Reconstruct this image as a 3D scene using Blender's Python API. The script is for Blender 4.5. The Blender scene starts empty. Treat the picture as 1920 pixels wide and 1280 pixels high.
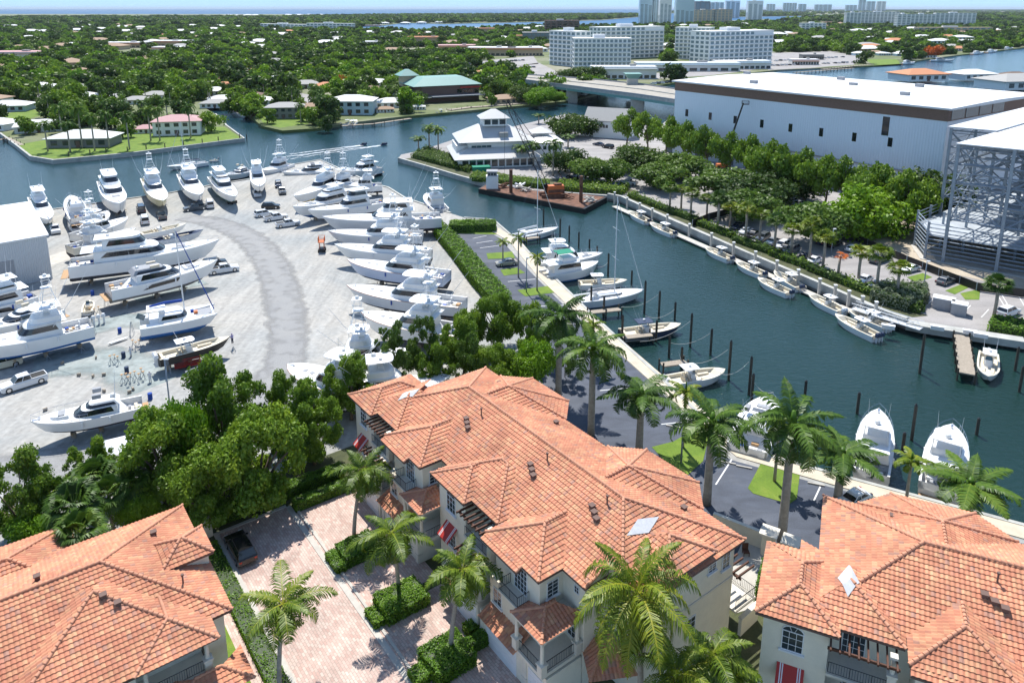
import bpy, bmesh, math, random
import numpy as np
from mathutils import Vector, Matrix
R = math.radians
random.seed(7); rng = np.random.default_rng(7)
scene = bpy.context.scene
col = scene.collection

# ------------------------------------------------------------ camera, sky, sun
F, CX, CY, H = 1391.0, 960.0, 346.0, 53.0
PITCH = math.atan(330/1391.0)
cam_d = bpy.data.cameras.new('camera'); cam = bpy.data.objects.new('camera', cam_d); col.objects.link(cam)
cam.location = (0, 0, H); cam.rotation_euler = (math.pi/2-PITCH, 0, 0)
cam_d.sensor_width = 36; cam_d.lens = 36*F/1920; cam_d.shift_y = -(640-CY)/1920
cam_d.clip_start = 1; cam_d.clip_end = 200000
scene.camera = cam
sdir = Vector((-0.26*math.cos(R(59)), 0.965*math.cos(R(59)), math.sin(R(59)))).normalized()
world = bpy.data.worlds.new('World'); scene.world = world; world.use_nodes = True
nt = world.node_tree; nt.nodes.clear()
sky = nt.nodes.new('ShaderNodeTexSky'); sky.sky_type = 'NISHITA'; sky.sun_disc = False
sky.sun_elevation = R(59); sky.sun_rotation = math.atan2(sdir.x, sdir.y); sky.air_density = 1.0; sky.dust_density = 0.0; sky.ozone_density = 1.0
bg = nt.nodes.new('ShaderNodeBackground'); bg.inputs['Strength'].default_value = 0.14
wo = nt.nodes.new('ShaderNodeOutputWorld'); 
tcw = nt.nodes.new('ShaderNodeTexCoord'); spw = nt.nodes.new('ShaderNodeSeparateXYZ'); mrw = nt.nodes.new('ShaderNodeMapRange'); mxw = nt.nodes.new('ShaderNodeMix'); mxw.data_type = 'RGBA'
mrw.inputs[1].default_value = .02; mrw.inputs[2].default_value = .30; nt.links.new(tcw.outputs['Generated'], spw.inputs[0]); nt.links.new(spw.outputs[2], mrw.inputs[0]); nt.links.new(mrw.outputs[0], mxw.inputs[0])
mxw.inputs[6].default_value = (3.0, 4.7, 6.4, 1); nt.links.new(sky.outputs[0], mxw.inputs[7])   # pale blue sea haze at the horizon
nt.links.new(mxw.outputs[2], bg.inputs[0]); nt.links.new(bg.outputs[0], wo.inputs[0])
sd = bpy.data.lights.new('sun', 'SUN'); sd.energy = 4.7; sd.angle = R(0.55); sd.color = (1, 0.965, 0.9)
sun = bpy.data.objects.new('sun', sd); col.objects.link(sun); sun.rotation_euler = sdir.to_track_quat('Z', 'Y').to_euler(); sun.location = (0, 0, 120)
scene.view_settings.view_transform = 'Standard'; scene.view_settings.look = 'None'
scene.view_settings.exposure = 0.46; scene.view_settings.gamma = 1
scene.cycles.max_bounces = 5; scene.cycles.diffuse_bounces = 2; scene.cycles.glossy_bounces = 2; scene.cycles.transmission_bounces = 2
scene.cycles.caustics_reflective = False; scene.cycles.caustics_refractive = False

# ------------------------------------------------------------ survey: photo measurement -> world point
def G(x, y, z=0.0):
    a = (x-CX)/F; b = (CY-y)/F
    r = (a, math.cos(PITCH)+b*math.sin(PITCH), -math.sin(PITCH)+b*math.cos(PITCH))
    t = (z-H)/r[2]
    return Vector((r[0]*t, r[1]*t, z))
AX = Vector((-.599, .8007, 0)); BX = Vector((.8007, .599, 0))
def AB(a, b, z=0.0):
    v = AX*a+BX*b; v.z = z; return v

# ------------------------------------------------------------ object helpers
def tag(o, label=None, cat=None, group=None, kind=None):
    if label: o['label'] = label
    if cat: o['category'] = cat
    if group: o['group'] = group
    if kind: o['kind'] = kind
    return o
def empty(name, loc=(0, 0, 0), rz=0, **k):
    o = bpy.data.objects.new(name, None); col.objects.link(o); o.location = loc; o.rotation_euler = (0, 0, rz)
    o.empty_display_size = 0.5
    return tag(o, **k)
KIDS = {}
def copy_tree(o, parent=None):
    c = o.copy(); col.objects.link(c)
    if parent: c.parent = parent
    KIDS[c.name] = []
    for ch in KIDS.get(o.name, []):
        cc = copy_tree(ch, c); KIDS[c.name].append(cc)
    return c
USED = set()
def place(proto, loc, rz=0, s=1.0, label=None, group=None, cat=None, rx=0, ry=0):
    if proto.name in USED: o = copy_tree(proto)
    else: USED.add(proto.name); o = proto
    o.location = loc; o.rotation_euler = (rx, ry, rz)
    o.scale = s if isinstance(s, (tuple, list)) else (s, s, s)
    return tag(o, label, cat, group)
class MB:
    def __init__(s): s.v = []; s.f = []; s.m = []; s.mi = 0; s.sm = False
    def add(s, vs, fs, mi=None):
        n = len(s.v); s.v.extend([tuple(p) for p in vs]); s.f.extend([tuple(i+n for i in f) for f in fs])
        s.m.extend([s.mi if mi is None else mi]*len(fs)); return s
    def box(s, c, d, rz=0, mi=None, ry=0, rx=0):
        M = Matrix.Translation(c) @ Matrix.Rotation(rz, 4, 'Z') @ Matrix.Rotation(ry, 4, 'Y') @ Matrix.Rotation(rx, 4, 'X')
        hx, hy, hz = d[0]/2, d[1]/2, d[2]/2
        vs = [M @ Vector((x, y, z)) for z in (-hz, hz) for y in (-hy, hy) for x in (-hx, hx)]
        return s.add(vs, [(0, 2, 3, 1), (4, 5, 7, 6), (0, 1, 5, 4), (2, 6, 7, 3), (0, 4, 6, 2), (1, 3, 7, 5)], mi)
    def bx(s, x0, x1, y0, y1, z0, z1, mi=None):
        return s.box(((x0+x1)/2, (y0+y1)/2, (z0+z1)/2), (abs(x1-x0), abs(y1-y0), abs(z1-z0)), mi=mi)
    def tube(s, pts, r, n=6, mi=None, r2=None, cap=True):
        pts = [Vector(p) for p in pts]; k = len(pts); rings = []
        for i, p in enumerate(pts):
            t = (pts[min(i+1, k-1)]-pts[max(i-1, 0)]).normalized()
            a = Vector((0, 0, 1)) if abs(t.z) < .9 else Vector((1, 0, 0))
            e1 = t.cross(a).normalized(); e2 = t.cross(e1)
            rr = r if r2 is None else r+(r2-r)*i/(k-1)
            rings.append([p+e1*rr*math.cos(2*math.pi*j/n)+e2*rr*math.sin(2*math.pi*j/n) for j in range(n)])
        return s.loft(rings, True, cap, mi)
    def loft(s, rings, closed=True, cap=True, mi=None):
        n = len(rings[0]); vs = [p for r in rings for p in r]; fs = []
        for i in range(len(rings)-1):
            for j in range(n if closed else n-1):
                a = i*n+j; b = i*n+(j+1) % n; fs.append((a, b, b+n, a+n))
        if cap and closed:
            fs.append(tuple(range(n-1, -1, -1))); fs.append(tuple((len(rings)-1)*n+j for j in range(n)))
        return s.add(vs, fs, mi)
    def cyl(s, c, r, h, n=12, mi=None, r2=None):
        r2 = r if r2 is None else r2
        ring = lambda z, q: [(c[0]+q*math.cos(2*math.pi*j/n), c[1]+q*math.sin(2*math.pi*j/n), z) for j in range(n)]
        return s.loft([ring(c[2], r), ring(c[2]+h, r2)], True, True, mi)
    def dome(s, c, r, h, n=12, mi=None, m=4, full=False):
        rings = []
        for i in range(m+1):
            t = (i/m*math.pi/2) if not full else (-math.pi/2+i/m*math.pi)
            q = max(r*math.cos(t), .001); rings.append([(c[0]+q*math.cos(2*math.pi*j/n), c[1]+q*math.sin(2*math.pi*j/n), c[2]+h*math.sin(t)) for j in range(n)])
        return s.loft(rings, True, True, mi)
    def prism(s, poly, z0, z1, mi=None):
        n = len(poly); vs = [(p[0], p[1], z0) for p in poly]+[(p[0], p[1], z1) for p in poly]
        fs = [(i, (i+1) % n, (i+1) % n+n, i+n) for i in range(n)]+[tuple(range(n-1, -1, -1)), tuple(range(n, 2*n))]
        return s.add(vs, fs, mi)
    def poly(s, pts, mi=None): return s.add(pts, [tuple(range(len(pts)))], mi)
    def build(s, name, mats, parent=None, smooth=False, fix=True):
        me = bpy.data.meshes.new(name); me.from_pydata(s.v, [], s.f)
        if not isinstance(mats, (list, tuple)): mats = [mats]
        for m in mats: me.materials.append(m)
        if len(mats) > 1: me.polygons.foreach_set('material_index', s.m)
        if fix:
            bm = bmesh.new(); bm.from_mesh(me); bmesh.ops.recalc_face_normals(bm, faces=bm.faces); bm.to_mesh(me); bm.free()
        if smooth: me.polygons.foreach_set('use_smooth', [True]*len(me.polygons))
        me.update()
        return link(name, me, parent)
def link(name, me, parent=None):
    o = bpy.data.objects.new(name, me); col.objects.link(o)
    if parent: o.parent = parent; KIDS.setdefault(parent.name, []).append(o)
    return o
def sub(root, name, loc=(0, 0, 0)):
    o = bpy.data.objects.new(name, None); col.objects.link(o); o.parent = root; KIDS.setdefault(root.name, []).append(o); o.location = loc; return o

# ------------------------------------------------------------ materials
def lin(c): return tuple(((x/255)/12.92 if x/255 <= .04045 else ((x/255+.055)/1.055)**2.4) for x in c)
def mat(name, c, rough=.6, metal=0, var=0, scale=3, c2=None, bump=0, bscale=20, spec=None, coord='Object', detail=4, bdist=.02, rough2=None):
    m = bpy.data.materials.new(name); m.use_nodes = True; t = m.node_tree; p = t.nodes['Principled BSDF']
    p.inputs['Base Color'].default_value = (*c, 1); p.inputs['Roughness'].default_value = rough; p.inputs['Metallic'].default_value = metal
    if spec is not None: p.inputs['Specular IOR Level'].default_value = spec
    if var or c2 or bump:
        tc = t.nodes.new('ShaderNodeTexCoord')
        src = tc.outputs['Object'] if coord == 'Object' else None
        if coord == 'World':
            g = t.nodes.new('ShaderNodeNewGeometry'); src = g.outputs['Position']
    if var or c2:
        n = t.nodes.new('ShaderNodeTexNoise'); n.inputs['Scale'].default_value = scale; n.inputs['Detail'].default_value = detail; n.inputs['Roughness'].default_value = .6
        t.links.new(src, n.inputs['Vector'])
        r = t.nodes.new('ShaderNodeValToRGB'); r.color_ramp.elements[0].position = .3; r.color_ramp.elements[1].position = .7
        ca = c; cb = c2 if c2 else tuple(min(1, x*(1+var)) for x in c)
        if not c2: ca = tuple(x*(1-var) for x in c)
        r.color_ramp.elements[0].color = (*ca, 1); r.color_ramp.elements[1].color = (*cb, 1)
        t.links.new(n.outputs['Fac'], r.inputs[0]); t.links.new(r.outputs[0], p.inputs['Base Color'])
    if bump:
        b = t.nodes.new('ShaderNodeTexNoise'); b.inputs['Scale'].default_value = bscale; b.inputs['Detail'].default_value = 5; t.links.new(src, b.inputs['Vector'])
        bn = t.nodes.new('ShaderNodeBump'); bn.inputs['Strength'].default_value = bump; bn.inputs['Distance'].default_value = bdist
        t.links.new(b.outputs['Fac'], bn.inputs['Height']); t.links.new(bn.outputs[0], p.inputs['Normal'])
    return m
M = {}
M['stucco'] = mat('stucco', (.80, .74, .61), .85, var=.05, scale=1.2, bump=.3, bscale=30)
M['trim'] = mat('cream_trim', (.72, .67, .57), .8, var=.05)
M['white'] = mat('white_paint', (.78, .79, .80), .45, var=.04, scale=.6)
M['gel'] = mat('gelcoat', (.80, .80, .79), .22, var=.03, scale=.5)
M['geldim'] = mat('gelcoat_nonskid', (.74, .74, .73), .6, var=.05, scale=2)
M['cream'] = mat('cream_gelcoat', (.72, .66, .53), .35, var=.04)
M['ivory'] = mat('ivory_hull', (.70, .62, .36), .3, var=.04)
M['glass'] = mat('dark_glass', (.012, .016, .022), .06, spec=.8)
M['pane'] = mat('window_pane', (.03, .045, .055), .08, spec=.8)
M['blueglass'] = mat('blue_green_glass', (.06, .12, .15), .08, spec=.8)
M['black'] = mat('black_metal', (.012, .012, .013), .45)
M['rubber'] = mat('rubber', (.02, .02, .02), .8)
M['steel'] = mat('stainless', (.62, .63, .65), .25, metal=.9)
M['alu'] = mat('pale_aluminium', (.72, .74, .76), .35, metal=.3)
M['galv'] = mat('galvanised_steel', (.27, .32, .38), .5, metal=.35, var=.15, scale=.8)
M['bluebottom'] = mat('blue_bottom_paint', (.02, .12, .35), .7, var=.15)
M['tealbottom'] = mat('teal_bottom_paint', (.02, .28, .25), .7, var=.1)
M['blackbottom'] = mat('dark_bottom_paint', (.035, .035, .045), .8, var=.3)
M['greybottom'] = mat('grey_bottom_paint', (.20, .19, .18), .85, var=.2)
M['greyhull'] = mat('pale_grey_hull', (.55, .58, .62), .25, var=.04)
M['bluehull'] = mat('pale_blue_hull', (.50, .56, .70), .22, var=.03)
M['bluecanvas'] = mat('blue_canvas', (.01, .06, .32), .8, var=.2)
M['greencanvas'] = mat('green_canvas', (.005, .22, .13), .8, var=.1)
M['greycanvas'] = mat('grey_canvas', (.33, .34, .36), .85, var=.1)
M['navycanvas'] = mat('navy_canvas', (.03, .05, .10), .8, var=.1)
M['beige'] = mat('beige_cushion', (.62, .55, .43), .8, var=.08)
M['teak'] = mat('teak', (.45, .27, .13), .7, var=.2, scale=6)
M['varnish'] = mat('varnished_wood', (.35, .12, .04), .3, var=.2)
M['wood'] = mat('weathered_wood', (.33, .28, .22), .9, var=.2, scale=4)
M['darkwood'] = mat('dark_stained_wood', (.10, .04, .022), .75, var=.25)
M['pile'] = mat('creosote_pile', (.07, .06, .045), .9, var=.35, scale=2)
M['concrete'] = mat('pale_concrete', (.50, .47, .42), .9, var=.12, scale=.8, bump=.2)
M['seawall'] = mat('seawall_concrete', (.42, .42, .39), .9, var=.2, scale=.5)
M['walk'] = mat('marina_walk_concrete', (.56, .49, .38), .9, var=.12, scale=.6)
M['bark'] = mat('tree_bark', (.16, .12, .085), .95, var=.3, scale=5, bump=.6, bscale=15)
M['palmbark'] = mat('palm_trunk_bark', (.34, .30, .25), .9, var=.2, scale=3, bump=.4, bscale=10)
M['orange'] = mat('orange_paint', (.62, .16, .04), .5, var=.1)
M['rust'] = mat('rusty_steel', (.16, .075, .045), .9, var=.5, scale=.7)
M['redpaint'] = mat('red_paint', (.45, .03, .02), .5)
M['yellow'] = mat('yellow_paint', (.75, .5, .03), .5)
M['rope'] = mat('pale_rope', (.60, .58, .52), .9)
M['skin'] = mat('skin', (.45, .26, .17), .6)
M['cloth_white'] = mat('white_cloth', (.68, .68, .70), .9); M['cloth_lilac'] = mat('lilac_cloth', (.42, .38, .62), .9)
M['cloth_red'] = mat('red_cloth', (.55, .02, .03), .9); M['cloth_dark'] = mat('dark_cloth', (.05, .06, .09), .9)
M['whiteroof'] = mat('white_membrane_roof', (.72, .73, .74), .7, var=.04, scale=.15, coord='World')
M['shingle_grey'] = mat('grey_shingle', (.38, .37, .35), .9, var=.1); M['roof_white'] = mat('white_tile_roof', (.68, .68, .66), .8, var=.06)
M['roof_pink'] = mat('pink_roof', (.50, .29, .29), .8, var=.1); M['roof_tan'] = mat('tan_shingle', (.36, .25, .17), .9, var=.12)
M['roof_orange'] = mat('orange_clay_roof', (.55, .24, .12), .85, var=.12); M['roof_teal'] = mat('teal_metal_roof', (.16, .32, .29), .6, var=.08)
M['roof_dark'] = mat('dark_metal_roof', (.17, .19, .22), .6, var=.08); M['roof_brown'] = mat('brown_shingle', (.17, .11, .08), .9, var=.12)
M['wall_blue'] = mat('pale_blue_wall', (.50, .64, .70), .85); M['wall_tan'] = mat('tan_wall', (.55, .43, .30), .85); M['wall_white'] = mat('white_wall', (.82, .82, .80), .85, var=.04)
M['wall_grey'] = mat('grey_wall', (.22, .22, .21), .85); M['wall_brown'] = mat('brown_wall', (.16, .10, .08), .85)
M['brick'] = mat('brown_metal_band', (.20, .125, .095), .8, var=.08, scale=2)

def rooftile():
    m = bpy.data.materials.new('clay_s_tiles'); m.use_nodes = True; t = m.node_tree; p = t.nodes['Principled BSDF']
    a = t.nodes.new('ShaderNodeAttribute'); a.attribute_name = 'tint'
    r = t.nodes.new('ShaderNodeValToRGB'); e = r.color_ramp.elements
    e[0].position = 0; e[0].color = (.44, .22, .15, 1); e[1].position = 1; e[1].color = (.68, .36, .20, 1)
    for pos, c in ((.04, (.46, .25, .18)), (.12, (.55, .22, .13)), (.5, (.58, .25, .145)), (.78, (.60, .275, .155)), (.92, (.62, .32, .18))):
        q = e.new(pos); q.color = (*c, 1)
    t.links.new(a.outputs['Fac'], r.inputs[0])
    g = t.nodes.new('ShaderNodeNewGeometry'); n = t.nodes.new('ShaderNodeTexNoise'); n.inputs['Scale'].default_value = .35; n.inputs['Detail'].default_value = 5; t.links.new(g.outputs['Position'], n.inputs['Vector'])
    mr = t.nodes.new('ShaderNodeMapRange'); mr.inputs[1].default_value = .3; mr.inputs[2].default_value = .7; mr.inputs[3].default_value = .86; mr.inputs[4].default_value = 1.12; t.links.new(n.outputs['Fac'], mr.inputs[0])
    mx = t.nodes.new('ShaderNodeVectorMath'); mx.operation = 'SCALE'; t.links.new(r.outputs[0], mx.inputs[0]); t.links.new(mr.outputs[0], mx.inputs['Scale'])
    t.links.new(mx.outputs[0], p.inputs['Base Color']); p.inputs['Roughness'].default_value = .75; p.inputs['Specular IOR Level'].default_value = .3
    return m
M['tile'] = rooftile()
M['ridgecap'] = mat('clay_ridge_cap', (.56, .265, .16), .8, var=.15, scale=2)

def paver():
    m = mat('brick_pavers', (.5, .36, .30), .85); t = m.node_tree; p = t.nodes['Principled BSDF']
    g = t.nodes.new('ShaderNodeNewGeometry'); mp = t.nodes.new('ShaderNodeMapping'); mp.inputs['Rotation'].default_value = (0, 0, R(53.2))
    t.links.new(g.outputs['Position'], mp.inputs[0])
    b = t.nodes.new('ShaderNodeTexBrick'); b.inputs['Scale'].default_value = 1; b.inputs['Brick Width'].default_value = .46; b.inputs['Row Height'].default_value = .24; b.inputs['Mortar Size'].default_value = .018
    b.inputs['Color1'].default_value = (.60, .47, .40, 1); b.inputs['Color2'].default_value = (.47, .31, .26, 1); b.inputs['Mortar'].default_value = (.33, .27, .23, 1)
    t.links.new(mp.outputs[0], b.inputs[0])
    n = t.nodes.new('ShaderNodeTexNoise'); n.inputs['Scale'].default_value = .5; t.links.new(g.outputs['Position'], n.inputs['Vector'])
    mr = t.nodes.new('ShaderNodeMapRange'); mr.inputs[1].default_value = .3; mr.inputs[2].default_value = .7; mr.inputs[3].default_value = .9; mr.inputs[4].default_value = 1.15; t.links.new(n.outputs['Fac'], mr.inputs[0])
    mx = t.nodes.new('ShaderNodeVectorMath'); mx.operation = 'SCALE'; t.links.new(b.outputs[0], mx.inputs[0]); t.links.new(mr.outputs[0], mx.inputs['Scale']); t.links.new(mx.outputs[0], p.inputs['Base Color'])
    return m
M['paver'] = paver()
def multinoise(name, cols, s1, s2, rough=.9, bump=.3, bs=6):
    m = mat(name, cols[0], rough); t = m.node_tree; p = t.nodes['Principled BSDF']; g = t.nodes.new('ShaderNodeNewGeometry')
    n = t.nodes.new('ShaderNodeTexNoise'); n.inputs['Scale'].default_value = s1; n.inputs['Detail'].default_value = 8; n.inputs['Roughness'].default_value = .65; n.inputs['Distortion'].default_value = .6
    n2 = t.nodes.new('ShaderNodeTexNoise'); n2.inputs['Scale'].default_value = s2; n2.inputs['Detail'].default_value = 4
    t.links.new(g.outputs['Position'], n.inputs['Vector']); t.links.new(g.outputs['Position'], n2.inputs['Vector'])
    r = t.nodes.new('ShaderNodeValToRGB'); e = r.color_ramp.elements; k = len(cols)
    e[0].position = .3; e[0].color = (*cols[0], 1); e[1].position = .72; e[1].color = (*cols[-1], 1)
    for i in range(1, k-1): q = e.new(.3+.42*i/(k-1)); q.color = (*cols[i], 1)
    t.links.new(n.outputs['Fac'], r.inputs[0])
    mr = t.nodes.new('ShaderNodeMapRange'); mr.inputs[1].default_value = .3; mr.inputs[2].default_value = .7; mr.inputs[3].default_value = .85; mr.inputs[4].default_value = 1.15; t.links.new(n2.outputs['Fac'], mr.inputs[0])
    mx = t.nodes.new('ShaderNodeVectorMath'); mx.operation = 'SCALE'; t.links.new(r.outputs[0], mx.inputs[0]); t.links.new(mr.outputs[0], mx.inputs['Scale']); t.links.new(mx.outputs[0], p.inputs['Base Color'])
    bn = t.nodes.new('ShaderNodeBump'); bn.inputs['Strength'].default_value = bump; bn.inputs['Distance'].default_value = .05; t.links.new(n2.outputs['Fac'], bn.inputs['Height']); t.links.new(bn.outputs[0], p.inputs['Normal'])
    return m
M['gravel'] = multinoise('crushed_shell_gravel', [(.27, .285, .285), (.335, .335, .32), (.38, .365, .335), (.41, .39, .35)], .05, 1.3, bump=.4)
M['yardroad'] = multinoise('packed_yard_road', [(.265, .265, .265), (.285, .283, .278), (.31, .303, .29)], .15, 5)
M['asphalt'] = multinoise('marina_asphalt', [(.055, .065, .09), (.07, .082, .11), (.095, .105, .13)], .12, 8, .8)
M['asphalt2'] = multinoise('pale_asphalt', [(.26, .25, .24), (.32, .30, .29), (.36, .345, .33)], .1, 5, .85)
M['lawn'] = multinoise('lawn_grass', [(.09, .155, .015), (.13, .21, .02), (.20, .25, .035)], .35, 8, .95, .5)
M['soil'] = multinoise('dark_soil_ground_cover', [(.035, .045, .02), (.07, .08, .03), (.13, .12, .07)], .3, 4)
M['mulch'] = mat('red_mulch', (.20, .075, .045), .95, var=.3)
M['sand'] = multinoise('sandy_ground', [(.38, .31, .23), (.46, .39, .30), (.52, .46, .37)], .2, 3)
M['land'] = multinoise('wooded_ground', [(.06, .085, .025), (.11, .14, .04), (.22, .22, .14), (.36, .34, .29)], .012, .3)
M['mark'] = mat('white_marking', (.72, .72, .70), .8)
def leafmat(name, cols, trans=.35):
    m = bpy.data.materials.new(name); m.use_nodes = True; t = m.node_tree; t.nodes.clear()
    o = t.nodes.new('ShaderNodeOutputMaterial'); d = t.nodes.new('ShaderNodeBsdfDiffuse'); tr = t.nodes.new('ShaderNodeBsdfTranslucent'); mx = t.nodes.new('ShaderNodeMixShader'); mx.inputs[0].default_value = trans
    gl = t.nodes.new('ShaderNodeBsdfGlossy'); gl.inputs['Roughness'].default_value = .45; m2 = t.nodes.new('ShaderNodeMixShader'); m2.inputs[0].default_value = .025
    a = t.nodes.new('ShaderNodeAttribute'); a.attribute_name = 'tint'; oi = t.nodes.new('ShaderNodeObjectInfo')
    ad = t.nodes.new('ShaderNodeMath'); ad.operation = 'MULTIPLY_ADD'; ad.inputs[1].default_value = .35; t.links.new(oi.outputs['Random'], ad.inputs[0])
    ml = t.nodes.new('ShaderNodeMath'); ml.operation = 'MULTIPLY'; ml.inputs[1].default_value = .65; t.links.new(a.outputs['Fac'], ml.inputs[0]); t.links.new(ml.outputs[0], ad.inputs[2])
    r = t.nodes.new('ShaderNodeValToRGB'); e = r.color_ramp.elements; k = len(cols); e[0].color = (*cols[0], 1); e[1].color = (*cols[-1], 1)
    for i in range(1, k-1): q = e.new(i/(k-1)); q.color = (*cols[i], 1)
    t.links.new(ad.outputs[0], r.inputs[0]); t.links.new(r.outputs[0], d.inputs[0]); t.links.new(r.outputs[0], tr.inputs[0])
    t.links.new(d.outputs[0], mx.inputs[1]); t.links.new(tr.outputs[0], mx.inputs[2]); t.links.new(mx.outputs[0], m2.inputs[1]); t.links.new(gl.outputs[0], m2.inputs[2]); t.links.new(m2.outputs[0], o.inputs[0])
    return m
M['leaf'] = leafmat('broad_leaves', [(0.066, 0.126, 0.011), (0.123, 0.22, 0.019), (0.191, 0.305, 0.025), (0.305, 0.405, 0.028)])
M['leafbright'] = leafmat('bright_leaves', [(0.073, 0.168, 0.008), (0.125, 0.269, 0.012), (0.197, 0.336, 0.016), (0.27, 0.402, 0.024)])
M['leafdark'] = leafmat('dark_leaves', [(0.026, 0.055, 0.01), (0.046, 0.093, 0.014), (0.078, 0.137, 0.019), (0.117, 0.162, 0.024)])
M['leafolive'] = leafmat('olive_leaves', [(0.048, 0.104, 0.013), (0.081, 0.151, 0.02), (0.124, 0.207, 0.029), (0.162, 0.234, 0.032)])
M['hedge'] = leafmat('hedge_leaves', [(0.051, 0.122, 0.011), (0.103, 0.216, 0.017), (0.155, 0.298, 0.022), (0.241, 0.367, 0.033)])
M['frond'] = leafmat('palm_fronds', [(0.018, 0.04, 0.008), (0.044, 0.098, 0.012), (0.088, 0.167, 0.018), (0.188, 0.253, 0.03)], .25)
M['frondyel'] = leafmat('yellow_green_fronds', [(0.037, 0.069, 0.006), (0.089, 0.151, 0.01), (0.178, 0.239, 0.016), (0.402, 0.353, 0.032)], .25)
M['flame'] = leafmat('orange_blossom', [(.10, .09, .02), (.38, .10, .02), (.60, .14, .02), (.70, .22, .03)])
M['greyleaf'] = leafmat('silvery_leaves', [(.10, .14, .08), (.17, .21, .13), (.24, .28, .17)])
def watermat():
    m = mat('canal_water', (.022, .055, .062), .15, spec=.32); t = m.node_tree; p = t.nodes['Principled BSDF']; g = t.nodes.new('ShaderNodeNewGeometry')
    n = t.nodes.new('ShaderNodeTexNoise'); n.inputs['Scale'].default_value = .9; n.inputs['Detail'].default_value = 6; n.inputs['Roughness'].default_value = .6; n.inputs['Distortion'].default_value = .4
    mp = t.nodes.new('ShaderNodeMapping'); mp.inputs['Scale'].default_value = (1, 1.6, 1); mp.inputs['Rotation'].default_value = (0, 0, .5); t.links.new(g.outputs['Position'], mp.inputs[0]); t.links.new(mp.outputs[0], n.inputs['Vector'])
    bn = t.nodes.new('ShaderNodeBump'); bn.inputs['Strength'].default_value = .55; bn.inputs['Distance'].default_value = .25; t.links.new(n.outputs['Fac'], bn.inputs['Height']); t.links.new(bn.outputs[0], p.inputs['Normal'])
    n2 = t.nodes.new('ShaderNodeTexNoise'); n2.inputs['Scale'].default_value = .018; n2.inputs['Detail'].default_value = 4; t.links.new(g.outputs['Position'], n2.inputs['Vector'])
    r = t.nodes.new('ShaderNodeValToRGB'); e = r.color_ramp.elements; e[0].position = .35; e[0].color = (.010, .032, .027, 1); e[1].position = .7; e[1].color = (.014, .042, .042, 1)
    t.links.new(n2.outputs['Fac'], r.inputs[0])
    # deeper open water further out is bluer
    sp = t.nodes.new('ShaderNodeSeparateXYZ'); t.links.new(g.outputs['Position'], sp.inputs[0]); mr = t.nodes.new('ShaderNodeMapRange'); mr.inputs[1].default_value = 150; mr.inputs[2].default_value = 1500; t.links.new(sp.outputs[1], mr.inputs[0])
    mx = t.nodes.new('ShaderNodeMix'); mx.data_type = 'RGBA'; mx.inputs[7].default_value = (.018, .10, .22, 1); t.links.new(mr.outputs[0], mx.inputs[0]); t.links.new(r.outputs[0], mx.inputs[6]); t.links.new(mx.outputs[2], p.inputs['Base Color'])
    m2 = t.nodes.new('ShaderNodeMapRange'); m2.inputs[1].default_value = 300; m2.inputs[2].default_value = 4000; m2.inputs[3].default_value = .09; m2.inputs[4].default_value = .5; t.links.new(sp.outputs[1], m2.inputs[0]); t.links.new(m2.outputs[0], p.inputs['Roughness'])
    m3 = t.nodes.new('ShaderNodeMapRange'); m3.inputs[1].default_value = 200; m3.inputs[2].default_value = 3000; m3.inputs[3].default_value = .32; m3.inputs[4].default_value = .12; t.links.new(sp.outputs[1], m3.inputs[0]); t.links.new(m3.outputs[0], p.inputs['Specular IOR Level'])
    return m
M['water'] = watermat()

def edgefade(m):
    t = m.node_tree; p = t.nodes['Principled BSDF']; a = t.nodes.new('ShaderNodeAttribute'); a.attribute_name = 'edge'; g = t.nodes.new('ShaderNodeNewGeometry')
    n = t.nodes.new('ShaderNodeTexNoise'); n.inputs['Scale'].default_value = .45; n.inputs['Detail'].default_value = 7; t.links.new(g.outputs['Position'], n.inputs['Vector'])
    ad = t.nodes.new('ShaderNodeMath'); ad.operation = 'ADD'; t.links.new(a.outputs['Fac'], ad.inputs[0]); t.links.new(n.outputs['Fac'], ad.inputs[1])
    r = t.nodes.new('ShaderNodeMapRange'); r.inputs[1].default_value = .55; r.inputs[2].default_value = 1.15; t.links.new(ad.outputs[0], r.inputs[0]); t.links.new(r.outputs[0], p.inputs['Alpha'])
edgefade(M['yardroad'])
M['verge'] = multinoise('pale_shell_verge', [(.40, .39, .36), (.44, .43, .39), (.47, .455, .41)], .12, 1.5); edgefade(M['verge'])
M['dust'] = multinoise('grey_green_sanding_dust', [(.22, .27, .27), (.28, .32, .31), (.34, .36, .34)], .15, 1.2); edgefade(M['dust'])

def streaks(m, lo, hi, scale, rot, amt=(.9, 1.08)):
    t = m.node_tree; p = t.nodes['Principled BSDF']; l = p.inputs['Base Color'].links[0]; src = l.from_socket; g = t.nodes.new('ShaderNodeNewGeometry'); mp = t.nodes.new('ShaderNodeMapping'); mp.inputs['Rotation'].default_value = (0, 0, rot); mp.inputs['Scale'].default_value = scale
    n = t.nodes.new('ShaderNodeTexNoise'); n.inputs['Scale'].default_value = 1; n.inputs['Detail'].default_value = 6; n.inputs['Distortion'].default_value = .8; t.links.new(g.outputs['Position'], mp.inputs[0]); t.links.new(mp.outputs[0], n.inputs['Vector'])
    r = t.nodes.new('ShaderNodeMapRange'); r.inputs[1].default_value = lo; r.inputs[2].default_value = hi; r.inputs[3].default_value = amt[0]; r.inputs[4].default_value = amt[1]; t.links.new(n.outputs['Fac'], r.inputs[0])
    v = t.nodes.new('ShaderNodeVectorMath'); v.operation = 'SCALE'; t.links.new(src, v.inputs[0]); t.links.new(r.outputs[0], v.inputs['Scale']); t.links.new(v.outputs[0], p.inputs['Base Color'])
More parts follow.
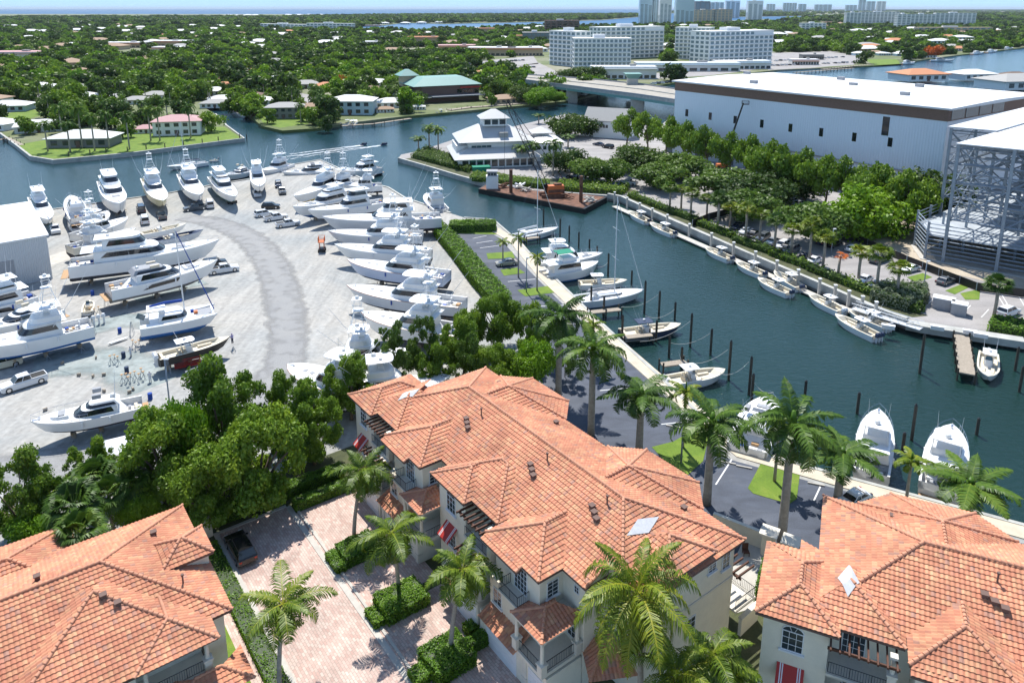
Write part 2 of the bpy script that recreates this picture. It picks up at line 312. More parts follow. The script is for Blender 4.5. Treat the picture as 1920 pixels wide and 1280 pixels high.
M['decking'] = mat('grey_steel_decking', (.42, .46, .50), .6, var=.2, scale=.4)
M['flash'] = mat('dull_roof_underlay', (.52, .53, .55), .7, var=.1)
streaks(M['gravel'], .38, .62, (.5, .05, 1), .35, (.92, 1.06)); streaks(M['gravel'], .4, .6, (.9, .09, 1), -.9, (.93, 1.05)); streaks(M['tile'], .35, .65, (.25, .25, .05), 0, (.84, 1.08)); streaks(M['tile'], .35, .6, (1.3, 1.3, .2), 0, (.93, 1.05))
streaks(M['asphalt'], .35, .65, (.2, .6, 1), .6, (.82, 1.15)); streaks(M['asphalt2'], .35, .65, (.06, .3, 1), -1.1, (.85, 1.1)); streaks(M['whiteroof'], .35, .65, (.03, .3, 1), .3, (.93, 1.02)); streaks(M['paver'], .35, .65, (.3, .3, 1), 0, (.88, 1.08))
# ------------------------------------------------------------ the setting
WZ = -1.3
def struct(name, o): o.name = name; tag(o, kind='structure'); return o
def tri_build(mb, name, m, parent=None):
    o = mb.build(name, m, parent); me = o.data
    bm = bmesh.new(); bm.from_mesh(me); bmesh.ops.triangulate(bm, faces=[f for f in bm.faces if len(f.verts) > 4], ngon_method='EAR_CLIP'); bm.to_mesh(me); bm.free(); return o
mb = MB(); mb.poly([(-90000, -300, -4), (90000, -300, -4), (90000, 100000, -4), (-90000, 100000, -4)]); struct('ground', mb.build('ground', M['soil']))
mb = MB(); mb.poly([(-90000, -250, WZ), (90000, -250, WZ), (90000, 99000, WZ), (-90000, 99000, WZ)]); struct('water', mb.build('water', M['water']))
def land(name, px, m, z=0.0, extra=()):
    pts = [G(x, y, z) for x, y in px]+[Vector((x, y, z)) for x, y in extra]
    mb = MB(); mb.prism(pts, -3.9, z); return struct(name, tri_build(mb, name, m))
def sheet(name, pts, m, z, kind=True):
    mb = MB(); mb.poly([(p[0], p[1], z) for p in pts]); o = tri_build(mb, name, m); return struct(name, o) if kind else o
SHORE_A = [(78, 398), (100, 393), (320, 362), (400, 347), (470, 336), (476, 322), (600, 300), (640, 318), (700, 345), (728, 352), (760, 372), (845, 400), (870, 408), (925, 412), (965, 447), (1010, 492), (1110, 590), (1235, 705), (1312, 778), (1395, 843), (1660, 915), (1920, 985)]
land('yard_land', [(-200, 445)]+SHORE_A, M['gravel'], 0, extra=[(120, 40), (120, -120), (-220, -120), (-240, 175)])
SHORE_B = [(747, 297), (800, 312), (860, 330), (905, 342), (1000, 358), (1140, 368), (1165, 373), (1250, 413), (1400, 479), (1560, 547), (1640, 583), (1700, 605), (1730, 611), (1800, 622), (1920, 640)]
land('warehouse_land', SHORE_B, M['asphalt2'], 0, extra=[(180, 60), (420, 60), (480, 240), (330, 330), (300, 420), (220, 395), (150, 345), (110, 400), (85, 385), (72, 350)]+[tuple(G(x, y).xy) for x, y in [(1235, 242), (1180, 226), (1060, 214), (960, 238), (850, 262), (790, 282), (752, 290)]])
land('mainland', [(-300, 245), (0, 250), (30, 272), (58, 294), (100, 301), (240, 288), (458, 260), (425, 236), (404, 214), (385, 203), (396, 199), (430, 205), (470, 218), (490, 236), (530, 245), (600, 240), (640, 232), (760, 218), (850, 210), (1000, 196), (1060, 190), (1120, 176), (1200, 165), (1330, 146), (1460, 131), (1640, 123), (1700, 116), (1800, 103), (1925, 89)], M['land'], 0,
     extra=[(3300, 1750), (3300, 3400), (1150, 3300)]+[tuple(G(x, y).xy) for x, y in [(1440, 36), (1180, 47), (1000, 49), (900, 52), (800, 57), (690, 56), (662, 50)]]+[(-900, 2900), (-3300, 3100), (-3300, 250)])
land('barrier_island', [(-900, 33), (0, 34), (300, 32.5), (500, 33), (640, 30), (700, 50), (760, 43), (830, 45), (980, 42), (1130, 38), (1200, 32), (1215, 27)], M['land'], 0, extra=[(800, 6500), (-200, 6900), (-9000, 7600)])
mb = MB()
for px in [[(1225, 24.5), (1440, 30), (1600, 27), (2300, 26), (2300, 18), (1500, 18.5), (1230, 21)], [(1280, 33), (1500, 30.5), (1530, 28.6), (1400, 27), (1282, 28.4)]]:
    mb.prism([G(*p) for p in px], -3.9, 0)
struct('far_shore', tri_build(mb, 'far_shore', M['land']))

# seawall caps
def strip(mb, pts, w, z0, z1, side=1, mi=None):
    pts = [Vector((p[0], p[1], 0)) for p in pts]; n = len(pts); L = []; Rr = []
    for i, p in enumerate(pts):
        t = (pts[min(i+1, n-1)]-pts[max(i-1, 0)]).normalized(); nn = Vector((-t.y, t.x, 0))
        L.append(p+nn*w*max(side, 0)+(nn*w/2 if side == 0 else Vector())); Rr.append(p-nn*w*max(-side, 0)-(nn*w/2 if side == 0 else Vector()))
    rings = [[(L[i].x, L[i].y, z0), (Rr[i].x, Rr[i].y, z0), (Rr[i].x, Rr[i].y, z1), (L[i].x, L[i].y, z1)] for i in range(n)]
    return mb.loft(rings, True, True, mi)
mb = MB(); strip(mb, [G(*p) for p in SHORE_A[:12]], .6, -1.6, .25, 0); tag(mb.build('seawall', M['seawall']), 'low concrete seawall along the back of the boatyard', 'seawall')
mb = MB(); strip(mb, [G(*p) for p in SHORE_B[:6]], .7, -1.8, .3, 0); tag(mb.build('seawall', M['seawall']), 'curved concrete bulkhead round the clubhouse point behind the barge', 'seawall')
mb = MB(); wl = [G(*p) for p in SHORE_B[5:12]]; strip(mb, wl, .9, -.6, .9, 0)
tag(mb.build('seawall', M['seawall']), 'long raised concrete beam seawall beside the palm lined car park', 'seawall')
mb = MB(); strip(mb, [G(*p) for p in SHORE_B[11:]], 2.2, -.9, .35, 0); tag(mb.build('seawall', M['seawall']), 'wide pale concrete quay edge at the right below the grey utility boxes', 'seawall')
mb = MB(); strip(mb, [G(*p) for p in [(0, 250), (30, 272), (58, 294), (100, 301), (240, 288), (458, 260), (425, 236), (404, 214)]], .8, -1.6, .3, 0); tag(mb.build('seawall', M['seawall']), 'seawall edging the lawn point with the pink roofed house', 'seawall')
# marina walk
WALK = [(905, 418), (965, 452), (1020, 518), (1120, 612), (1245, 722), (1315, 783), (1390, 848), (1660, 925), (1920, 997), (2050, 1034)]
mb = MB(); strip(mb, [G(*p) for p in WALK], 2.6, .0, .10, 0); struct('marina_walk', mb.build('marina_walk', M['walk']))
mb = MB(); strip(mb, [G(*p) for p in SHORE_A[12:]], .5, -1.7, .16, 0); tag(mb.build('seawall', M['seawall']), 'concrete seawall cap between the marina walk and the moored boats', 'seawall')

# yard road and surfaces
def ribbon(name, px, w, m, z):
    mb = MB(); pts = [G(*p) for p in px]; n = len(pts); vs = []; ed = []; C_ = (-.5, -.3, 0, .3, .5)
    for i, p in enumerate(pts):
        t = (pts[min(i+1, n-1)]-pts[max(i-1, 0)]).normalized(); nn = Vector((-t.y, t.x, 0)); ww = w[i] if isinstance(w, list) else w
        for c in C_: vs.append((p.x+nn.x*ww*c, p.y+nn.y*ww*c, z)); ed.append(0 if abs(c) > .4 else .55 if c else .7)
    mb.add(vs, [(5*i+k, 5*i+k+1, 5*i+k+6, 5*i+k+5) for i in range(n-1) for k in range(4)]); o = mb.build(name, m)
    at = o.data.attributes.new('edge', 'FLOAT', 'POINT'); at.data.foreach_set('value', ed); return struct(name, o)
RD = [(340, 408), (385, 413), (425, 424), (462, 442), (490, 466), (512, 500), (527, 540), (537, 585), (541, 630), (535, 680), (500, 730), (430, 775), (340, 812), (200, 850), (80, 872), (-60, 895)]
ribbon('dusty_ground', [(60, 690), (120, 680), (190, 675), (250, 690), (300, 720)], 11, M['dust'], .003); ribbon('dusty_ground', [(80, 640), (150, 620), (230, 600), (300, 600)], 8, M['dust'], .0025); ribbon('dusty_ground', [(250, 560), (320, 540), (380, 525)], 7, M['dust'], .002)
ribbon('yard_road', [(340, 408), (385, 413), (425, 424), (462, 442), (490, 466), (512, 500), (527, 540), (537, 585), (541, 630), (535, 680), (500, 730), (430, 775), (340, 812), (200, 850), (80, 872), (-60, 895)], [x*1.25 for x in [5, 6.5, 7, 7, 7, 7, 7, 6.6, 6.2, 6, 6.5, 7, 7.5, 7.5, 7.5, 7.5]], M['yardroad'], .008)
ribbon('service_lane', [(150, 470), (90, 490), (40, 505), (-60, 520)], 6, M['concrete'], .006)
PK = [(838, 440), (912, 432), (935, 445), (985, 500), (1060, 575), (1135, 640), (1230, 725), (1290, 790), (1345, 845), (1372, 862), (1650, 938), (1760, 975), (1990, 1040)]
sheet('parking_lot', [G(*p) for p in PK]+[AB(27, 66)]+[AB(*p) for p in [(10, 55), (29.5, 49.6), (37, 50.6), (50, 51), (66, 51), (74, 47)]]+[G(*p) for p in [(1010, 700), (985, 610), (940, 545), (880, 480)]], M['asphalt'], .008)
# townhouse grounds
sheet('garden_bed', [AB(*p) for p in [(78, 12.5), (78, 52), (14, 52), (-5, 60), (-5, -30), (78, -30)]], M['soil'], .010)
sheet('paved_court', [AB(*p) for p in [(71.4, 15.4), (71.4, 22.6), (10, 22.6), (10, 15.4)]], M['paver'], .016)
for a0, a1 in [(61.6, 69.8), (52.9, 60.2), (45.2, 51.8), (33.5, 44.0)]:
    sheet('driveway', [AB(*p) for p in [(a0, 23.1), (a1, 23.1), (a1, 30.6), (a0, 30.6)]], M['paver'], .020)
sheet('garden_path', [AB(*p) for p in [(69, 12.5), (69, 13.3), (30, 13.3), (30, 12.5)]], M['paver'], .020)
mb = MB(); mb.bx(0, 61.5, 0, .55, .012, .075); mb.bx(0, 61.5, .75, 1.0, .012, .11)
o = mb.build('kerb', M['concrete']); o.location = AB(71.4, 22.55); o.rotation_euler = (0, 0, math.atan2(-AX.y, -AX.x)); struct('kerb', o)
mb = MB(); mb.bx(0, 61.5, -.45, 0, .012, .11); mb.bx(-.35, 0, -.45, 7.2, .012, .12); o = mb.build('kerb', M['concrete']); o.location = AB(71.4, 15.45); o.rotation_euler = (0, 0, math.atan2(-AX.y, -AX.x)); struct('kerb', o)
LAWNS = [[(1222, 838), (1262, 828), (1312, 800), (1330, 815), (1318, 865), (1290, 890), (1250, 868)], [(1428, 866), (1500, 885), (1494, 935), (1480, 945), (1412, 925), (1402, 915)], [(1648, 930), (1700, 944), (1672, 975), (1644, 962)],
         [(912, 475), (960, 472), (966, 484), (915, 486)], [(938, 506), (970, 502), (985, 512), (945, 517)], [(970, 544), (1030, 536), (1045, 548), (985, 556)],
         [(845, 412), (925, 412), (938, 440), (850, 438)]]
for L in LAWNS: sheet('lawn', [G(*p) for p in L], M['lawn'], .05)
sheet('lawn', [AB(*p) for p in [(62, 11.4), (62, 12.5), (28, 12.5), (28, 11.4)]], M['lawn'], .05)
sheet('lawn', [AB(*p) for p in [(26.5, 38), (29.5, 44), (27.5, 46.5), (23.8, 38)]], M['lawn'], .05)
sheet('lawn', [G(*p) for p in [(32, 272), (60, 292), (102, 298), (240, 286), (452, 259), (420, 238), (250, 240), (110, 258)]], M['lawn'], .03)
sheet('lawn', [G(*p) for p in [(480, 215), (560, 213), (580, 232), (525, 240), (495, 232)]], M['lawn'], .03)
sheet('lawn', [G(*p) for p in [(1620, 112), (1680, 111), (1690, 120), (1640, 123)]], M['lawn'], .03)
sheet('lawn', [G(*p) for p in [(0, 215), (60, 205), (90, 214), (0, 236)]], M['lawn'], .03)
for L in [[(540, 170), (640, 190), (690, 205), (640, 210), (530, 190)], [(95, 165), (150, 155), (150, 175), (60, 185)], [(120, 150), (150, 150), (120, 110), (108, 112)], [(940, 128), (1010, 118), (1060, 142), (1000, 150)], [(850, 120), (1000, 105), (1010, 120), (860, 135)], [(0, 200), (60, 192), (60, 200), (0, 210)],
          [(1440, 100), (1560, 96), (1620, 108), (1600, 122), (1440, 132)], [(1200, 150), (1330, 142), (1440, 128), (1440, 118), (1200, 140)]]:
    sheet('street', [G(*p) for p in L], M['asphalt2'], .02)
# right bank: planting strip, sandy site, car park marks
sheet('planting_bed', [G(*p) for p in [(1170, 368), (1400, 470), (1700, 596), (1740, 592), (1700, 575), (1400, 452), (1210, 372)]], M['soil'], .02)
sheet('sandy_ground', [G(*p) for p in [(1600, 440), (1700, 395), (1760, 400), (1990, 520), (1990, 560), (1780, 512)]], M['sand'], .02)
sheet('planting_bed', [G(*p) for p in [(760, 298), (870, 330), (1000, 354), (1150, 364), (1200, 360), (1120, 335), (1000, 335), (900, 318), (830, 286)]], M['soil'], .02)
for L in [[(1700, 520), (1730, 512), (1748, 520), (1716, 530)], [(1772, 545), (1810, 530), (1825, 535), (1790, 552)], [(1800, 550), (1838, 542), (1836, 562), (1810, 562)]]: sheet('lawn', [G(*p) for p in L], M['lawn'], .04)
mk = MB()
def line(mb, p, q, w, z):
    p = Vector(p); q = Vector(q); t = (q-p).normalized(); n = Vector((-t.y, t.x, 0))*w/2
    mb.poly([(*(p+n).xy, z), (*(q+n).xy, z), (*(q-n).xy, z), (*(p-n).xy, z)])
for p, q in [((1372, 861), (1342, 908)), ((1538, 912), (1526, 938)), ((1300, 800), (1330, 833)), ((886, 447), (912, 442)), ((893, 456), (924, 451)), ((900, 465), (938, 460)), ((952, 528), (1004, 523)), ((1072, 668), (1130, 655)), ((1125, 732), (1190, 726)), ((1240, 795), (1290, 790)), ((990, 575), (1060, 572))]: line(mk, G(*p), G(*q), .16, .013)
for x in range(1500, 1920, 34): line(mk, G(x, 520+(x-1500)*.22), G(x+14, 505+(x-1500)*.22), .15, .013)
for x in (1870, 1878, 1908, 1916): line(mk, G(x, 552), G(x+14, 575), .15, .013)
struct('road_markings', mk.build('road_markings', M['mark'], fix=False))
# ------------------------------------------------------------ tiled roofs
class Roof:
    def __init__(s): s.V = []; s.Fc = []; s.T = []; s.n = 0; s.caps = MB(); s.lines = []
    def plane(s, pts, tw=.33, ch=.40, lift=.06):
        P = [Vector(p) for p in pts]
        n = Vector()
        for i in range(len(P)): n += (P[i]-P[0]).cross(P[(i+1) % len(P)]-P[0])
        n.normalize()
        if n.z < 0: n = -n
        up = (Vector((0, 0, 1))-n*n.z).normalized(); e = up.cross(n).normalized()
        us = [(p-P[0]).dot(e) for p in P]; vs = [(p-P[0]).dot(up) for p in P]
        u0, u1, v0, v1 = min(us), max(us), min(vs), max(vs); nc = max(1, math.ceil((v1-v0)/ch)); k = 4
        nu = max(1, math.ceil((u1-u0)/tw))
        U = np.arange(nu*k+1)*tw/k; ph = np.arange(nu*k+1) % k
        hp = np.array([0, .045, .065, .03])[ph]
        rows = []
        for j in range(nc):
            rows.append((j*ch, lift)); rows.append(((j+1)*ch, 0.0))
        co = np.array(P[0])+np.outer(np.zeros(1), np.zeros(3)); E = np.array(e); UP = np.array(up); N = np.array(n)
        vv = np.concatenate([co+np.outer(U+u0, E)+(v0+v)*UP+np.outer(hp+h, N) for v, h in rows])
        w = nu*k+1; nr = len(rows)
        ii, jj = np.meshgrid(np.arange(nr-1), np.arange(w-1), indexing='ij'); a = (ii*w+jj).ravel()
        fc = np.stack([a, a+1, a+1+w, a+w], 1)
        tr = rng.random((nc+1, nu+1)); tint = tr[(ii//2).ravel(), (jj//k).ravel()]
        me = bpy.data.meshes.new('t'); me.from_pydata(vv.tolist(), [], fc.tolist())
        bm = bmesh.new(); bm.from_mesh(me); bpy.data.meshes.remove(me)
        ly = bm.faces.layers.float.new('tint'); bm.faces.ensure_lookup_table()
        for f, t in zip(bm.faces, tint.tolist()): f[ly] = t
        c = sum(P, Vector())/len(P)
        for i in range(len(P)):
            p, q = P[i], P[(i+1) % len(P)]; o = (q-p).cross(n).normalized()
            if (c-p).dot(o) > 0: o = -o
            bmesh.ops.bisect_plane(bm, geom=bm.verts[:]+bm.edges[:]+bm.faces[:], plane_co=p+o*.001, plane_no=o, clear_outer=True)
        bm.verts.index_update()
        s.V.append(np.array([v.co[:] for v in bm.verts])); s.Fc += [[v.index+s.n for v in f.verts] for f in bm.faces]; s.T += [f[ly] for f in bm.faces]; s.n += len(bm.verts); bm.free()
    def cap(s, p, q, r=.125):
        p = Vector(p); q = Vector(q); L = (q-p).length; n = max(1, round(L/.42)); t = (q-p)/n
        if t.z < 0: p, q, t = q, p, -t
        d = t.normalized(); a = Vector((0, 0, 1)); e = d.cross(a).normalized(); u = e.cross(d)
        for i in range(n):
            rings = []
            for f, rr, up in ((0, r*1.12, .10), (1.1, r*.92, .04)):
                c = p+t*(i+f)+u*up
                rings.append([c+e*rr*math.cos(x)+u*rr*math.sin(x)*.95 for x in (math.pi*k/6-.15*(1-k/3) for k in range(7))])
            s.caps.loft(rings, False, False); s.caps.poly(rings[0])
    def hip(s, u0, u1, v0, v1, z, p, skip='', caps='abcdr', caps_dict=None):
        # sides: f front(v0) b back(v1) l left(u0) r right(u1)
        w, d = u1-u0, v1-v0
        if w <= d: h = w/2; A1 = (u0+h, v0+h, z+h*p); A2 = (u0+h, v1-h, z+h*p)
        else: h = d/2; A1 = (u0+h, v0+h, z+h*p); A2 = (u1-h, v0+h, z+h*p)
        c00, c10, c11, c01 = (u0, v0, z), (u1, v0, z), (u1, v1, z), (u0, v1, z)
        if w <= d:
            S = {'f': [c00, c10, A1], 'r': [c10, c11, A2, A1], 'b': [c11, c01, A2], 'l': [c01, c00, A1, A2]}
            H_ = {'a': (c00, A1), 'b': (c10, A1), 'c': (c11, A2), 'd': (c01, A2)}
        else:
            S = {'f': [c00, c10, A2, A1], 'r': [c10, c11, A2], 'b': [c11, c01, A1, A2], 'l': [c01, c00, A1]}
            H_ = {'a': (c00, A1), 'b': (c10, A2), 'c': (c11, A2), 'd': (c01, A1)}
        for k, v in S.items():
            if k not in skip: s.plane(v)
        for k in caps:
            if k in H_: s.cap(*H_[k])
        if 'r' in caps and abs(w-d) > .05: s.cap(A1, A2)
    def build(s, name, parent):
        V = np.concatenate(s.V); me = bpy.data.meshes.new(name); me.from_pydata(V.tolist(), [], s.Fc)
        at = me.attributes.new('tint', 'FLOAT', 'FACE'); at.data.foreach_set('value', s.T); me.materials.append(M['tile']); me.update()
        o = link(name, me, parent)
        s.caps.build('ridge_caps', M['ridgecap'], o, fix=False)
        return o
def eave_slab(mb, u0, u1, v0, v1, z): mb.bx(u0+.03, u1-.03, v0+.03, v1-.03, z-.2, z-.03)

# a window: frame, dark panes behind muntins. ori: direction the window faces as (nx,ny); c = centre on the wall face
def window(parent, c, w, h, n, arch=False, cols=2, rows=3, sill=True, fm='white', name='window'):
    n = Vector((n[0], n[1], 0)); e = Vector((-n.y, n.x, 0)); c = Vector(c)
    def box(mb, a0, a1, z0, z1, d0, d1):
        q = []
        for z in (z0, z1):
            for a, d in ((a0, d0), (a1, d0), (a1, d1), (a0, d1)): q.append(c+e*a+n*d+Vector((0, 0, z)))
        mb.add(q, [(0, 1, 2, 3), (4, 5, 6, 7), (0, 1, 5, 4), (1, 2, 6, 5), (2, 3, 7, 6), (3, 0, 4, 7)])
    f = MB(); t = .07
    for a0, a1, z0, z1 in ((-w/2, -w/2+t, -h/2, h/2), (w/2-t, w/2, -h/2, h/2), (-w/2+t, w/2-t, -h/2, -h/2+t), (-w/2+t, w/2-t, h/2-t, h/2)): box(f, a0, a1, z0, z1, -.05, .06)
    for i in range(1, cols): x = -w/2+w*i/cols; box(f, x-.018, x+.018, -h/2+t, h/2-t, -.05, .045)
    for i in range(1, rows): z = -h/2+h*i/rows; box(f, -w/2+t, w/2-t, z-.018, z+.018, -.05, .043)
    if arch:
        pts = [c+e*(w/2*math.cos(x))+n*.03+Vector((0, 0, h/2+w*.32*math.sin(x))) for x in (math.pi*k/8 for k in range(9))]
        f.tube(pts, .05, 5)
        for k in (3, 5): f.tube([c+n*.03+e*(w/2*math.cos(math.pi*k/8)*.35)+Vector((0, 0, h/2)), pts[k]], .02, 4)
    o = f.build(name, M[fm], parent, fix=True)
    g = MB(); box(g, -w/2+.02, w/2-.02, -h/2+.02, h/2-.02, -.05, .02)
    if arch:
        pts = [c+e*((w/2-.03)*math.cos(x))+n*.02+Vector((0, 0, h/2-.02+w*.30*math.sin(x))) for x in (math.pi*k/8 for k in range(9))]; g.poly(pts)
    g.build('pane', M['pane'], o)
    if sill: m_ = MB(); box(m_, -w/2-.15, w/2+.15, -h/2-.14, -h/2, -.03, .16); m_.build('sill', M['white'], o)
    return o
def railing(parent, pts, z, h=.95, name='railing'):
    mb = MB(); pts = [Vector((p[0], p[1], z)) for p in pts]; U = Vector((0, 0, 1))
    for p, q in zip(pts[:-1], pts[1:]):
        mb.tube([p+U*h, q+U*h], .035, 4); mb.tube([p+U*.1, q+U*.1], .025, 4); n = max(2, int((q-p).length/.17))
        for i in range(n+1):
            b = p+(q-p)*i/n; mb.tube([b+U*.1, b+U*h], .016 if i % 8 else .03, 3, cap=False)
    return mb.build(name, M['black'], parent, fix=False)
def column(parent, x, y, z0, z1, r=.17, base=.95):
    mb = MB(); mb.bx(x-.28, x+.28, y-.28, y+.28, z0, z0+base); mb.bx(x-.35, x+.35, y-.35, y+.35, z0+base, z0+base+.12)
    mb.cyl((x, y, z0+base+.12), r, z1-z0-base-.3, 10, r2=r*.85); mb.bx(x-.24, x+.24, y-.24, y+.24, z1-.18, z1); return mb.build('column', M['trim'], parent)
def vent(parent, x, y, z):
    mb = MB(); mb.bx(x-.2, x+.2, y-.16, y+.22, z-.1, z+.32); mb.bx(x-.26, x+.26, y-.24, y+.28, z+.32, z+.37); mb.build('roof_vent', M['wall_brown'], parent)
def pipe(parent, x, y, z):
    mb = MB(); mb.cyl((x, y, z-.2), .07, 1.0, 8); mb.cyl((x, y, z+.75), .12, .14, 8); mb.build('vent_pipe', M['wall_brown'], parent)
def garage(parent, u0, u1, v, z1=2.4):
    mb = MB(); mb.bx(u0, u1, v-.03, v+.1, 0, z1)
    for i in range(1, 4): mb.bx(u0+.1, u1-.1, v-.05, v-.03, z1*i/4-.02, z1*i/4+.02)
    mb.build('garage_door', M['white'], parent)
def pergola(parent, u0, u1, v0, v1, z):
    mb = MB(); mb.bx(u0-.2, u1+.2, v0+.08, v0+.2, z-.32, z-.12); n = int((u1-u0)/.55)
    for i in range(n+1): x = u0+(u1-u0)*i/n; mb.bx(x-.06, x+.06, v0-.25, v1, z-.12, z+.06)
    mb.build('pergola', M['darkwood'], parent)

def townhouse(name, full=True):
    root = empty(name)
    Z, p = 10.0, .40
    rf = Roof()
    zc = lambda u, v: 0
    # main roof, front plane with the cut corner at the right
    rf.plane([(4, 2, Z), (37.9, 2, Z), (37.9, 6.0, Z+1.6), (34.7, 9.2, Z+2.88), (11.2, 9.2, Z+2.88)]); rf.plane([(37.9, 4.4, Z+.96), (39.5, 4.4, Z+.96), (37.9, 6.0, Z+1.6)]) 
    rf.plane([(41.9, 4.4, Z), (41.9, 16.4, Z), (34.7, 9.2, Z+2.88), (39.5, 4.4, Z+.96)])
    rf.plane([(41.9, 16.4, Z), (4, 16.4, Z), (11.2, 9.2, Z+2.88), (34.7, 9.2, Z+2.88)]); rf.plane([(4, 16.4, Z), (4, 2, Z), (11.2, 9.2, Z+2.88)])
    rf.cap((11.2, 9.2, Z+2.88), (34.7, 9.2, Z+2.88)); rf.cap((34.7, 9.2, Z+2.88), (39.5, 4.4, Z+.96)); rf.cap((34.7, 9.2, Z+2.88), (41.9, 16.4, Z)); rf.cap((11.2, 9.2, Z+2.88), (4, 16.4, Z)); rf.cap((11.2, 9.2, Z+2.88), (6.3, 4.3, Z+.95)); rf.cap((37.9, 2, Z), (37.9, 4.4, Z+.96)); rf.cap((37.9, 4.4, Z+.96), (39.5, 4.4, Z+.96))
    rf.hip(2.6, 9.9, .9, 9.5, Z, p, skip='b', caps='b'); rf.hip(18.4, 28.0, .9, 9.6, Z+.02, p, skip='b', caps='abr')
    for u0 in (0, 18.4): rf.hip(u0, u0+5.7, 0, 8.1, Z+.03, p, skip='' if u0 == 0 else 'b', caps='abr' if u0 else 'abcr')
    for u0 in (10.0, 28.2):
        rf.hip(u0, u0+7.1, -.45, 9, Z+.04, p, skip='b', caps='abr')
        rf.plane([(u0+.1, -1.05, Z-.2), (u0+5, -1.05, Z-.2), (u0+5, -.45, Z+.04), (u0+.1, -.45, Z+.04)]); rf.cap((u0+5, -1.05, Z-.2), (u0+5, -.4, Z+.05))
    for c in (12.9, 31.3):   # back bays with chamfered corners
        A1 = (c, 13.3, Z+2.4); q = [(c-6, 8, Z), (c-6, 16.6, Z), (c-3.3, 19.3, Z), (c+3.3, 19.3, Z), (c+6, 16.6, Z), (c+6, 8, Z)]
        A0 = (c, 8, Z+2.4)
        rf.plane([q[0], q[1], A1, A0]); rf.plane([q[1], q[2], A1]); rf.plane([q[2], q[3], A1]); rf.plane([q[3], q[4], A1]); rf.plane([q[4], q[5], A0, A1])
        for k in (1, 2, 3, 4): rf.cap(q[k], A1)
        rf.cap((c, 10, Z+2.4), A1)
    # raised bay roof at the right end
    rf.hip(36.4, 41.9, 7.2, 12.6, Z+.75, p, caps='bcr')
    roof = rf.build('roof', root)
    mb = MB()
    for r in ((4, 37.9, 2, 16.4), (37, 41.9, 4.4, 16.4), (0, 5.7, 0, 8.1), (18.4, 24.1, 0, 8.1), (4, 9.9, .9, 6), (22, 28, .9, 6)): eave_slab(mb, *r, Z)
    for u0 in (10, 28.2): eave_slab(mb, u0, u0+7.1, -.45, 6, Z+.02); mb.bx(u0+.1, u0+5, -1.02, -.4, Z-.42, Z-.24)
    for c in (12.9, 31.3): mb.prism([(c-5.95, 12), (c-5.95, 16.6), (c-3.3, 19.25), (c+3.3, 19.25), (c+5.95, 16.6), (c+5.95, 12)], Z-.19, Z-.02)
    mb.bx(38, 41.87, 7.4, 12.5, Z+.5, Z+.7)
    mb.build('eave_soffit', M['wall_brown'], roof)
    def rz_(u, v):
        z = Z-1
        for a0, a1, b0, b1, zz, sl in ((4, 41.9, 2, 16.4, Z, .4), (2.6, 9.9, .9, 9.5, Z, .4), (0, 5.7, 0, 8.1, Z+.03, .4), (36.4, 41.9, 7.2, 12.6, Z+.75, .4)):
            if a0 <= u <= a1 and b0 <= v <= b1: z = max(z, zz+sl*min(u-a0, a1-u, v-b0, b1-v))
        return z
    for uu, vv, ru, rv in ((6.1, 4.6, .75, 1.45), (37.3, 8.9, .62, 1.9)):
        wp = MB(); n = 12; f_ = lambda i, j: (uu+ru*((2*i/n-1)+(2*j/n-1))/2, vv+rv*((2*i/n-1)-(2*j/n-1))/2)
        for i in range(n):
            for j in range(n): wp.poly([(*f_(x, y), rz_(*f_(x, y))+.13) for x, y in ((i, j), (i+1, j), (i+1, j+1), (i, j+1))])
        wp.build('roof_patch', M['flash'], roof)
    # walls
    w = MB(); t = Z-.2
    w.bx(4.6, 37.3, 2.6, 15.8, 0, t); w.bx(37.3, 41.3, 5.0, 15.8, 0, t); w.bx(38.6, 41.28, 7.8, 12.1, t, Z+.5)
    for u0 in (0, 18.4): w.bx(u0+.6, u0+5.1, .6, 3, 0, t-.01)
    for u0 in (10.0, 28.2): w.bx(u0+.6, u0+6.5, .2, 3, 0, t-.02); w.bx(u0+.7, u0+4.6, -.5, .2, 3.2, 6.4)
    for c in (12.9, 31.3): w.prism([(c-5.4, 15), (c-5.4, 16.3), (c-3.0, 18.7), (c+3.0, 18.7), (c+5.4, 16.3), (c+5.4, 15)], 0, t-.03)
    # ground floor garages and terraces
    for u0, u1 in ((5.2, 9.4), (9.9, 14.6), (14.9, 17.6), (23.6, 27.8), (28.3, 34.9), (34.9, 37.2)): w.bx(u0, u1, -1.1, 2.5, 0, 2.95)
    w.poly([(37.9, 4.5, Z-.2), (41.7, 4.5, Z-.2), (39.5, 4.5, Z+.9), (37.9, 4.5, Z+.9)]); w.poly([(37.84, 2.1, Z-.2), (37.84, 4.5, Z-.2), (37.84, 4.5, Z+.9)])
    wall = w.build('wall', M['stucco'], root)
    b = MB()
    b.bx(37.28, 41.36, 4.94, 5.04, 6.3, 6.5)
    b.build('string_course', M['trim'], wall); b = MB(); b.bx(41.28, 41.38, 5, 15.8, 6.3, 6.5); b.build('string_course', M['trim'], wall)
    for u in (5.5, 10.2, 14.9, 17.3, 23.9, 28.6, 34.5): bb = MB(); bb.bx(u-.25, u+.25, -1.2, -.6, 0, 2.9); bb.bx(u-.3, u+.3, -1.25, -.6, .9, 1.0); bb.build('pier', M['trim'], wall)
    for u0, u1 in ((6.2, 9.0), (11, 14), (24.4, 27.6), (29.2, 33.4), (35, 36.9)): garage(root, u0, u1, -1.12)
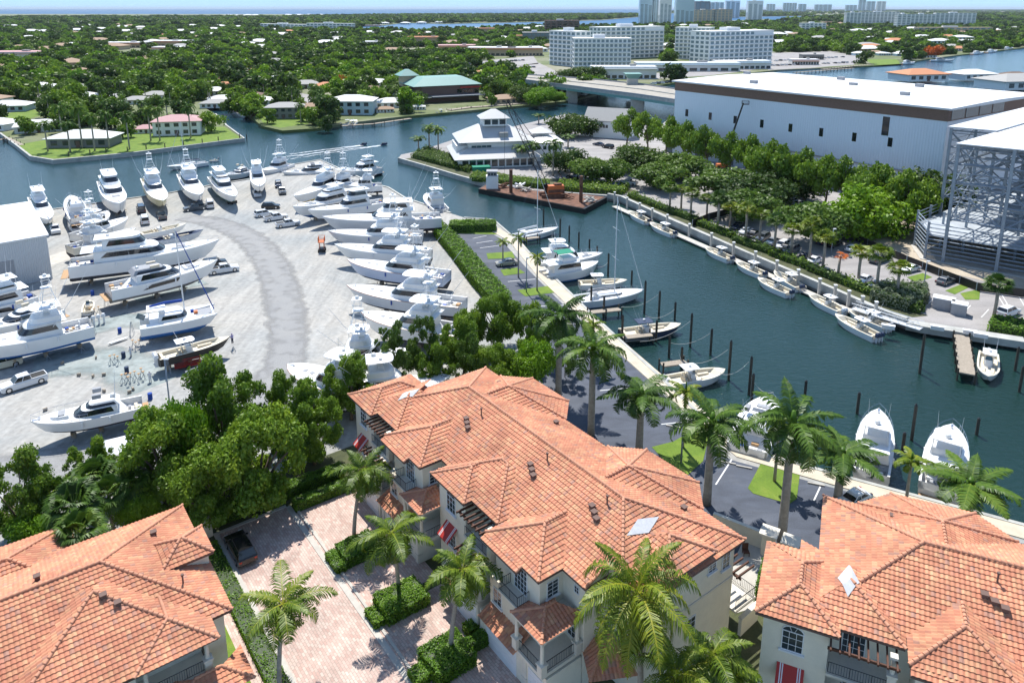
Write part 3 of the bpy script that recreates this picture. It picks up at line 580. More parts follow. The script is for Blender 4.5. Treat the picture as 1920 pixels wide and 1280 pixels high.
    # first floor lean-to roofs
    for u0, u1 in ((4.9, 7.8), (10.4, 15.2), (22.9, 25.0), (29.2, 33.9)):
        r2 = Roof(); r2.plane([(u0, -1.9, 3.1), (u1, -1.9, 3.1), (u1, .1, 4.1), (u0, .1, 4.1)]); r2.cap((u0, -1.9, 3.1), (u0, .1, 4.1)); r2.cap((u1, -1.9, 3.1), (u1, .1, 4.1)); r2.build('canopy_roof', root)
    # porch roofs, second floor
    for u0 in (15.2, 33.4): r2 = Roof(); r2.hip(u0, u0+3.9, -1.7, 3.2, 6.6, .42, skip='b', caps='abr'); r2.build('porch_roof', root)
    r2 = Roof()
    r2.plane([(36.8, 2.9, 3.3), (39.6, 1.2, 3.3), (37.9, 4.6, 4.9)]); r2.plane([(39.6, 1.2, 3.3), (41.4, 4.6, 3.3), (37.9, 4.6, 4.9)]); r2.cap((39.6, 1.2, 3.3), (37.9, 4.6, 4.9)) 
    r2.plane([(41.9, 13.0, 8.6), (41.9, 15.2, 8.6), (41.2, 15.2, 9.0), (41.2, 13.0, 9.0)]) if False else None
    o2 = r2.build('canopy_roof', root)
    for u0 in (15.2, 33.4):
        mb = MB(); mb.bx(u0+.05, u0+3.85, -1.65, 3, 6.42, 6.58); mb.build('porch_ceiling', M['trim'], root); mb = MB(); mb.bx(u0+.2, u0+3.7, -1.5, 2.6, 3.1, 3.4); mb.build('balcony_slab', M['trim'], root)
        for x, y in ((u0+.35, -1.35), (u0+3.55, -1.35), (u0+3.55, 2.2)): column(root, x, y, 3.4, 6.45)
        railing(root, [(u0+.35, -1.35), (u0+3.55, -1.35), (u0+3.55, 2.2)], 3.4)
        for x in (u0+1.1, u0+2.5): window(root, (x, 2.58, 4.9) if u0 > 20 else (x, 2.58, 4.9), 1.0, 2.2, (0, -1), cols=2, rows=4, sill=False, name='french_door')
    # second floor terraces with small pergola
    for u0 in (5.3, 23.9):
        mb = MB(); mb.bx(u0, u0+4.0, -1.3, 2.5, 2.96, 3.12); mb.build('terrace_slab', M['trim'], root); mb = MB(); mb.bx(u0+1.2, u0+4, -1.0, .3, 6.15, 6.4); mb.build('beam', M['trim'], root)
        for x in (u0+1.5, u0+3.7): column(root, x, -1.0, 3.1, 6.2)
        railing(root, [(u0+1.5, -1.0), (u0+3.7, -1.0), (u0+3.7, 1.8)], 3.12)
        for x in (u0+1.5, u0+2.9): window(root, (x, 2.58, 4.6), .95, 2.2, (0, -1), cols=2, rows=4, sill=False, name='french_door')
        pergola(root, u0+.8, u0+4.1, -1.2, -.2, 6.6)
        # third floor balcony
        mb = MB(); mb.bx(u0-.2, u0+4.2, .2, 2.5, 6.4, 6.62); mb.build('balcony_slab', M['trim'], root)
        railing(root, [(u0-.1, .3), (u0+3.6, .3)], 6.62); column(root, u0+3.9, .4, 6.62, 9.7, base=1.5)
        window(root, (u0+1.5, 2.58, 7.9), 1.6, 2.2, (0, -1), cols=4, rows=4, sill=False, name='french_door'); pergola(root, u0-.1, u0+4.1, -.3, 1.5, 9.35)
    for u0 in (0, 18.4):
        window(root, (u0+2.7, .59, 8.0), 1.5, 1.7, (0, -1), arch=True, cols=3, rows=3)
        window(root, (u0+2.7, .59, 4.2), 1.3, 1.5, (0, -1), cols=3, rows=3)
        aw = MB()
        n = 25
        for i in range(n):
            x0 = u0+1.8+1.9*i/n; x1 = u0+1.8+1.9*(i+1)/n; aw.add([(x0, .58, 5.9), (x1, .58, 5.9), (x1, -.5, 4.9), (x0, -.5, 4.9), (x1, -.5, 4.75), (x0, -.5, 4.75)], [(0, 1, 2, 3), (3, 2, 4, 5)], mi=1 if i in (3, 5, 19, 21) else 0)
        aw.build('awning', [M['redpaint'], M['white']], root)
    for u0 in (10.0, 28.2):
        window(root, (u0+5.6, .19, 7.9), .01, .01, (0, -1), sill=False) if False else None
        window(root, (u0+4.1, -.02+.2, 7.95), 1.7, 2.3, (0, -1), cols=4, rows=5, sill=False, name='french_door')
        mb = MB(); mb.bx(u0+2.6, u0+5.3, -1.1, .2, 6.45, 6.62); mb.build('balcony_slab', M['trim'], root)
        railing(root, [(u0+2.7, .15), (u0+2.7, -1.0), (u0+5.2, -1.0), (u0+5.2, .15)], 6.62)
        window(root, (u0+6.51, 1.5, 8.1), 1.2, 1.5, (1, 0), cols=2, rows=4)
        window(root, (u0+1.8, -.51, 4.9), 1.2, 1.5, (0, -1), cols=2, rows=3)
    window(root, (36.4, 2.58, 8.6), .6, .7, (0, -1), cols=2, rows=2, sill=False)
    for y, z, ww, hh, ar in ((6.2, 8.2, 1.0, 1.5, True), (12.9, 8.7, 1.0, .8, False), (14.7, 8.5, 1.0, 1.6, False), (6.4, 4.2, 1.1, 1.5, False), (10.6, 4.4, 1.1, 1.6, False), (9.2, 1.6, 1.2, 1.5, False)): window(root, (41.31, y, z), ww, hh, (1, 0), arch=ar)
    window(root, (39.3, 4.98, 8.2), 1.1, 1.5, (0, -1), arch=True); window(root, (39.6, 4.98, 4.4), 1.1, 1.5, (0, -1)); window(root, (36.0, 2.58, 1.5), 1.1, 1.5, (0, -1))
    for x, y in ((6.3, 3.3), (8.9, 13.2), (12, 13.2), (27, 13.5)): pass
    # rooftop vents
    for x, y in ((15.0, 6.3), (15.6, 6.0), (16.2, 5.7), (25.3, 6.6), (25.9, 6.3), (26.5, 6.0), (33.2, 7.0), (33.8, 6.7), (34.4, 6.4)): vent(roof, x, y, Z+.4*(y-2))
    for x, y in ((15.9, 7.6), (26.2, 7.9), (34.0, 8.0)): pipe(roof, x, y, Z+.4*(y-2))
    for x, y in ((20, 14.2), (37, 14.3), (9.5, 14.5), (28, 14.6)): vent(roof, x, y, Z+.4*(16.4-y))
    # rear pergola off the right end
    pergola(root, 38.2, 41.6, 16.2, 18.4, 6.3)
    mb = MB(); mb.bx(37.5, 41.9, 15.8, 18.6, 3.0, 3.2); mb.build('terrace_slab', M['trim'], root); railing(root, [(41.8, 15.9), (41.8, 18.5), (37.6, 18.5)], 3.2)
    return root
th = townhouse('townhouse_block')
th.location = AB(72.9, 31.1); th.rotation_euler = (0, 0, math.atan2(-AX.y, -AX.x))
tag(th, 'three storey cream townhouse block with orange clay tile roof in the centre of the foreground', 'townhouse', 'cream townhouse blocks')
t2 = copy_tree(th); rd = AX*-.875+BX*.48
t2.location = AB(25.9, 41.6); t2.rotation_euler = (0, 0, math.atan2(rd.y, rd.x))
tag(t2, 'cream townhouse block with red awning and tiled roof cut off by the right edge', 'townhouse', 'cream townhouse blocks')

# left townhouse block, two storeys; local u = 72 - a, v = b
def leftblock():
    root = empty('townhouse_block'); Z = 6.3; p = .39; rf = Roof(); A_ = lambda a: 72-a
    ax = Z+7.85*p
    # big hip roof: a 53.3..69.2, b ..12.0, ridge running left at a=61.25
    rf.plane([(A_(69.2), 12, Z), (A_(53.3), 12, Z), (A_(61.2), 4.1, ax)]); rf.plane([(A_(53.3), 12, Z), (A_(61.2), 4.1, ax), (A_(61.2), -22, ax), (A_(53.3), -22, Z)]); rf.plane([(A_(69.2), 12, Z), (A_(61.2), 4.1, ax), (A_(61.2), -22, ax), (A_(69.2), -22, Z)])
    rf.cap((A_(69.2), 12, Z), (A_(61.2), 4.1, ax)); rf.cap((A_(53.3), 12, Z), (A_(61.2), 4.1, ax)); rf.cap((A_(61.2), 4.1, ax), (A_(61.2), -22, ax))
    rf.hip(A_(66), A_(51.2), -4.0, 10.3, Z+.02, p, skip='l', caps='bc')
    rf.hip(A_(60), A_(49.6), -18, -2.5, Z+.03, p, skip='l', caps='bcr')
    rf.hip(A_(60), A_(51.0), 4.4, 10.35, Z+.05, p, skip='l', caps='bcr')
    # raised corner tower roof
    tz = 7.6
    rf.hip(A_(63.2), A_(59.2), 8.1, 12.3, tz, .5, caps='abcd')
    # neighbour wing at the far back left
    rf.hip(A_(74), A_(64), -22, 3, Z-.8, p, caps='abcdr')
    roof = rf.build('roof', root)
    mb = MB()
    for r in ((A_(69.2), A_(53.3), -22, 12, Z), (A_(60), A_(51.2), -4, 10.3, Z), (A_(59), A_(49.6), -18, -2.5, Z), (A_(63.2), A_(59.2), 8.1, 12.3, tz)): eave_slab(mb, *r)
    mb.build('eave_soffit', M['wall_brown'], roof)
    w = MB(); w.bx(A_(68.6), A_(53.9), -21, 11.4, 0, Z-.2); w.bx(A_(62.8), A_(59.6), 8.5, 11.9, Z-.2, tz-.2); w.bx(A_(56), A_(54.2), -4, 9.7, 0, Z-.21); w.bx(A_(56), A_(50.4), -17.5, -3.1, 0, Z-.21)
    w.bx(A_(54.4), A_(51.6), 4.9, 9.8, 0, 3.3); w.bx(A_(56), A_(52.3), -3.4, 4.6, 0, Z-.22)
    w.build('wall', M['stucco'], root)
    column(root, A_(51.9), 9.5, 3.3, Z-.2); column(root, A_(51.9), 5.2, 3.3, Z-.2); railing(root, [(A_(51.9), 5.2), (A_(51.9), 9.5)], 3.3); railing(root, [(A_(51.9), 9.5), (A_(54), 9.5)], 3.3)
    window(root, (A_(54.18), 7.3, 4.6), 2.6, 1.9, (1, 0), cols=4, rows=4, sill=False, name='french_door')
    window(root, (A_(52.28), 3.0, 4.8), 1.8, 1.6, (1, 0), cols=4, rows=3); window(root, (A_(52.28), .2, 4.8), 1.4, 1.6, (1, 0), cols=3, rows=3)
    r2 = Roof(); r2.hip(A_(53), A_(49.2), 6.4, 12.2, 3.0, .38, skip='l', caps='bcr'); r2.build('canopy_roof', root); r2 = Roof(); r2.plane([(A_(52.3), -1, 3.6), (A_(52.3), 3.6, 3.6), (A_(50.6), 3.6, 3.0), (A_(50.6), -1, 3.0)]); r2.build('canopy_roof', root)
    for a, b in ((62.6, -.2), (57.6, 3.7), (56.6, 4.5)): vent(roof, A_(a), b, Z+.39*(min(a-51.2, 7)))
    for a, b in ((64.6, 8.6),): vent(roof, A_(a), b, Z+.39*(12-b))
    pipe(roof, A_(57.2), 9.3, Z+1.1); pipe(roof, A_(57.5), -3.4, Z+1.6)
    root.location = AB(72, 0); root.rotation_euler = (0, 0, math.atan2(-AX.y, -AX.x))
    return tag(root, 'lower cream townhouse block with spreading clay tile roof at the bottom left', 'townhouse')
leftblock()
# ------------------------------------------------------------ vegetation
def quads_mesh(name, V, T, m, extra=None, smooth=False):
    n = len(V)//4; me = bpy.data.meshes.new(name)
    me.vertices.add(4*n); me.vertices.foreach_set('co', np.asarray(V, dtype=np.float32).ravel())
    me.loops.add(4*n); me.loops.foreach_set('vertex_index', np.arange(4*n, dtype=np.int32))
    me.polygons.add(n); me.polygons.foreach_set('loop_start', np.arange(0, 4*n, 4, dtype=np.int32)); me.polygons.foreach_set('loop_total', np.full(n, 4, dtype=np.int32))
    me.update(calc_edges=True)
    at = me.attributes.new('tint', 'FLOAT', 'FACE'); at.data.foreach_set('value', np.asarray(T, dtype=np.float32)); me.materials.append(m); return me
def leaves(C, Nrm, size, r, asp=.62):
    n = len(C); a = r.normal(size=(n, 3)); t = np.cross(Nrm, a); t /= np.linalg.norm(t, axis=1)[:, None]+1e-9; b = np.cross(Nrm, t)
    s = size*(0.6+.8*r.random(n))[:, None]; tt = t*s*.5; bb = b*s*.5*asp
    return np.stack([C-tt, C-bb, C+tt, C+bb], 1).reshape(-1, 3)
def crown(n, size, nl=16, flat=.62, seed=1, top=1.0, lobe=(.30, .48), gap=.0, z0=.35):
    r = np.random.default_rng(seed); lc = []
    while len(lc) < nl:
        p = r.uniform(-1, 1, 3)
        if (.25 if nl < 24 else .5) < np.linalg.norm(p) < 1.08: lc.append(p*np.array([.72, .72, .62*flat*1.3]))
    lc = np.array(lc); lr = r.uniform(*lobe, nl); pick = r.choice(nl, n, p=lr**2/(lr**2).sum())
    d = r.normal(size=(n, 3)); d[:, 2] = d[:, 2]*.9+.25; d /= np.linalg.norm(d, axis=1)[:, None]
    rad = lr[pick]*(r.random(n)**.35)
    wob = 1+.22*np.sin(7*d[:, 0]+pick)*np.cos(6*d[:, 1]+2*pick)
    C = lc[pick]+d*(rad*wob)[:, None]*np.array([1, 1, .8]); C[:, 2] += z0+flat*.6
    N = d*.9+r.normal(size=(n, 3))*.75; N[:, 2] += .35; N /= np.linalg.norm(N, axis=1)[:, None]
    lt = r.random(nl); T = .45*lt[pick]+.4*r.random(n)+.15*np.clip((C[:, 2]-.5)/1.0, 0, 1)
    return leaves(C, N, size, r), T, lc+np.array([0, 0, z0+flat*.6])
def tree_proto(name, n, size, m, seed, flat=.62, nl=16, trunk=.035, z0=.35, limbs=7, bare=False, lobe=(.30, .48)):
    root = empty(name); V, T, lc = crown(n, size, nl, flat, seed, z0=z0, lobe=lobe)
    link('crown', quads_mesh('crown', V, T, M[m]), root)
    mb = MB(); r = random.Random(seed); fx, fy = r.uniform(-.04, .04), r.uniform(-.04, .04); zt = z0*.8
    mb.tube([(0, 0, -.02), (fx, fy, zt*.5), (fx*1.5, fy*1.5, zt)], trunk*1.25, 8, r2=trunk*.85)
    for p in lc[:limbs]:
        q = Vector(p); b = Vector((fx*1.5, fy*1.5, zt*.9)); mid = b.lerp(q, .5)+Vector((0, 0, .05)); mb.tube([b, mid, q], trunk*.6, 5, r2=trunk*.15)
    mb.build('trunk', M['bark'], root, smooth=True, fix=False); return root
P_ = {}
P_['bigA'] = tree_proto('broadleaf_tree', 27000, .050, 'leaf', 3, nl=60, lobe=(.09, .24), trunk=.05, limbs=12); P_['bigB'] = tree_proto('broadleaf_tree', 25000, .052, 'leaf', 8, nl=54, lobe=(.09, .24), flat=.78, trunk=.045, limbs=12); P_['bright'] = tree_proto('broadleaf_tree', 12000, .075, 'leafbright', 5, nl=18)
P_['thin'] = tree_proto('loose_tree', 9000, .066, 'leafolive', 11, nl=34, lobe=(.10, .24), flat=.95, trunk=.02)
P_['midA'] = tree_proto('oak_tree', 5200, .10, 'leafolive', 21, flat=.42, nl=20, lobe=(.22, .36), trunk=.03); P_['midB'] = tree_proto('oak_tree', 5200, .10, 'leafdark', 24, flat=.5, nl=18); P_['ficus'] = tree_proto('ficus_tree', 9000, .09, 'leafbright', 27, flat=.62, nl=30, lobe=(.24, .34), trunk=.06, z0=.2)
P_['lolly'] = tree_proto('mahogany_tree', 4200, .11, 'leaf', 31, flat=.5, nl=10, lobe=(.28, .42), trunk=.045, z0=.75)
for i, (m, fl) in enumerate((('leaf', .6), ('leafdark', .55), ('leafdark', .7), ('leafolive', .5), ('leaf', .75), ('leafbright', .65))):
    P_['far%d' % i] = tree_proto('tree', 1150, .19, m, 40+i, flat=fl, nl=11, trunk=.05, z0=.3, limbs=3)
P_['flame'] = tree_proto('flame_tree', 1500, .17, 'flame', 51, flat=.35, nl=10, z0=.35)

def frond(r, az, e0, L, droop, lw=.11, ll=.26, n=24, segs=9, hang=.5, tip=.5):
    pts = [np.zeros(3)]; el = e0; ds = L/segs; hx = np.array([math.cos(az), math.sin(az), 0]); rise = []
    for i in range(segs):
        d = hx*math.cos(el)+np.array([0, 0, math.sin(el)]); pts.append(pts[-1]+d*ds); el -= droop/segs*(1+.9*i/segs)
    pts = np.array(pts); side = np.array([-math.sin(az), math.cos(az), 0]); Q = []; T = []
    base_t = r.uniform(.1, .9)
    for k in range(n):
        s = .12+.86*k/(n-1); x = s*segs; i = min(int(x), segs-1); p = pts[i]+(pts[i+1]-pts[i])*(x-i); fw = (pts[i+1]-pts[i])/ds
        l = L*ll*(math.sin(math.pi*min(1, (s*.92+.12)))**.6)*(1-.35*s)
        for sg in (-1, 1):
            d = side*sg*r.uniform(.75, 1)+fw*r.uniform(.45, .8)+np.array([0, 0, r.uniform(-.25, .3)]); d /= np.linalg.norm(d)
            mid = p+d*l*.5; d2 = d+np.array([0, 0, -hang*r.uniform(.6, 1.5)]); d2 /= np.linalg.norm(d2); end = mid+d2*l*.55; w = fw*lw*.5
            Q += [p-w*.6, p+w*.6, mid+w, mid-w, mid-w, mid+w, end+w*.15, end-w*.15]; t = min(1, max(0, base_t*.6+r.uniform(0, .4))); T += [t, t]
    # rachis
    for i in range(segs):
        w = side*.045*(1-.7*i/segs)*L/4; Q += [pts[i]-w, pts[i]+w, pts[i+1]+w, pts[i+1]-w]; T.append(1.0)
    return Q, T
def palm_proto(name, h, nf, L, seed, m='frond', lean=0, elev=(1.35, -.55), droop=(.9, 1.9), tr=.2, hang=.5, ll=.26, lw=.11, n=24, shaft=True, nuts=False, trm='palmbark', bulge=0):
    r = random.Random(seed); root = empty(name); Q = []; T = []
    lx, ly = lean*math.cos(seed), lean*math.sin(seed)
    tp = [Vector((lx*(t**1.7), ly*(t**1.7), h*t)) for t in (0, .15, .35, .55, .75, .9, 1)]
    for k in range(nf):
        f = (k+.5)/nf; az = k*2.39996+r.uniform(-.2, .2); e0 = elev[0]+(elev[1]-elev[0])*f**.8; q, t = frond(r, az, e0, L*r.uniform(.85, 1.05)*(1 if f > .12 else .8), r.uniform(*droop)*(.5+.6*math.cos(e0)**1), lw, ll, n, hang=hang)
        q = [np.array(x)+np.array([lx, ly, h]) for x in q]; Q += q; T += t
    link('fronds', quads_mesh('fronds', np.array(Q), T, M[m]), root)
    mb = MB(); mb.tube(tp, tr, 10, r2=tr*.68); mb.build('trunk', M[trm], root, smooth=True, fix=False)
    if shaft: mb = MB(); mb.tube([tp[-1]-Vector((0, 0, .1)), tp[-1]+Vector((0, 0, 1.1))], tr*.85, 8, r2=tr*.35); mb.build('crownshaft', M['hedge'], root, smooth=True, fix=False)
    if nuts:
        mb = MB()
        for k in range(9): a = k*.7; mb.dome((lx+.28*math.cos(a), ly+.28*math.sin(a), h-.25-.1*(k % 3)), .13, .15, 6, m=4, full=True)
        mb.build('coconuts', M['wood'], root)
    return root
P_['royA'] = palm_proto('royal_palm', 10, 22, 4.1, 2, elev=(1.4, -.7), droop=(1.3, 2.2), tr=.27, hang=1.5, ll=.25, lw=.11, n=40); P_['royB'] = palm_proto('royal_palm', 10, 21, 4.2, 9, elev=(1.45, -.6), droop=(1.2, 2.3), tr=.27, hang=1.5, ll=.25, lw=.11, n=40)
P_['cocA'] = palm_proto('coconut_palm', 8, 25, 3.4, 4, m='frondyel', lean=.9, elev=(1.35, -1.15), droop=(1.1, 2.2), tr=.15, hang=1.6, ll=.30, n=36, lw=.085, shaft=False, nuts=True); P_['cocB'] = palm_proto('coconut_palm', 8, 23, 3.5, 13, m='frondyel', lean=1.2, elev=(1.35, -1.15), droop=(1.1, 2.2), tr=.14, hang=1.5, ll=.29, n=36, lw=.085, shaft=False, nuts=True)
P_['cocBig'] = palm_proto('coconut_palm', 9.5, 30, 5.2, 21, m='frondyel', lean=.5, elev=(1.4, -1.2), droop=(1.0, 2.1), tr=.2, hang=1.7, ll=.26, n=56, lw=.08, shaft=False, nuts=True)
P_['smpalm'] = palm_proto('small_palm', 6, 11, 2.0, 17, m='frondyel', elev=(1.3, -.3), droop=(.9, 1.7), tr=.13, hang=.8, n=16, lw=.14)
P_['farpalm'] = palm_proto('far_palm', 9, 15, 3.6, 31, m='frond', elev=(1.3, -.7), droop=(1.2, 2.2), tr=.22, hang=.9, n=11, lw=.34, shaft=False)
def sabal_proto(name, h, nf, rad, seed, m='frond', segs=11, tr=.17, dead=False):
    r = random.Random(seed); root = empty(name); Q = []; T = []
    for k in range(nf):
        az = r.uniform(0, 6.283); z = 1-1.55*(k+.5)/nf; el = math.asin(max(-1, min(1, z))); d = np.array([math.cos(az)*math.cos(el), math.sin(az)*math.cos(el), math.sin(el)])
        pt = d*rad*r.uniform(.4, .6); side = np.array([-math.sin(az), math.cos(az), 0]); upv = np.cross(d, side); t0 = r.uniform(.1, .9)
        w = side*.025; Q += [-w, w, pt+w, pt-w]; T.append(.9)
        for j in range(segs):
            a = (j/(segs-1)-.5)*2.7; v = d*math.cos(a)+side*math.sin(a)+upv*.12*math.cos(2*a); v /= np.linalg.norm(v); l = rad*.62*r.uniform(.8, 1.05)
            mid = pt+v*l*.6; end = mid+(v+np.array([0, 0, -.75]))*l*.42; ww = np.cross(v, upv)*rad*.045
            Q += [pt-ww*.3, pt+ww*.3, mid+ww, mid-ww, mid-ww, mid+ww, end+ww*.2, end-ww*.2]; T += [min(1, t0*.7+r.uniform(0, .3))]*2
    Q = [np.array(x)+np.array([0, 0, h]) for x in Q]
    link('fronds', quads_mesh('fronds', np.array(Q), T, M[m]), root); mb = MB(); mb.tube([(0, 0, 0), (.05, .03, h*.5), (0, 0, h)], tr*1.1, 8, r2=tr); mb.build('trunk', M['palmbark'], root, smooth=True, fix=False); return root
P_['sabal'] = sabal_proto('sabal_palm', 5.5, 34, 1.55, 6); P_['sabalB'] = sabal_proto('sabal_palm', 5.5, 30, 1.5, 14, m='frondyel'); P_['sabalNear'] = sabal_proto('sabal_palm', 5, 44, 2.0, 16, segs=16)
P_['sabaldead'] = sabal_proto('dying_palm', 5.5, 9, 1.0, 15, m='flame')

def hz(base, topy, zb=0.0):
    P = G(*base, zb); dep = P.y; lo = zb
    # height whose image row equals topy
    k = (CY-topy)/F; c, s_ = math.cos(PITCH), math.sin(PITCH)   # up/dep = k
    z = (k*c*P.y - s_*P.y)/(c + k*s_); return P, z+H
def tree_at(key, x, y, hc, rad, hgt, label, group, cat='tree', rz=None):
    """tree whose crown centre (hc m up) is seen at (x, y); rad = crown radius"""
    p = G(x, y, hc); pr = P_[key]; s = rad; sz = hgt/1.45
    return place(pr, (p.x, p.y, 0), random.uniform(0, 6.28) if rz is None else rz, (s, s, sz), label, group, cat)
# belt of trees between the yard and the townhouses
belt = [('bigA', 300, 838, 6.5, 6.6, 12, 'largest round leafy tree left of centre, its trunk rising behind the black car'), ('bigB', 418, 780, 6.5, 6.2, 12.5, 'broad leafy tree towering beside the yard light pole'),
        ('bigA', 478, 862, 6.0, 6.8, 12.5, 'leafy tree overhanging the closed end of the paved court'), ('bigB', 585, 800, 5, 4.6, 9.5, 'leafy tree just left of the centre townhouse gable end'),
        ('bigB', 655, 722, 5, 4.4, 9, 'tree standing in front of the half hidden white bow with a dark rub rail'), ('thin', 735, 680, 5, 3.6, 9, 'loose open tree in front of the nearest hauled out boats'), ('thin', 795, 660, 5, 3.4, 9, 'thin multi stemmed tree behind the centre townhouse roof'),
        ('bigB', 868, 650, 5, 4.4, 9.5, 'dense olive green tree behind the centre townhouse ridge'), ('bigA', 935, 600, 5, 5.0, 10, 'dense tree closing the near end of the clipped hedge'), ('bright', 1000, 690, 3.6, 3.6, 8, 'bright lime green tree beside the tall palm at the rear roof corner'),
        ('bigA', 930, 690, 4, 4.2, 8, 'dark green tree directly behind the peaked rear roof'), ('thin', 1060, 660, 4, 2.6, 7, 'slender tree between the two tallest palms'), ('thin', 880, 700, 4, 3.2, 8, 'wispy grey green tree behind the highest ridge'),
        ('bigB', 25, 925, 5.5, 4.6, 9.5, 'dark leafy tree at the left edge above the corner roof'), ('bright', 60, 1000, 3, 2.5, 5.5, 'small bright green tree behind the bottom left roof'), ('bright', 255, 960, 2.5, 2.4, 5, 'small bright green tree squeezed beside the fan palms'),
        ('bigA', 390, 905, 5, 5.2, 9.5, 'lower spreading limb mass of leaves above the white wall'), ('bigA', 700, 705, 4, 3.6, 7.5, 'leafy tree against the left roof corner of the centre townhouse'), ('bigB', 815, 690, 4, 3.4, 7.5, 'leafy tree tucked behind the left ridge of the centre townhouse'), ('bigA', 880, 610, 4.5, 3.6, 8, 'leafy tree beside the stern of the broad foredeck yacht'), ('bigB', 1000, 625, 4.5, 4.0, 8.5, 'leafy tree at the corner of the marina car park'), ('bright', 350, 800, 7.5, 3.0, 12, 'bright green top branch of the great tree'), ('bigB', 170, 880, 4, 3.2, 7, 'dark leafy tree behind the fan palms'),
        ('bigB', 545, 760, 5, 3.8, 9, 'narrow leafy tree in front of the blue portable toilet'), ('bigA', 330, 930, 3, 3.2, 5, 'dark shrubby tree behind the white wall of the court')]
for k, x, y, hc, rd_, hg, lb in belt: tree_at(k, x, y, hc, rd_, hg, lb, 'trees between the boatyard and the townhouses')
for i, (x, y, s, lb) in enumerate([(178, 905, 1.0, 'fan palm highest of the clump above the bottom left roof'), (140, 960, 1.1, 'fan palm at the left side of the clump by the corner trees'), (205, 935, .9, 'fan palm in the middle of the clump beside the gravel'), (150, 1010, 1.0, 'fan palm lowest of the clump, touching the bottom left roof'), (245, 915, .85, 'fan palm on the right of the clump under the great leafy tree'), (105, 935, .8, 'fan palm half buried in the dark tree at the left')]):
    p = G(x, y, 5*s); place(P_['sabalNear'], (p.x, p.y, 0), i*1.3, s*1.15, lb, 'clump of fan palms', 'palm')
def ORD(i): return ['first', 'second', 'third', 'fourth', 'fifth', 'sixth', 'seventh', 'eighth', 'ninth', 'tenth', 'eleventh', 'twelfth', 'thirteenth', 'fourteenth', 'fifteenth', 'sixteenth', 'seventeenth', 'eighteenth', 'nineteenth', 'twentieth', 'twenty first', 'twenty second', 'twenty third', 'twenty fourth', 'twenty fifth', 'twenty sixth', 'twenty seventh', 'twenty eighth', 'twenty ninth', 'thirtieth', 'thirty first', 'thirty second'][i]
# royal palms by the marina
roy = [('royA', (1047, 745), 592, 'tallest slim royal palm, its grey trunk beside the rear roof corner'), ('royB', (1108, 815), 655, 'royal palm second from the rear roof corner with hanging brown frond'), ('royA', (1198, 848), 738, 'royal palm in front of the finger pier with the centre console boat'),
       ('royB', (1325, 945), 790, 'royal palm standing behind the right hip corner of the centre roof'), ('royA', (1465, 1015), 795, 'tall royal palm rising by the two square gate pillars'), ('royB', (1570, 938), 848, 'royal palm overhanging the parked white car'), ('smpalm', (1698, 945), 862, 'ragged thin palm between the two moored white motor yachts'), ('royA', (1805, 1000), 905, 'bushy royal palm in front of the rightmost moored yacht'),
       ('smpalm', (943, 492), 453, 'small palm on the farthest parking island'), ('smpalm', (972, 520), 447, 'small palm beside the parked silver saloon'), ('smpalm', (1007, 545), 482, 'small palm on the parking island next to the trawler'), ('smpalm', (1452, 902), 795, 'young palm in a ring of red mulch on the lawn island'), ('smpalm', (1280, 838), 735, 'young palm on the lawn behind the centre roof'), ('smpalm', (1110, 690), 610, 'young palm behind the second royal palm')]
for i, (k, b, ty, lb) in enumerate(roy):
    P, z = hz(b, ty); pr = P_[k]; h0 = 10 if 'roy' in k else 6; hs = z/h0; ws = 1.8 if 'roy' in k else (1.5 if i > 10 or i == 6 else 1.3)
    place(pr, (P.x, P.y, 0), i*1.9, (ws, ws, (z)/h0 if k[0] == 's' else z/h0), lb, 'palms along the marina walk', 'palm')
for i, (k, b, ty, s, lb) in enumerate([('cocA', (664, 1013), 885, 1, 'coconut palm in the farthest clipped bed of the court'), ('cocB', (748, 1112), 975, 1, 'leaning coconut palm in the middle clipped bed of the court'), ('cocA', (845, 1228), 1080, 1, 'coconut palm in the nearest clipped bed of the court')]):
    P, z = hz(b, ty); place(P_[k], (P.x, P.y, 0), [2.6, 4.2, 2.9][i], (1.45, 1.45, z/8), lb, 'coconut palms in the court', 'palm')
for k, x, y, hh, s, rz, lb in [('cocB', 512, 1165, 7.0, 1.5, 1.0, 'coconut palm on the near lawn strip left of the court'), ('cocBig', 1212, 1112, 12.0, 1.3, .5, 'large spreading coconut palm in front of the right end wall'), ('cocB', 1340, 1195, 8.5, 1.3, 3.9, 'coconut palm in the gap between centre and right townhouses'), ('cocBig', 1270, 1255, 8.0, .85, 2.2, 'low coconut palm at the foot of the right end wall'), ('cocBig', 1375, 1275, 6, .6, 5.2, 'lowest coconut palm cut off by the bottom edge')]:
    pr = P_[k]; h0 = 9.5 if k == 'cocBig' else 8; p = G(x, y, hh); place(pr, (p.x, p.y, 0), rz, (s, s, hh/h0), lb, 'coconut palms beside the right end wall' if x > 1000 else None, 'palm')
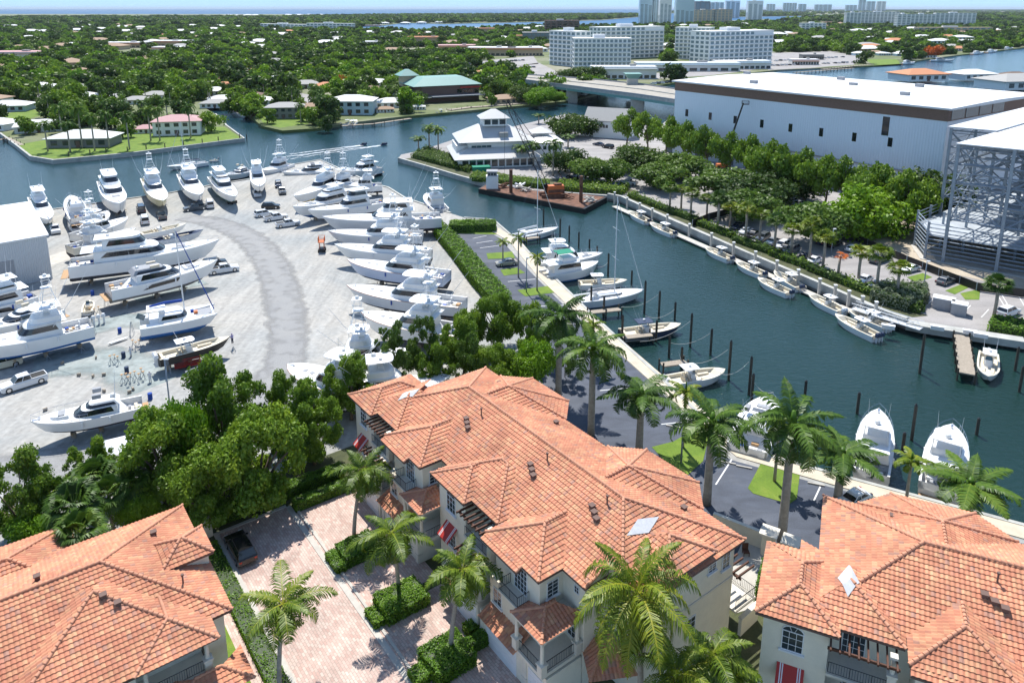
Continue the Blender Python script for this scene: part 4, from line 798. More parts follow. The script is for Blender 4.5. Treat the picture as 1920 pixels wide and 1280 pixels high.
# clipped hedges and beds
def hedge_mesh(poly, h, seed, size=.16, dens=260, m='hedge', z0=0.0, lump=.12):
    r = np.random.default_rng(seed); P = [Vector((p[0], p[1], 0)) for p in poly]; o = P[0].copy()
    xs = [p.x for p in P]; ys = [p.y for p in P]; n = int((max(xs)-min(xs))*(max(ys)-min(ys))*dens); n = max(600, min(n, 60000))
    X = r.uniform(min(xs), max(xs), n); Y = r.uniform(min(ys), max(ys), n); ins = np.zeros(n, bool); j = len(P)-1
    for i in range(len(P)):
        a, b = P[i], P[j]; c = ((a.y > Y) != (b.y > Y)) & (X < (b.x-a.x)*(Y-a.y)/((b.y-a.y) or 1e-9)+a.x); ins ^= c; j = i
    X, Y = X[ins], Y[ins]; Z = z0+h+lump*np.sin(X*1.9+seed)*np.cos(Y*2.3)+r.normal(0, .05, len(X)); C = [np.stack([X, Y, Z], 1)]; N = [np.tile([0, 0, 1.0], (len(X), 1))]
    for i in range(len(P)):
        a, b = P[i], P[(i+1) % len(P)]; L = (b-a).length; k = int(L*h*dens*.7)+1; t = r.random(k); zz = z0+r.random(k)*h; nn = Vector(((b-a).y, -(b-a).x, 0)).normalized(); off = r.normal(0, .06, k)
        C.append(np.stack([a.x+(b.x-a.x)*t+nn.x*off, a.y+(b.y-a.y)*t+nn.y*off, zz], 1)); N.append(np.tile([nn.x, nn.y, .3], (k, 1)))
    C = np.concatenate(C); N = np.concatenate(N)+r.normal(0, .5, (len(C), 3)); N /= np.linalg.norm(N, axis=1)[:, None]
    V = leaves(C, N, size, r, .7); return quads_mesh('hedge', V, r.random(len(C)), M[m])
def hedge(poly, h, seed, label, group=None, name='hedge', core=True, **k):
    o = link(name, hedge_mesh(poly, h, seed, **k)); tag(o, label, 'hedge' if name == 'hedge' else 'shrubs', group)
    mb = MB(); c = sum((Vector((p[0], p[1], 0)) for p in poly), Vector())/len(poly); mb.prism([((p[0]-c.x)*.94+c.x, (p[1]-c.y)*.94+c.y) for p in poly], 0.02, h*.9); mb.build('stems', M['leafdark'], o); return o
def abr(a0, a1, b0, b1): return [AB(a0, b0).xy, AB(a1, b0).xy, AB(a1, b1).xy, AB(a0, b1).xy]
beds = [(58.7, 61.5, 22.9, 23.9, .7, 'low box hedge at the kerb end of the farthest bed'), (58.8, 61.6, 24.0, 27.6, 1.1, 'rounded bright shrub mass under the farthest court palm'),
        (50.6, 52.7, 22.9, 24.0, .6, 'low box hedge at the kerb end of the middle bed'), (50.2, 53.2, 24.0, 28.2, 1.2, 'large rounded shrub mass under the middle court palm'), (43.3, 44.8, 22.9, 24.3, .8, 'low box hedge at the kerb end of the nearest bed'), (42.3, 45.6, 24.3, 28.0, 1.3, 'large rounded shrub mass under the nearest court palm'), (43.4, 44.4, 28.0, 30.0, 1.0, 'narrow hedge running from the nearest bed to the garage wall'), (44.8, 46.0, 29.0, 30.0, .8, 'small cube clipped bush beside the garage pier'),
        (69.9, 71.2, 23.2, 30.0, 1.0, 'clipped hedge between the last driveway and the walk'), (72.6, 74.0, 16, 30, 1.3, 'dark hedge behind the closed end of the court'), (30, 70.2, 13.4, 14.9, .45, 'low ground cover hedge along the left kerb of the court')]
for i, (a0, a1, b0, b1, h, lb) in enumerate(beds): hedge(abr(a0, a1, b0, b1), h, i+3, lb, 'clipped hedges round the paved court', lump=.1 if h < 1 else .18)
hp = [(806, 420), (825, 425), (870, 468), (910, 515), (960, 572), (930, 590), (880, 530), (845, 482), (815, 445)]
hedge([G(x, y).xy for x, y in hp], 2.2, 41, 'long tall clipped hedge between the hauled out yachts and the marina car park', size=.3, dens=30, lump=.3)
for i, (x, y, w, lb) in enumerate([(866, 432, 3.0, 'round clipped bush at the seawall end of the car park'), (898, 430, 4.2, 'largest clipped bush beside the marina walk end')]):
    p = G(x, y); hedge([(p.x-w, p.y-2), (p.x+w, p.y-2), (p.x+w, p.y+2), (p.x-w, p.y+2)], 2.0, 50+i, lb, 'bushes at the end of the marina car park', name='bush', size=.3, dens=40, lump=.4)
# planting on the right bank
for i, (x0, y0, x1, y1) in enumerate([(1175, 372, 1240, 398), (1240, 398, 1300, 420), (1300, 424, 1370, 450), (1370, 455, 1440, 480), (1440, 482, 1510, 508), (1510, 510, 1580, 538), (1580, 538, 1650, 566), (1650, 566, 1720, 592)]):
    p, q = G(x0, y0-3), G(x1, y1-3); t = (q-p).normalized(); n = Vector((t.y, -t.x, 0))*-2.2
    hedge([p.xy, q.xy, (q+n).xy, (p+n).xy], 1.3, 60+i, ORD(i)+' length of leafy planting from the barge end of the long seawall', 'planting strip sections on the long seawall', name='shrub_border', size=.42, dens=12, lump=.9, m='leafolive' if i % 2 else 'leaf')
for i, pl in enumerate([[(770, 296), (880, 325), (890, 312), (800, 280)], [(1040, 358), (1170, 366), (1180, 352), (1050, 345)], [(880, 340), (1030, 356), (1030, 346), (890, 330)]]):
    hedge([G(*p).xy for p in pl], 1.6, 80+i, ['flowering shrub bank on the clubhouse point', 'shrub bank between the barge and the riverside car park', 'low shrubs between the clubhouse and the barge'][i], name='shrub_border', size=.5, dens=9, lump=.7, m='leafolive' if i == 0 else 'leaf')
hedge([G(*p).xy for p in [(1630, 566), (1700, 585), (1740, 570), (1735, 550), (1650, 545)]], 2.4, 90, 'silvery green shrub clump round the two grey utility boxes', name='shrub_border', size=.4, dens=18, lump=.7, m='greyleaf')
hedge([G(*p).xy for p in [(1850, 622), (1990, 645), (1990, 620), (1860, 602)]], 1.4, 91, 'low hedge behind the quay at the right edge', size=.35, dens=18, lump=.3)
hedge([G(*p).xy for p in [(1414, 1135), (1432, 1132), (1440, 1075), (1428, 1075)]], 2.0, 92, 'climbing shrub row between the patio and the right townhouse', name='shrub_border', size=.2, dens=80, lump=.5)
# sabal palms on the right bank: (x, crown row, base row) in survey units
sab = [(1255, 348, 394), (1277, 352, 391), (1295, 358, 410), (1325, 368, 407), (1345, 366, 429), (1368, 385, 426), (1397, 388, 451), (1424, 398, 454), (1452, 409, 470), (1483, 425, 479), (1516, 416, 492), (1542, 440, 504), (1571, 476, 520), (1609, 467, 530), (1643, 468, 548), (1680, 496, 562), (1862, 527, 600)]
for i, (x, cy, by) in enumerate(sab):
    P, z = hz((x, by), cy); k = 'sabaldead' if i == 12 else ('sabal' if i % 4 == 0 else 'sabalB'); s = 1.15
    lb = {12: 'dying brown fan palm with drooping dead leaves in the seawall row', 16: 'lone tall fan palm at the right end beside the utility boxes', 0: 'fan palm at the far end of the seawall row', 15: 'nearest fan palm of the seawall row beside the gangway'}.get(i, ORD(i)+' green fan palm from the far end of the seawall row')
    place(P_[k], (P.x, P.y, 0), i*1.1, (s*1.35, s*1.35, z/5.5*.93), lb, 'fan palms along the seawall' if i not in (12, 16) else None, 'palm')
# big trees on the right bank: key, x, y(crown centre), radius m, height m
rt = [('ficus', 1635, 378, 10, 14, 'huge rounded bright green ficus beside the fenced sandy site'), ('midB', 1740, 345, 10, 15, 'dark tree tucked between the warehouse corner and the steel frame'), ('midA', 1530, 395, 9, 12, 'spreading oak in front of the huge ficus'), ('midA', 1350, 330, 11, 11, 'spreading oak over the shaded car rows, left one'), ('midA', 1290, 300, 10, 11, 'spreading oak nearest the white gabled house'), ('midB', 1420, 345, 10, 11, 'dark oak in the middle of the warehouse car park'), ('midA', 1400, 375, 9, 10, 'oak crown overhanging the road behind the fan palms'), ('midB', 1480, 335, 8, 10, 'dark small oak against the lower warehouse wall'),
      ('midB', 1060, 290, 7, 10, 'dark oak right of the clubhouse palms'), ('midA', 1100, 305, 8, 10, 'oak over the riverside car park beside the barge crane'), ('midA', 1140, 310, 7, 10, 'olive green oak above the blue parked car'), ('midB', 1200, 285, 9, 11, 'dark oak in front of the white gabled house'), ('midA', 1240, 320, 9, 10, 'oak crown at the bend of the seawall road'), ('midB', 1065, 225, 9, 12, 'dark grove tree left of the white gabled house'), ('midB', 1120, 225, 8, 11, 'dark tree touching the gabled house balcony'), ('bright', 1015, 176, 9, 11, 'bright green tree mass at the near bridge abutment'), ('bright', 1042, 180, 6, 7, 'low bright tree sloping down to the water at the bridge abutment'), ('midB', 985, 168, 10, 12, 'dark tree left of the bright abutment tree'), ('midB', 955, 160, 10, 12, 'dark tree right of the restaurant'), ('midB', 1035, 160, 9, 12, 'dark tree behind the bright abutment tree'), ('midB', 930, 145, 11, 12, 'dark tree behind the restaurant, right'), ('midB', 770, 178, 9, 10, 'dark tree left of the restaurant'), ('midA', 745, 165, 10, 11, 'spreading tree behind the white hip roofed house'), ('midB', 840, 135, 12, 12, 'dark tree behind the teal roof'), ('midB', 1140, 128, 10, 12, 'dark tree group in front of the white condominium, right'), ('midB', 1105, 130, 12, 13, 'dark tree group in front of the white condominium, left'), ('midB', 1075, 133, 12, 13, 'dark tree group in front of the white condominium, middle')]
for k, x, y, r_, hg, lb in rt: tree_at(k, x, y, hg*.6, r_*1.12, hg, lb, 'large trees on the right bank')
for i, (x, y, r_, lb) in enumerate([(228, 236, 6, 'behind the low wide roof'), (120, 228, 7, 'left of the palms'), (205, 222, 8, 'behind the palm row'), (310, 226, 7, 'left of the pink roof'), (395, 226, 6, 'right of the pink roof'), (45, 232, 6, 'at the left edge of the lawn'), (262, 222, 8, 'in the middle of the back row'), (350, 216, 8, 'behind the pink roof'), (160, 216, 8, 'in the left back row'), (500, 212, 5, 'left of the dark grey house'), (585, 215, 6, 'right of the dark grey house'), (610, 222, 5, 'beside the pale blue house')]): tree_at('far%d' % (i % 5), x, y, 5, r_, r_*1.5, 'dark broad tree on the left shore, '+lb, 'trees on the left shore')
for i in range(15):
    x = 1175+i*38; y = 236+i*10.0
    tree_at('lolly', x+random.uniform(-6, 6), y, 8, 6.3, 13, ORD(i)+' tall mahogany from the left in the row along the warehouse wall', 'row of mahogany trees along the warehouse')
for i, (x, cy, by) in enumerate([(785, 258, 285), (805, 238, 282), (822, 242, 284), (1000, 270, 312), (978, 275, 312), (1037, 268, 330), (1010, 215, 232), (900, 292, 312), (1065, 255, 276), (1098, 225, 255)]):
    P, z = hz((x, by), cy); place(P_['farpalm'], (P.x, P.y, 0), i, (1.5, 1.5, z/9), 'feathery palm round the white clubhouse, '+['leftmost of the trio on the point', 'middle of the trio on the point', 'right one of the trio on the point', 'right of the pair at the front', 'left of the pair at the front', 'beside the crane boom', 'behind the cupola', 'in front of the porch', 'between clubhouse and oaks', 'nearest the gabled house'][i], 'palms round the clubhouse', 'palm')
# palms on the left lawn point
for i, (x, cy, by) in enumerate([(90, 232, 284), (132, 232, 286), (118, 200, 262), (155, 203, 278), (178, 218, 283), (205, 213, 278), (243, 215, 280), (283, 205, 264), (300, 205, 264), (232, 195, 240), (358, 200, 258), (205, 190, 235), (270, 192, 240), (150, 190, 235), (315, 188, 230)]):
    P, z = hz((x, by), cy); place(P_['farpalm'], (P.x, P.y, 0), i*.9, (1.45, 1.45, z/9), 'dark palm on the left lawn, '+['leftmost of all', 'just right of the leftmost', 'left one behind the wide white roof', 'above the left end of the wide white roof', 'at the middle of the wide white roof', 'right of the middle of the wide white roof', 'at the right end of the wide white roof', 'left one before the pink annex', 'right one before the pink annex', 'back row centre', 'in front of the pink roofed house', 'back row left centre', 'back row right', 'back row left', 'behind the pink roofed house'][i], 'palms on the left point', 'palm')
# ------------------------------------------------------------ boats
def lerp(a, b, t): return a+(b-a)*t
def hull(root, L, B, D, hm='gel', bm_='bluebottom', dm='geldim', cock=0, rise=.26, rail=None, full=.55, cockm='geldim', wl=.40, depth=.9, name='hull', yo=0.0, cover=None):
    n = 15; hs, bt, dk, rb = [], [], [], []
    for i in range(n):
        t = i/(n-1); t = t if cock == 0 else t
        bf = (.90+.10*min(1, t/.35)) if t < full else max(.012, (1-((t-full)/(1-full))**2.1))**.72 if t < 1 else .012
        hb = B/2*bf; zs = D*(1+rise*max(0, (t-.25)/.75)**1.7); zk = 0 if t < .68 else D*.72*((t-.68)/.32)**2.0
        zc = max(D*.26, zk+.02) if t < .9 else max(D*.26, zk+.03)+.0; zw = D*wl; zw = max(zw, zk+.05); zc = min(zc, zw-.02)
        fl = 1-.62*max(0, (t-.35)/.65)**2; hw = hb*(.96*fl if t < 1 else 1); hc = hb*(.90*fl**1.6)
        rk = max(0, (t-.5)/.5)**1.5; xs = t*L; xw = t*L-rk*L*.055; xc = t*L-rk*L*.08; xk = t*L-rk*L*.10
        hs.append([(xs, -hb+yo, zs), (xs, -hb*1.0+yo, zs-.12), (lerp(xw, xs, .5), -lerp(hw, hb, .42)+yo, lerp(zw, zs, .5)), (xw, -hw+yo, zw)]); 
        hs[-1] += [(x, 2*yo-y, z) for x, y, z in reversed(hs[-1])]
        bt.append([(xw, -hw+yo, zw), (xc, -hc+yo, zc), (xk, yo, zk), (xc, hc+yo, zc), (xw, hw+yo, zw)])
        d = depth if (cock and t < cock) else -.06*min(1, hb); ins = min(.28, hb*.3); yi = hb-ins
        dk.append([(xs, -hb+.0+yo, zs-.01), (xs, -yi+yo, zs), (xs, -yi+yo, zs-d), (xs, yi+yo, zs-d), (xs, yi+yo, zs), (xs, hb+yo, zs-.01)]); rb.append((xs, hb, zs))
    mb = MB()
    for side in (0, 4): mb.loft([r[side:side+4] for r in hs], False)
    mb.poly(hs[0]); o = mb.build(name, M[hm], root, smooth=False, fix=True)
    for p in o.data.polygons: p.use_smooth = len(p.vertices) == 4
    mb = MB(); mb.loft(bt, False); mb.poly(bt[0]); mb.build('bottom', M[bm_], root, smooth=False)
    mb = MB(); mb.loft(dk, False); mb.poly([(0, -B*.45+yo, D), (0, B*.45+yo, D), (0, B*.45+yo, D-depth), (0, -B*.45+yo, D-depth)]); mb.build('deck', M[dm if not cover else cover], root)
    if rail:
        for sg in (-1, 1): mb = MB(); mb.tube([(x, sg*(y+.02)+yo, z-.06) for x, y, z in rb], .05, 5); mb.build('rub_rail', M[rail], o)
    return rb
def ring(x0, x1, w, z, nose, k=8):
    r = [(x0, -w/2, z)]
    for i in range(k+1):
        th = -math.pi/2+math.pi*i/k; c, s_ = math.cos(th), math.sin(th); r.append((x1-nose+nose*c**.8 if c > 1e-6 else x1-nose, w/2*math.copysign(abs(s_)**.75, s_), z))
    return r+[(x0, w/2, z)]
def cab(root, name, m, x0, x1, w, z0, z1, nose=1.2, rake=1.2, tum=.3, back=.1, band=None, bandm='glass', roof=None, open_back=True):
    def at(f, off=0): return ring(x0+back*f-off, x1-rake*f+off, w-tum*f+2*off, lerp(z0, z1, f), nose*(1-.25*f))
    mb = MB(); mb.loft([at(0), at(.5), at(.92), ring(x0+back+.12, x1-rake-.15, w-tum-.3, z1+.05, nose*.7)], True, True); o = mb.build(name, M[m], root, smooth=False)
    if band:
        for (fa, fb) in ([band] if not isinstance(band[0], tuple) else band):
            r0, r1 = at(fa, .03), at(fb, .03); b0, b1 = r0[1:-1], r1[1:-1]
            b0 = [(lerp(x0, r0[1][0], .12), r0[1][1], r0[1][2])]+b0+[(lerp(x0, r0[1][0], .12), r0[-2][1], r0[-2][2])]; b1 = [(lerp(x0, r1[1][0], .25), r1[1][1], r1[1][2])]+b1+[(lerp(x0, r1[1][0], .25), r1[-2][1], r1[-2][2])]
            mb = MB(); mb.loft([b0, b1], False); mb.build('window', M[bandm], o)
    return o
def slab(root, name, m, x0, x1, w, z, t=.1, nose=.5, crown=.0):
    mb = MB(); mb.loft([ring(x0, x1, w, z, nose), ring(x0, x1, w, z+t*.6, nose), ring(x0+.1, x1-.1, w-.3, z+t, nose*.9)], True, True); return mb.build(name, M[m], root)
def legs(root, pts, r=.035, name='tower_leg', m='alu'):
    for a, b in pts: mb = MB(); mb.tube([a, b], r, 5); mb.build(name, M[m], root, fix=False)
def bowrail(root, rb, t0=.55, h=.7):
    pts = [p for p in rb if p[0] >= t0*rb[-1][0]]
    mb = MB(); top = [(x-.1, y*.93, z+h) for x, y, z in pts]+[(x-.1, -y*.93, z+h) for x, y, z in reversed(pts)]; mb.tube(top, .022, 4)
    for i, (x, y, z) in enumerate(pts):
        for sg in (-1, 1): mb.tube([(x-.05, sg*y*.93, z), (x-.1, sg*y*.93, z+h)], .018, 3, cap=False)
    mb.build('bow_rail', M['steel'], root, fix=False)
def dome(root, x, y, z, r=.3, name='radar_dome'): mb = MB(); mb.cyl((x, y, z), r*.95, r*.6, 10); mb.dome((x, y, z+r*.6), r, r*.75, 10); mb.build(name, M['gel'], root, smooth=True)
def whips(root, pts, name='antenna'):
    for p, q, r in pts: mb = MB(); mb.tube([p, q], r, 4, r2=r*.4); mb.build(name, M['white'], root, fix=False)
def sportfish(root, L, B, D, hm='gel', bot='blackbottom', tower=True, enclosed=False, rail=None, rig=8, band='glass', deckm='geldim', fish=True, cockm=None):
    rb = hull(root, L, B, D, hm, bot, deckm, cock=.24, rail=rail); w = B*.80; z = D+.02; x0, x1 = .25*L, .63*L
    cab(root, 'deckhouse', 'gel', x0, x1, w, z, z+1.95, nose=L*.10, rake=L*.10, tum=.5, band=(.42, .86), bandm=band)
    fx0, fx1 = x0-.4, .50*L; z2 = z+2.0
    slab(root, 'bridge_deck', 'gel', fx0-.3, fx1+.2, w*.96, z2, .12, nose=1.5)
    if enclosed: cab(root, 'bridge_house', 'gel', fx0+.8, fx1+.4, w*.86, z2+.1, z2+2.0, nose=2.0, rake=1.6, tum=.5, band=(.38, .85)); z3 = z2+2.05
    else: cab(root, 'bridge_coaming', 'gel', fx0+.3, fx1, w*.86, z2+.1, z2+1.0, nose=1.8, rake=.5, tum=.1); mb = MB(); mb.bx(fx0+1.6, fx0+2.4, -.6, .6, z2+1.0, z2+1.4); mb.build('helm_console', M['gel'], root); z3 = z2+2.3
    slab(root, 'hardtop', 'gel', fx0+.1, fx1-.3, w*.86, z3, .14, nose=1.0)
    if not enclosed: legs(root, [((fx0+.3, s*w*.38, z2+.1), (fx0+.3, s*w*.38, z3)) for s in (-1, 1)]+[((fx1-1.6, s*w*.38, z2+.9), (fx1-1.9, s*w*.36, z3)) for s in (-1, 1)], .04, 'hardtop_leg')
    dome(root, fx0+1.2, w*.18, z3+.15, .32); dome(root, fx0+2.0, -w*.2, z3+.15, .25)
    zt = z3+.15
    if tower:
        zt = z3+2.9; cx = fx0+1.5
        legs(root, [((cx+sx*1.2, sy*w*.36, z3), (cx+sx*.45, sy*.55, zt)) for sx in (-1, 1) for sy in (-1, 1)], .045)
        mb = MB()
        for f in (.35, .68):
            q = [(cx+sx*lerp(1.2, .45, f), sy*lerp(w*.36, .55, f), lerp(z3, zt, f)) for sx, sy in ((-1, -1), (1, -1), (1, 1), (-1, 1), (-1, -1))]; mb.tube(q, .03, 4)
        q = [(cx+sx*.6, sy*.7, zt+.9) for sx, sy in ((-1, -1), (1, -1), (1, 1), (-1, 1), (-1, -1))]; mb.tube(q, .035, 4); mb.build('tower_ring', M['alu'], root, fix=False)
        slab(root, 'tower_platform', 'gel', cx-.7, cx+.8, 1.5, zt, .1, nose=.3); legs(root, [((cx+sx*.5, sy*.6, zt), (cx+sx*.45, sy*.55, zt+1.7)) for sx in (-1, 1) for sy in (-1, 1)], .03, 'hardtop_leg')
        slab(root, 'tower_top', 'gel', cx-.7, cx+.7, 1.4, zt+1.7, .08, nose=.3); dome(root, cx, 0, zt+1.8, .3)
    if rig:
        for s in (-1, 1): mb = MB(); mb.tube([(x0+1.2, s*w*.5, z+1.4), (x0-1.5, s*(w*.5+1.2), z+rig*.55), (x0-4.0, s*(w*.5+2.2), z+rig)], .05, 4, r2=.02); mb.tube([(x0+1.2, s*w*.5, z+2.6), (x0-1.5, s*(w*.5+1.2), z+rig*.55)], .02, 3); mb.build('outrigger', M['white'], root, fix=False)
    whips(root, [((fx0+1, s*w*.4, z3), (fx0+.4, s*w*.45, z3+3.6), .03) for s in (-1, 1)])
    if fish: mb = MB(); mb.bx(.09*L, .09*L+.7, -.25, .25, D-.9, D-.1); mb.box((.09*L+.1, 0, D+.2), (.15, .6, .7)); mb.build('fighting_chair', M['gel'], root)
    for xx in (.68, .76): mb = MB(); mb.bx(xx*L, xx*L+.6, -.32, .32, D*(1+.26*((xx-.25)/.75)**1.7)+.05, D*(1+.26*((xx-.25)/.75)**1.7)+.13); mb.build('deck_hatch', M['greycanvas'], root)
    if L > 16: bowrail(root, rb, .62, .55) if tower is False else None
    return rb
def motoryacht(root, L, B, D, hm='gel', bot='blackbottom', style='express', roofm='gel', stripe=False, side=True):
    rb = hull(root, L, B, D, hm, bot, 'geldim', cock=.16, rail=None, full=.5); w = B*.78; z = D
    if style == 'sky':     # enclosed bridge, three levels
        cab(root, 'saloon', 'gel', .16*L, .66*L, w, z, z+2.1, nose=L*.10, rake=L*.09, tum=.4, band=(.40, .85)); slab(root, 'bridge_deck', 'gel', .08*L, .52*L, w*.98, z+2.1, .14, nose=2)
        cab(root, 'bridge_house', 'gel', .22*L, .52*L, w*.84, z+2.2, z+4.3, nose=L*.07, rake=L*.06, tum=.6, band=(.35, .85)); slab(root, 'hardtop', 'gel', .17*L, .47*L, w*.8, z+4.3, .2, nose=2.4); zt = z+4.5
        legs(root, [((.17*L+.2, s*w*.36, z+2.2), (.18*L, s*w*.34, z+4.3)) for s in (-1, 1)], .06, 'hardtop_leg')
    elif style == 'express':
        k1 = 1.5 if L > 15 else .95; zt = z+k1+(.85 if L > 15 else .6); cab(root, 'saloon', 'gel', .22*L, .66*L, w, z, z+k1, nose=L*.12, rake=L*.11, tum=.5, band=(.3, .95))
        cab(root, 'hardtop', roofm, .20*L, .52*L, w*.82, z+k1, zt, nose=L*.09, rake=L*.06, tum=.9, back=.6, band=(.15, .65))
    else:                   # flybridge
        cab(root, 'saloon', 'gel', .16*L, .64*L, w, z, z+2.0, nose=L*.09, rake=L*.09, tum=.35, band=(.38, .86)); slab(root, 'bridge_deck', 'gel', .08*L, .54*L, w*.98, z+2.0, .14, nose=2)
        cab(root, 'bridge_coaming', 'gel', .20*L, .52*L, w*.86, z+2.1, z+3.0, nose=1.8, rake=.9, tum=.2, band=(.65, .98)); slab(root, 'hardtop', 'gel', .18*L, .42*L, w*.82, z+4.1, .14, nose=1.4); zt = z+4.3
        legs(root, [((x, s*w*.38, z+2.2), (x+.2, s*w*.36, z+4.1)) for s in (-1, 1) for x in (.19*L, .36*L)], .05, 'hardtop_leg')
    dome(root, .26*L, 0, zt, .35); whips(root, [((.24*L, s*w*.3, zt), (.22*L, s*w*.34, zt+3.2), .03) for s in (-1, 1)])
    if side:
        for s in (-1, 1): mb = MB(); mb.add([(.26*L, s*(B/2*.985+.03), D*.62), (.34*L, s*(B/2+.03), D*.88), (.60*L, s*(B/2*.985+.03), D*.96), (.57*L, s*(B/2*.955+.03), D*.74)], [(0, 1, 2, 3)]); mb.build('hull_window', M['glass'], root)
    slab(root, 'swim_platform', 'teak', -.055*L, .01*L, B*.82, D*.42, .12, nose=.1)
    mb = MB(); mb.loft([ring(.66*L, .84*L, w*.62, D*1.12, .14*L), ring(.67*L, .83*L, w*.55, D*1.12+.4, .13*L)], True, True); mb.build('foredeck_trunk', M['gel'], root)
    mb = MB(); mb.bx(.70*L, .76*L, -w*.2, w*.2, D*1.12+.4, D*1.12+.52); mb.build('sunpad', M['greycanvas'], root)
    bowrail(root, rb, .45, .75); return rb
def outboard(root, x, y, z, m='greycanvas'):
    o = MB(); o.loft([ring(x-.62, x-.05, .42, z+.55, .15), ring(x-.66, x, .50, z+.8, .2), ring(x-.5, x-.08, .36, z+1.2, .2)], True, True); e = o.build('outboard', M[m], root); q = MB(); q.bx(x-.42, x-.16, y*0-.09, .09, z-.55, z+.56); q.bx(x-.6, x-.1, -.05, .05, z-.75, z-.5)
    q.build('lower_unit', M['white'], e)
    e.location = (0, y, 0)
def console(root, L, B, D, hm='gel', bot='gel', motors=3, mm='greycanvas', topm='gel', rail=None, deckm='cream', ttop=True, bim=None):
    rb = hull(root, L, B, D, hm, bot, deckm, cock=.80, depth=.55, rise=.22, rail=rail); zf = D-.55
    mb = MB(); mb.loft([ring(.36*L, .48*L, B*.36, zf, .3), ring(.37*L, .45*L, B*.32, zf+1.15, .25)], True, True); c = mb.build('console', M['gel'], root); mb = MB(); mb.add([(.455*L, -B*.16, zf+1.1), (.455*L, B*.16, zf+1.1), (.43*L, B*.13, zf+1.7), (.43*L, -B*.13, zf+1.7)], [(0, 1, 2, 3)]); mb.build('windscreen', M['blueglass'], c)
    for xx in (.26, .33): mb = MB(); mb.bx(xx*L, xx*L+.5, -B*.2, B*.2, zf, zf+.55); mb.bx(xx*L-.08, xx*L+.06, -B*.2, B*.2, zf+.5, zf+.95); mb.build('helm_seat', M['beige'], root)
    for s in (-1, 1): mb = MB(); mb.bx(.55*L, .74*L, s*B*.20-.22, s*B*.20+.22, zf, zf+.4); mb.build('bow_cushion', M['beige'], root)
    mb = MB(); mb.bx(.03*L, .07*L, -B*.34, B*.34, zf, zf+.5); mb.build('aft_seat', M['beige'], root)
    if ttop:
        zt = zf+2.1; slab(root, 't_top', topm, .24*L, .50*L, B*.62, zt, .1, nose=.4); legs(root, [((x, s*B*.17, zf), (x+d, s*B*.22, zt)) for s in (-1, 1) for x, d in ((.34*L, -.4), (.45*L, .1))], .035, 't_top_leg'); dome(root, .37*L, 0, zt+.1, .24)
        whips(root, [((.30*L, s*B*.27, zt), (.22*L, s*B*.30, zt+2.2), .025) for s in (-1, 1)])
    for i in range(motors): outboard(root, -.02, (i-(motors-1)/2)*.62, D*.62, mm)
    return rb
def sailboat(root, L, B, D, hm='gel', bot='bluebottom', mast=15, cover='bluecanvas'):
    rb = hull(root, L, B, D, hm, bot, 'gel', cock=.22, full=.45, rise=.12, depth=.5, rail=None); z = D
    cab(root, 'coachroof', 'gel', .27*L, .68*L, B*.55, z, z+.5, nose=1.6, rake=.5, tum=.25, band=(.35, .8)); mx = .56*L
    mb = MB(); mb.tube([(mx, 0, z), (mx, 0, z+mast)], .11, 8, r2=.08); mm = mb.build('mast', M['white'], root, fix=False)
    for f in (.38, .68): mb = MB(); mb.tube([(mx, -B*.36, z+mast*f), (mx, B*.36, z+mast*f)], .035, 4); mb.build('spreader', M['white'], mm)
    mb = MB(); mb.tube([(mx, 0, z+1.3), (.16*L, 0, z+1.2)], .07, 6); mb.build('boom', M['white'], root); mb = MB(); mb.tube([(mx-.2, 0, z+1.55), (.36*L, 0, z+1.5), (.18*L, 0, z+1.35)], .2, 7, r2=.12); mb.build('sail_cover', M[cover], root)
    mb = MB(); mb.tube([(L*.985, 0, z+.25), (mx+.1, 0, z+mast*.97)], .07, 5, r2=.04); mb.build('furled_jib', M['white'], root)
    for nm, a, b in (('backstay', (.01*L, 0, z), (mx, 0, z+mast)), ('shroud', (mx, -B*.48, z), (mx, -B*.35, z+mast*.68)), ('shroud', (mx, B*.48, z), (mx, B*.35, z+mast*.68))): mb = MB(); mb.tube([a, b], .015, 3); mb.build(nm, M['steel'], root, fix=False)
    slab(root, 'dodger', cover if cover != 'bluecanvas' else 'navycanvas', .20*L, .30*L, B*.5, z+1.1, .1, nose=.4); bowrail(root, rb, .05, .6); return rb
def trawler(root, L, B, D):
    rb = hull(root, L, B, D, 'gel', 'bluebottom', 'geldim', cock=.14, full=.5, rise=.35)
    cab(root, 'saloon', 'gel', .14*L, .66*L, B*.74, D, D+2.0, nose=.6, rake=.5, tum=.2, band=(.45, .85)); slab(root, 'boat_deck', 'gel', .04*L, .60*L, B*.86, D+2.0, .12, nose=.6)
    cab(root, 'bridge_coaming', 'gel', .30*L, .58*L, B*.6, D+2.1, D+3.0, nose=.6, rake=.3, tum=.1); slab(root, 'bimini', 'greencanvas', .22*L, .50*L, B*.62, D+4.0, .1, nose=.3)
    legs(root, [((x, s*B*.28, D+2.2), (x, s*B*.27, D+4.0)) for s in (-1, 1) for x in (.24*L, .47*L)], .03, 'bimini_leg'); mb = MB(); mb.tube([(.24*L, 0, D+2), (.22*L, 0, D+6.5)], .06, 6); mb.build('mast', M['white'], root); bowrail(root, rb, .45, .75)
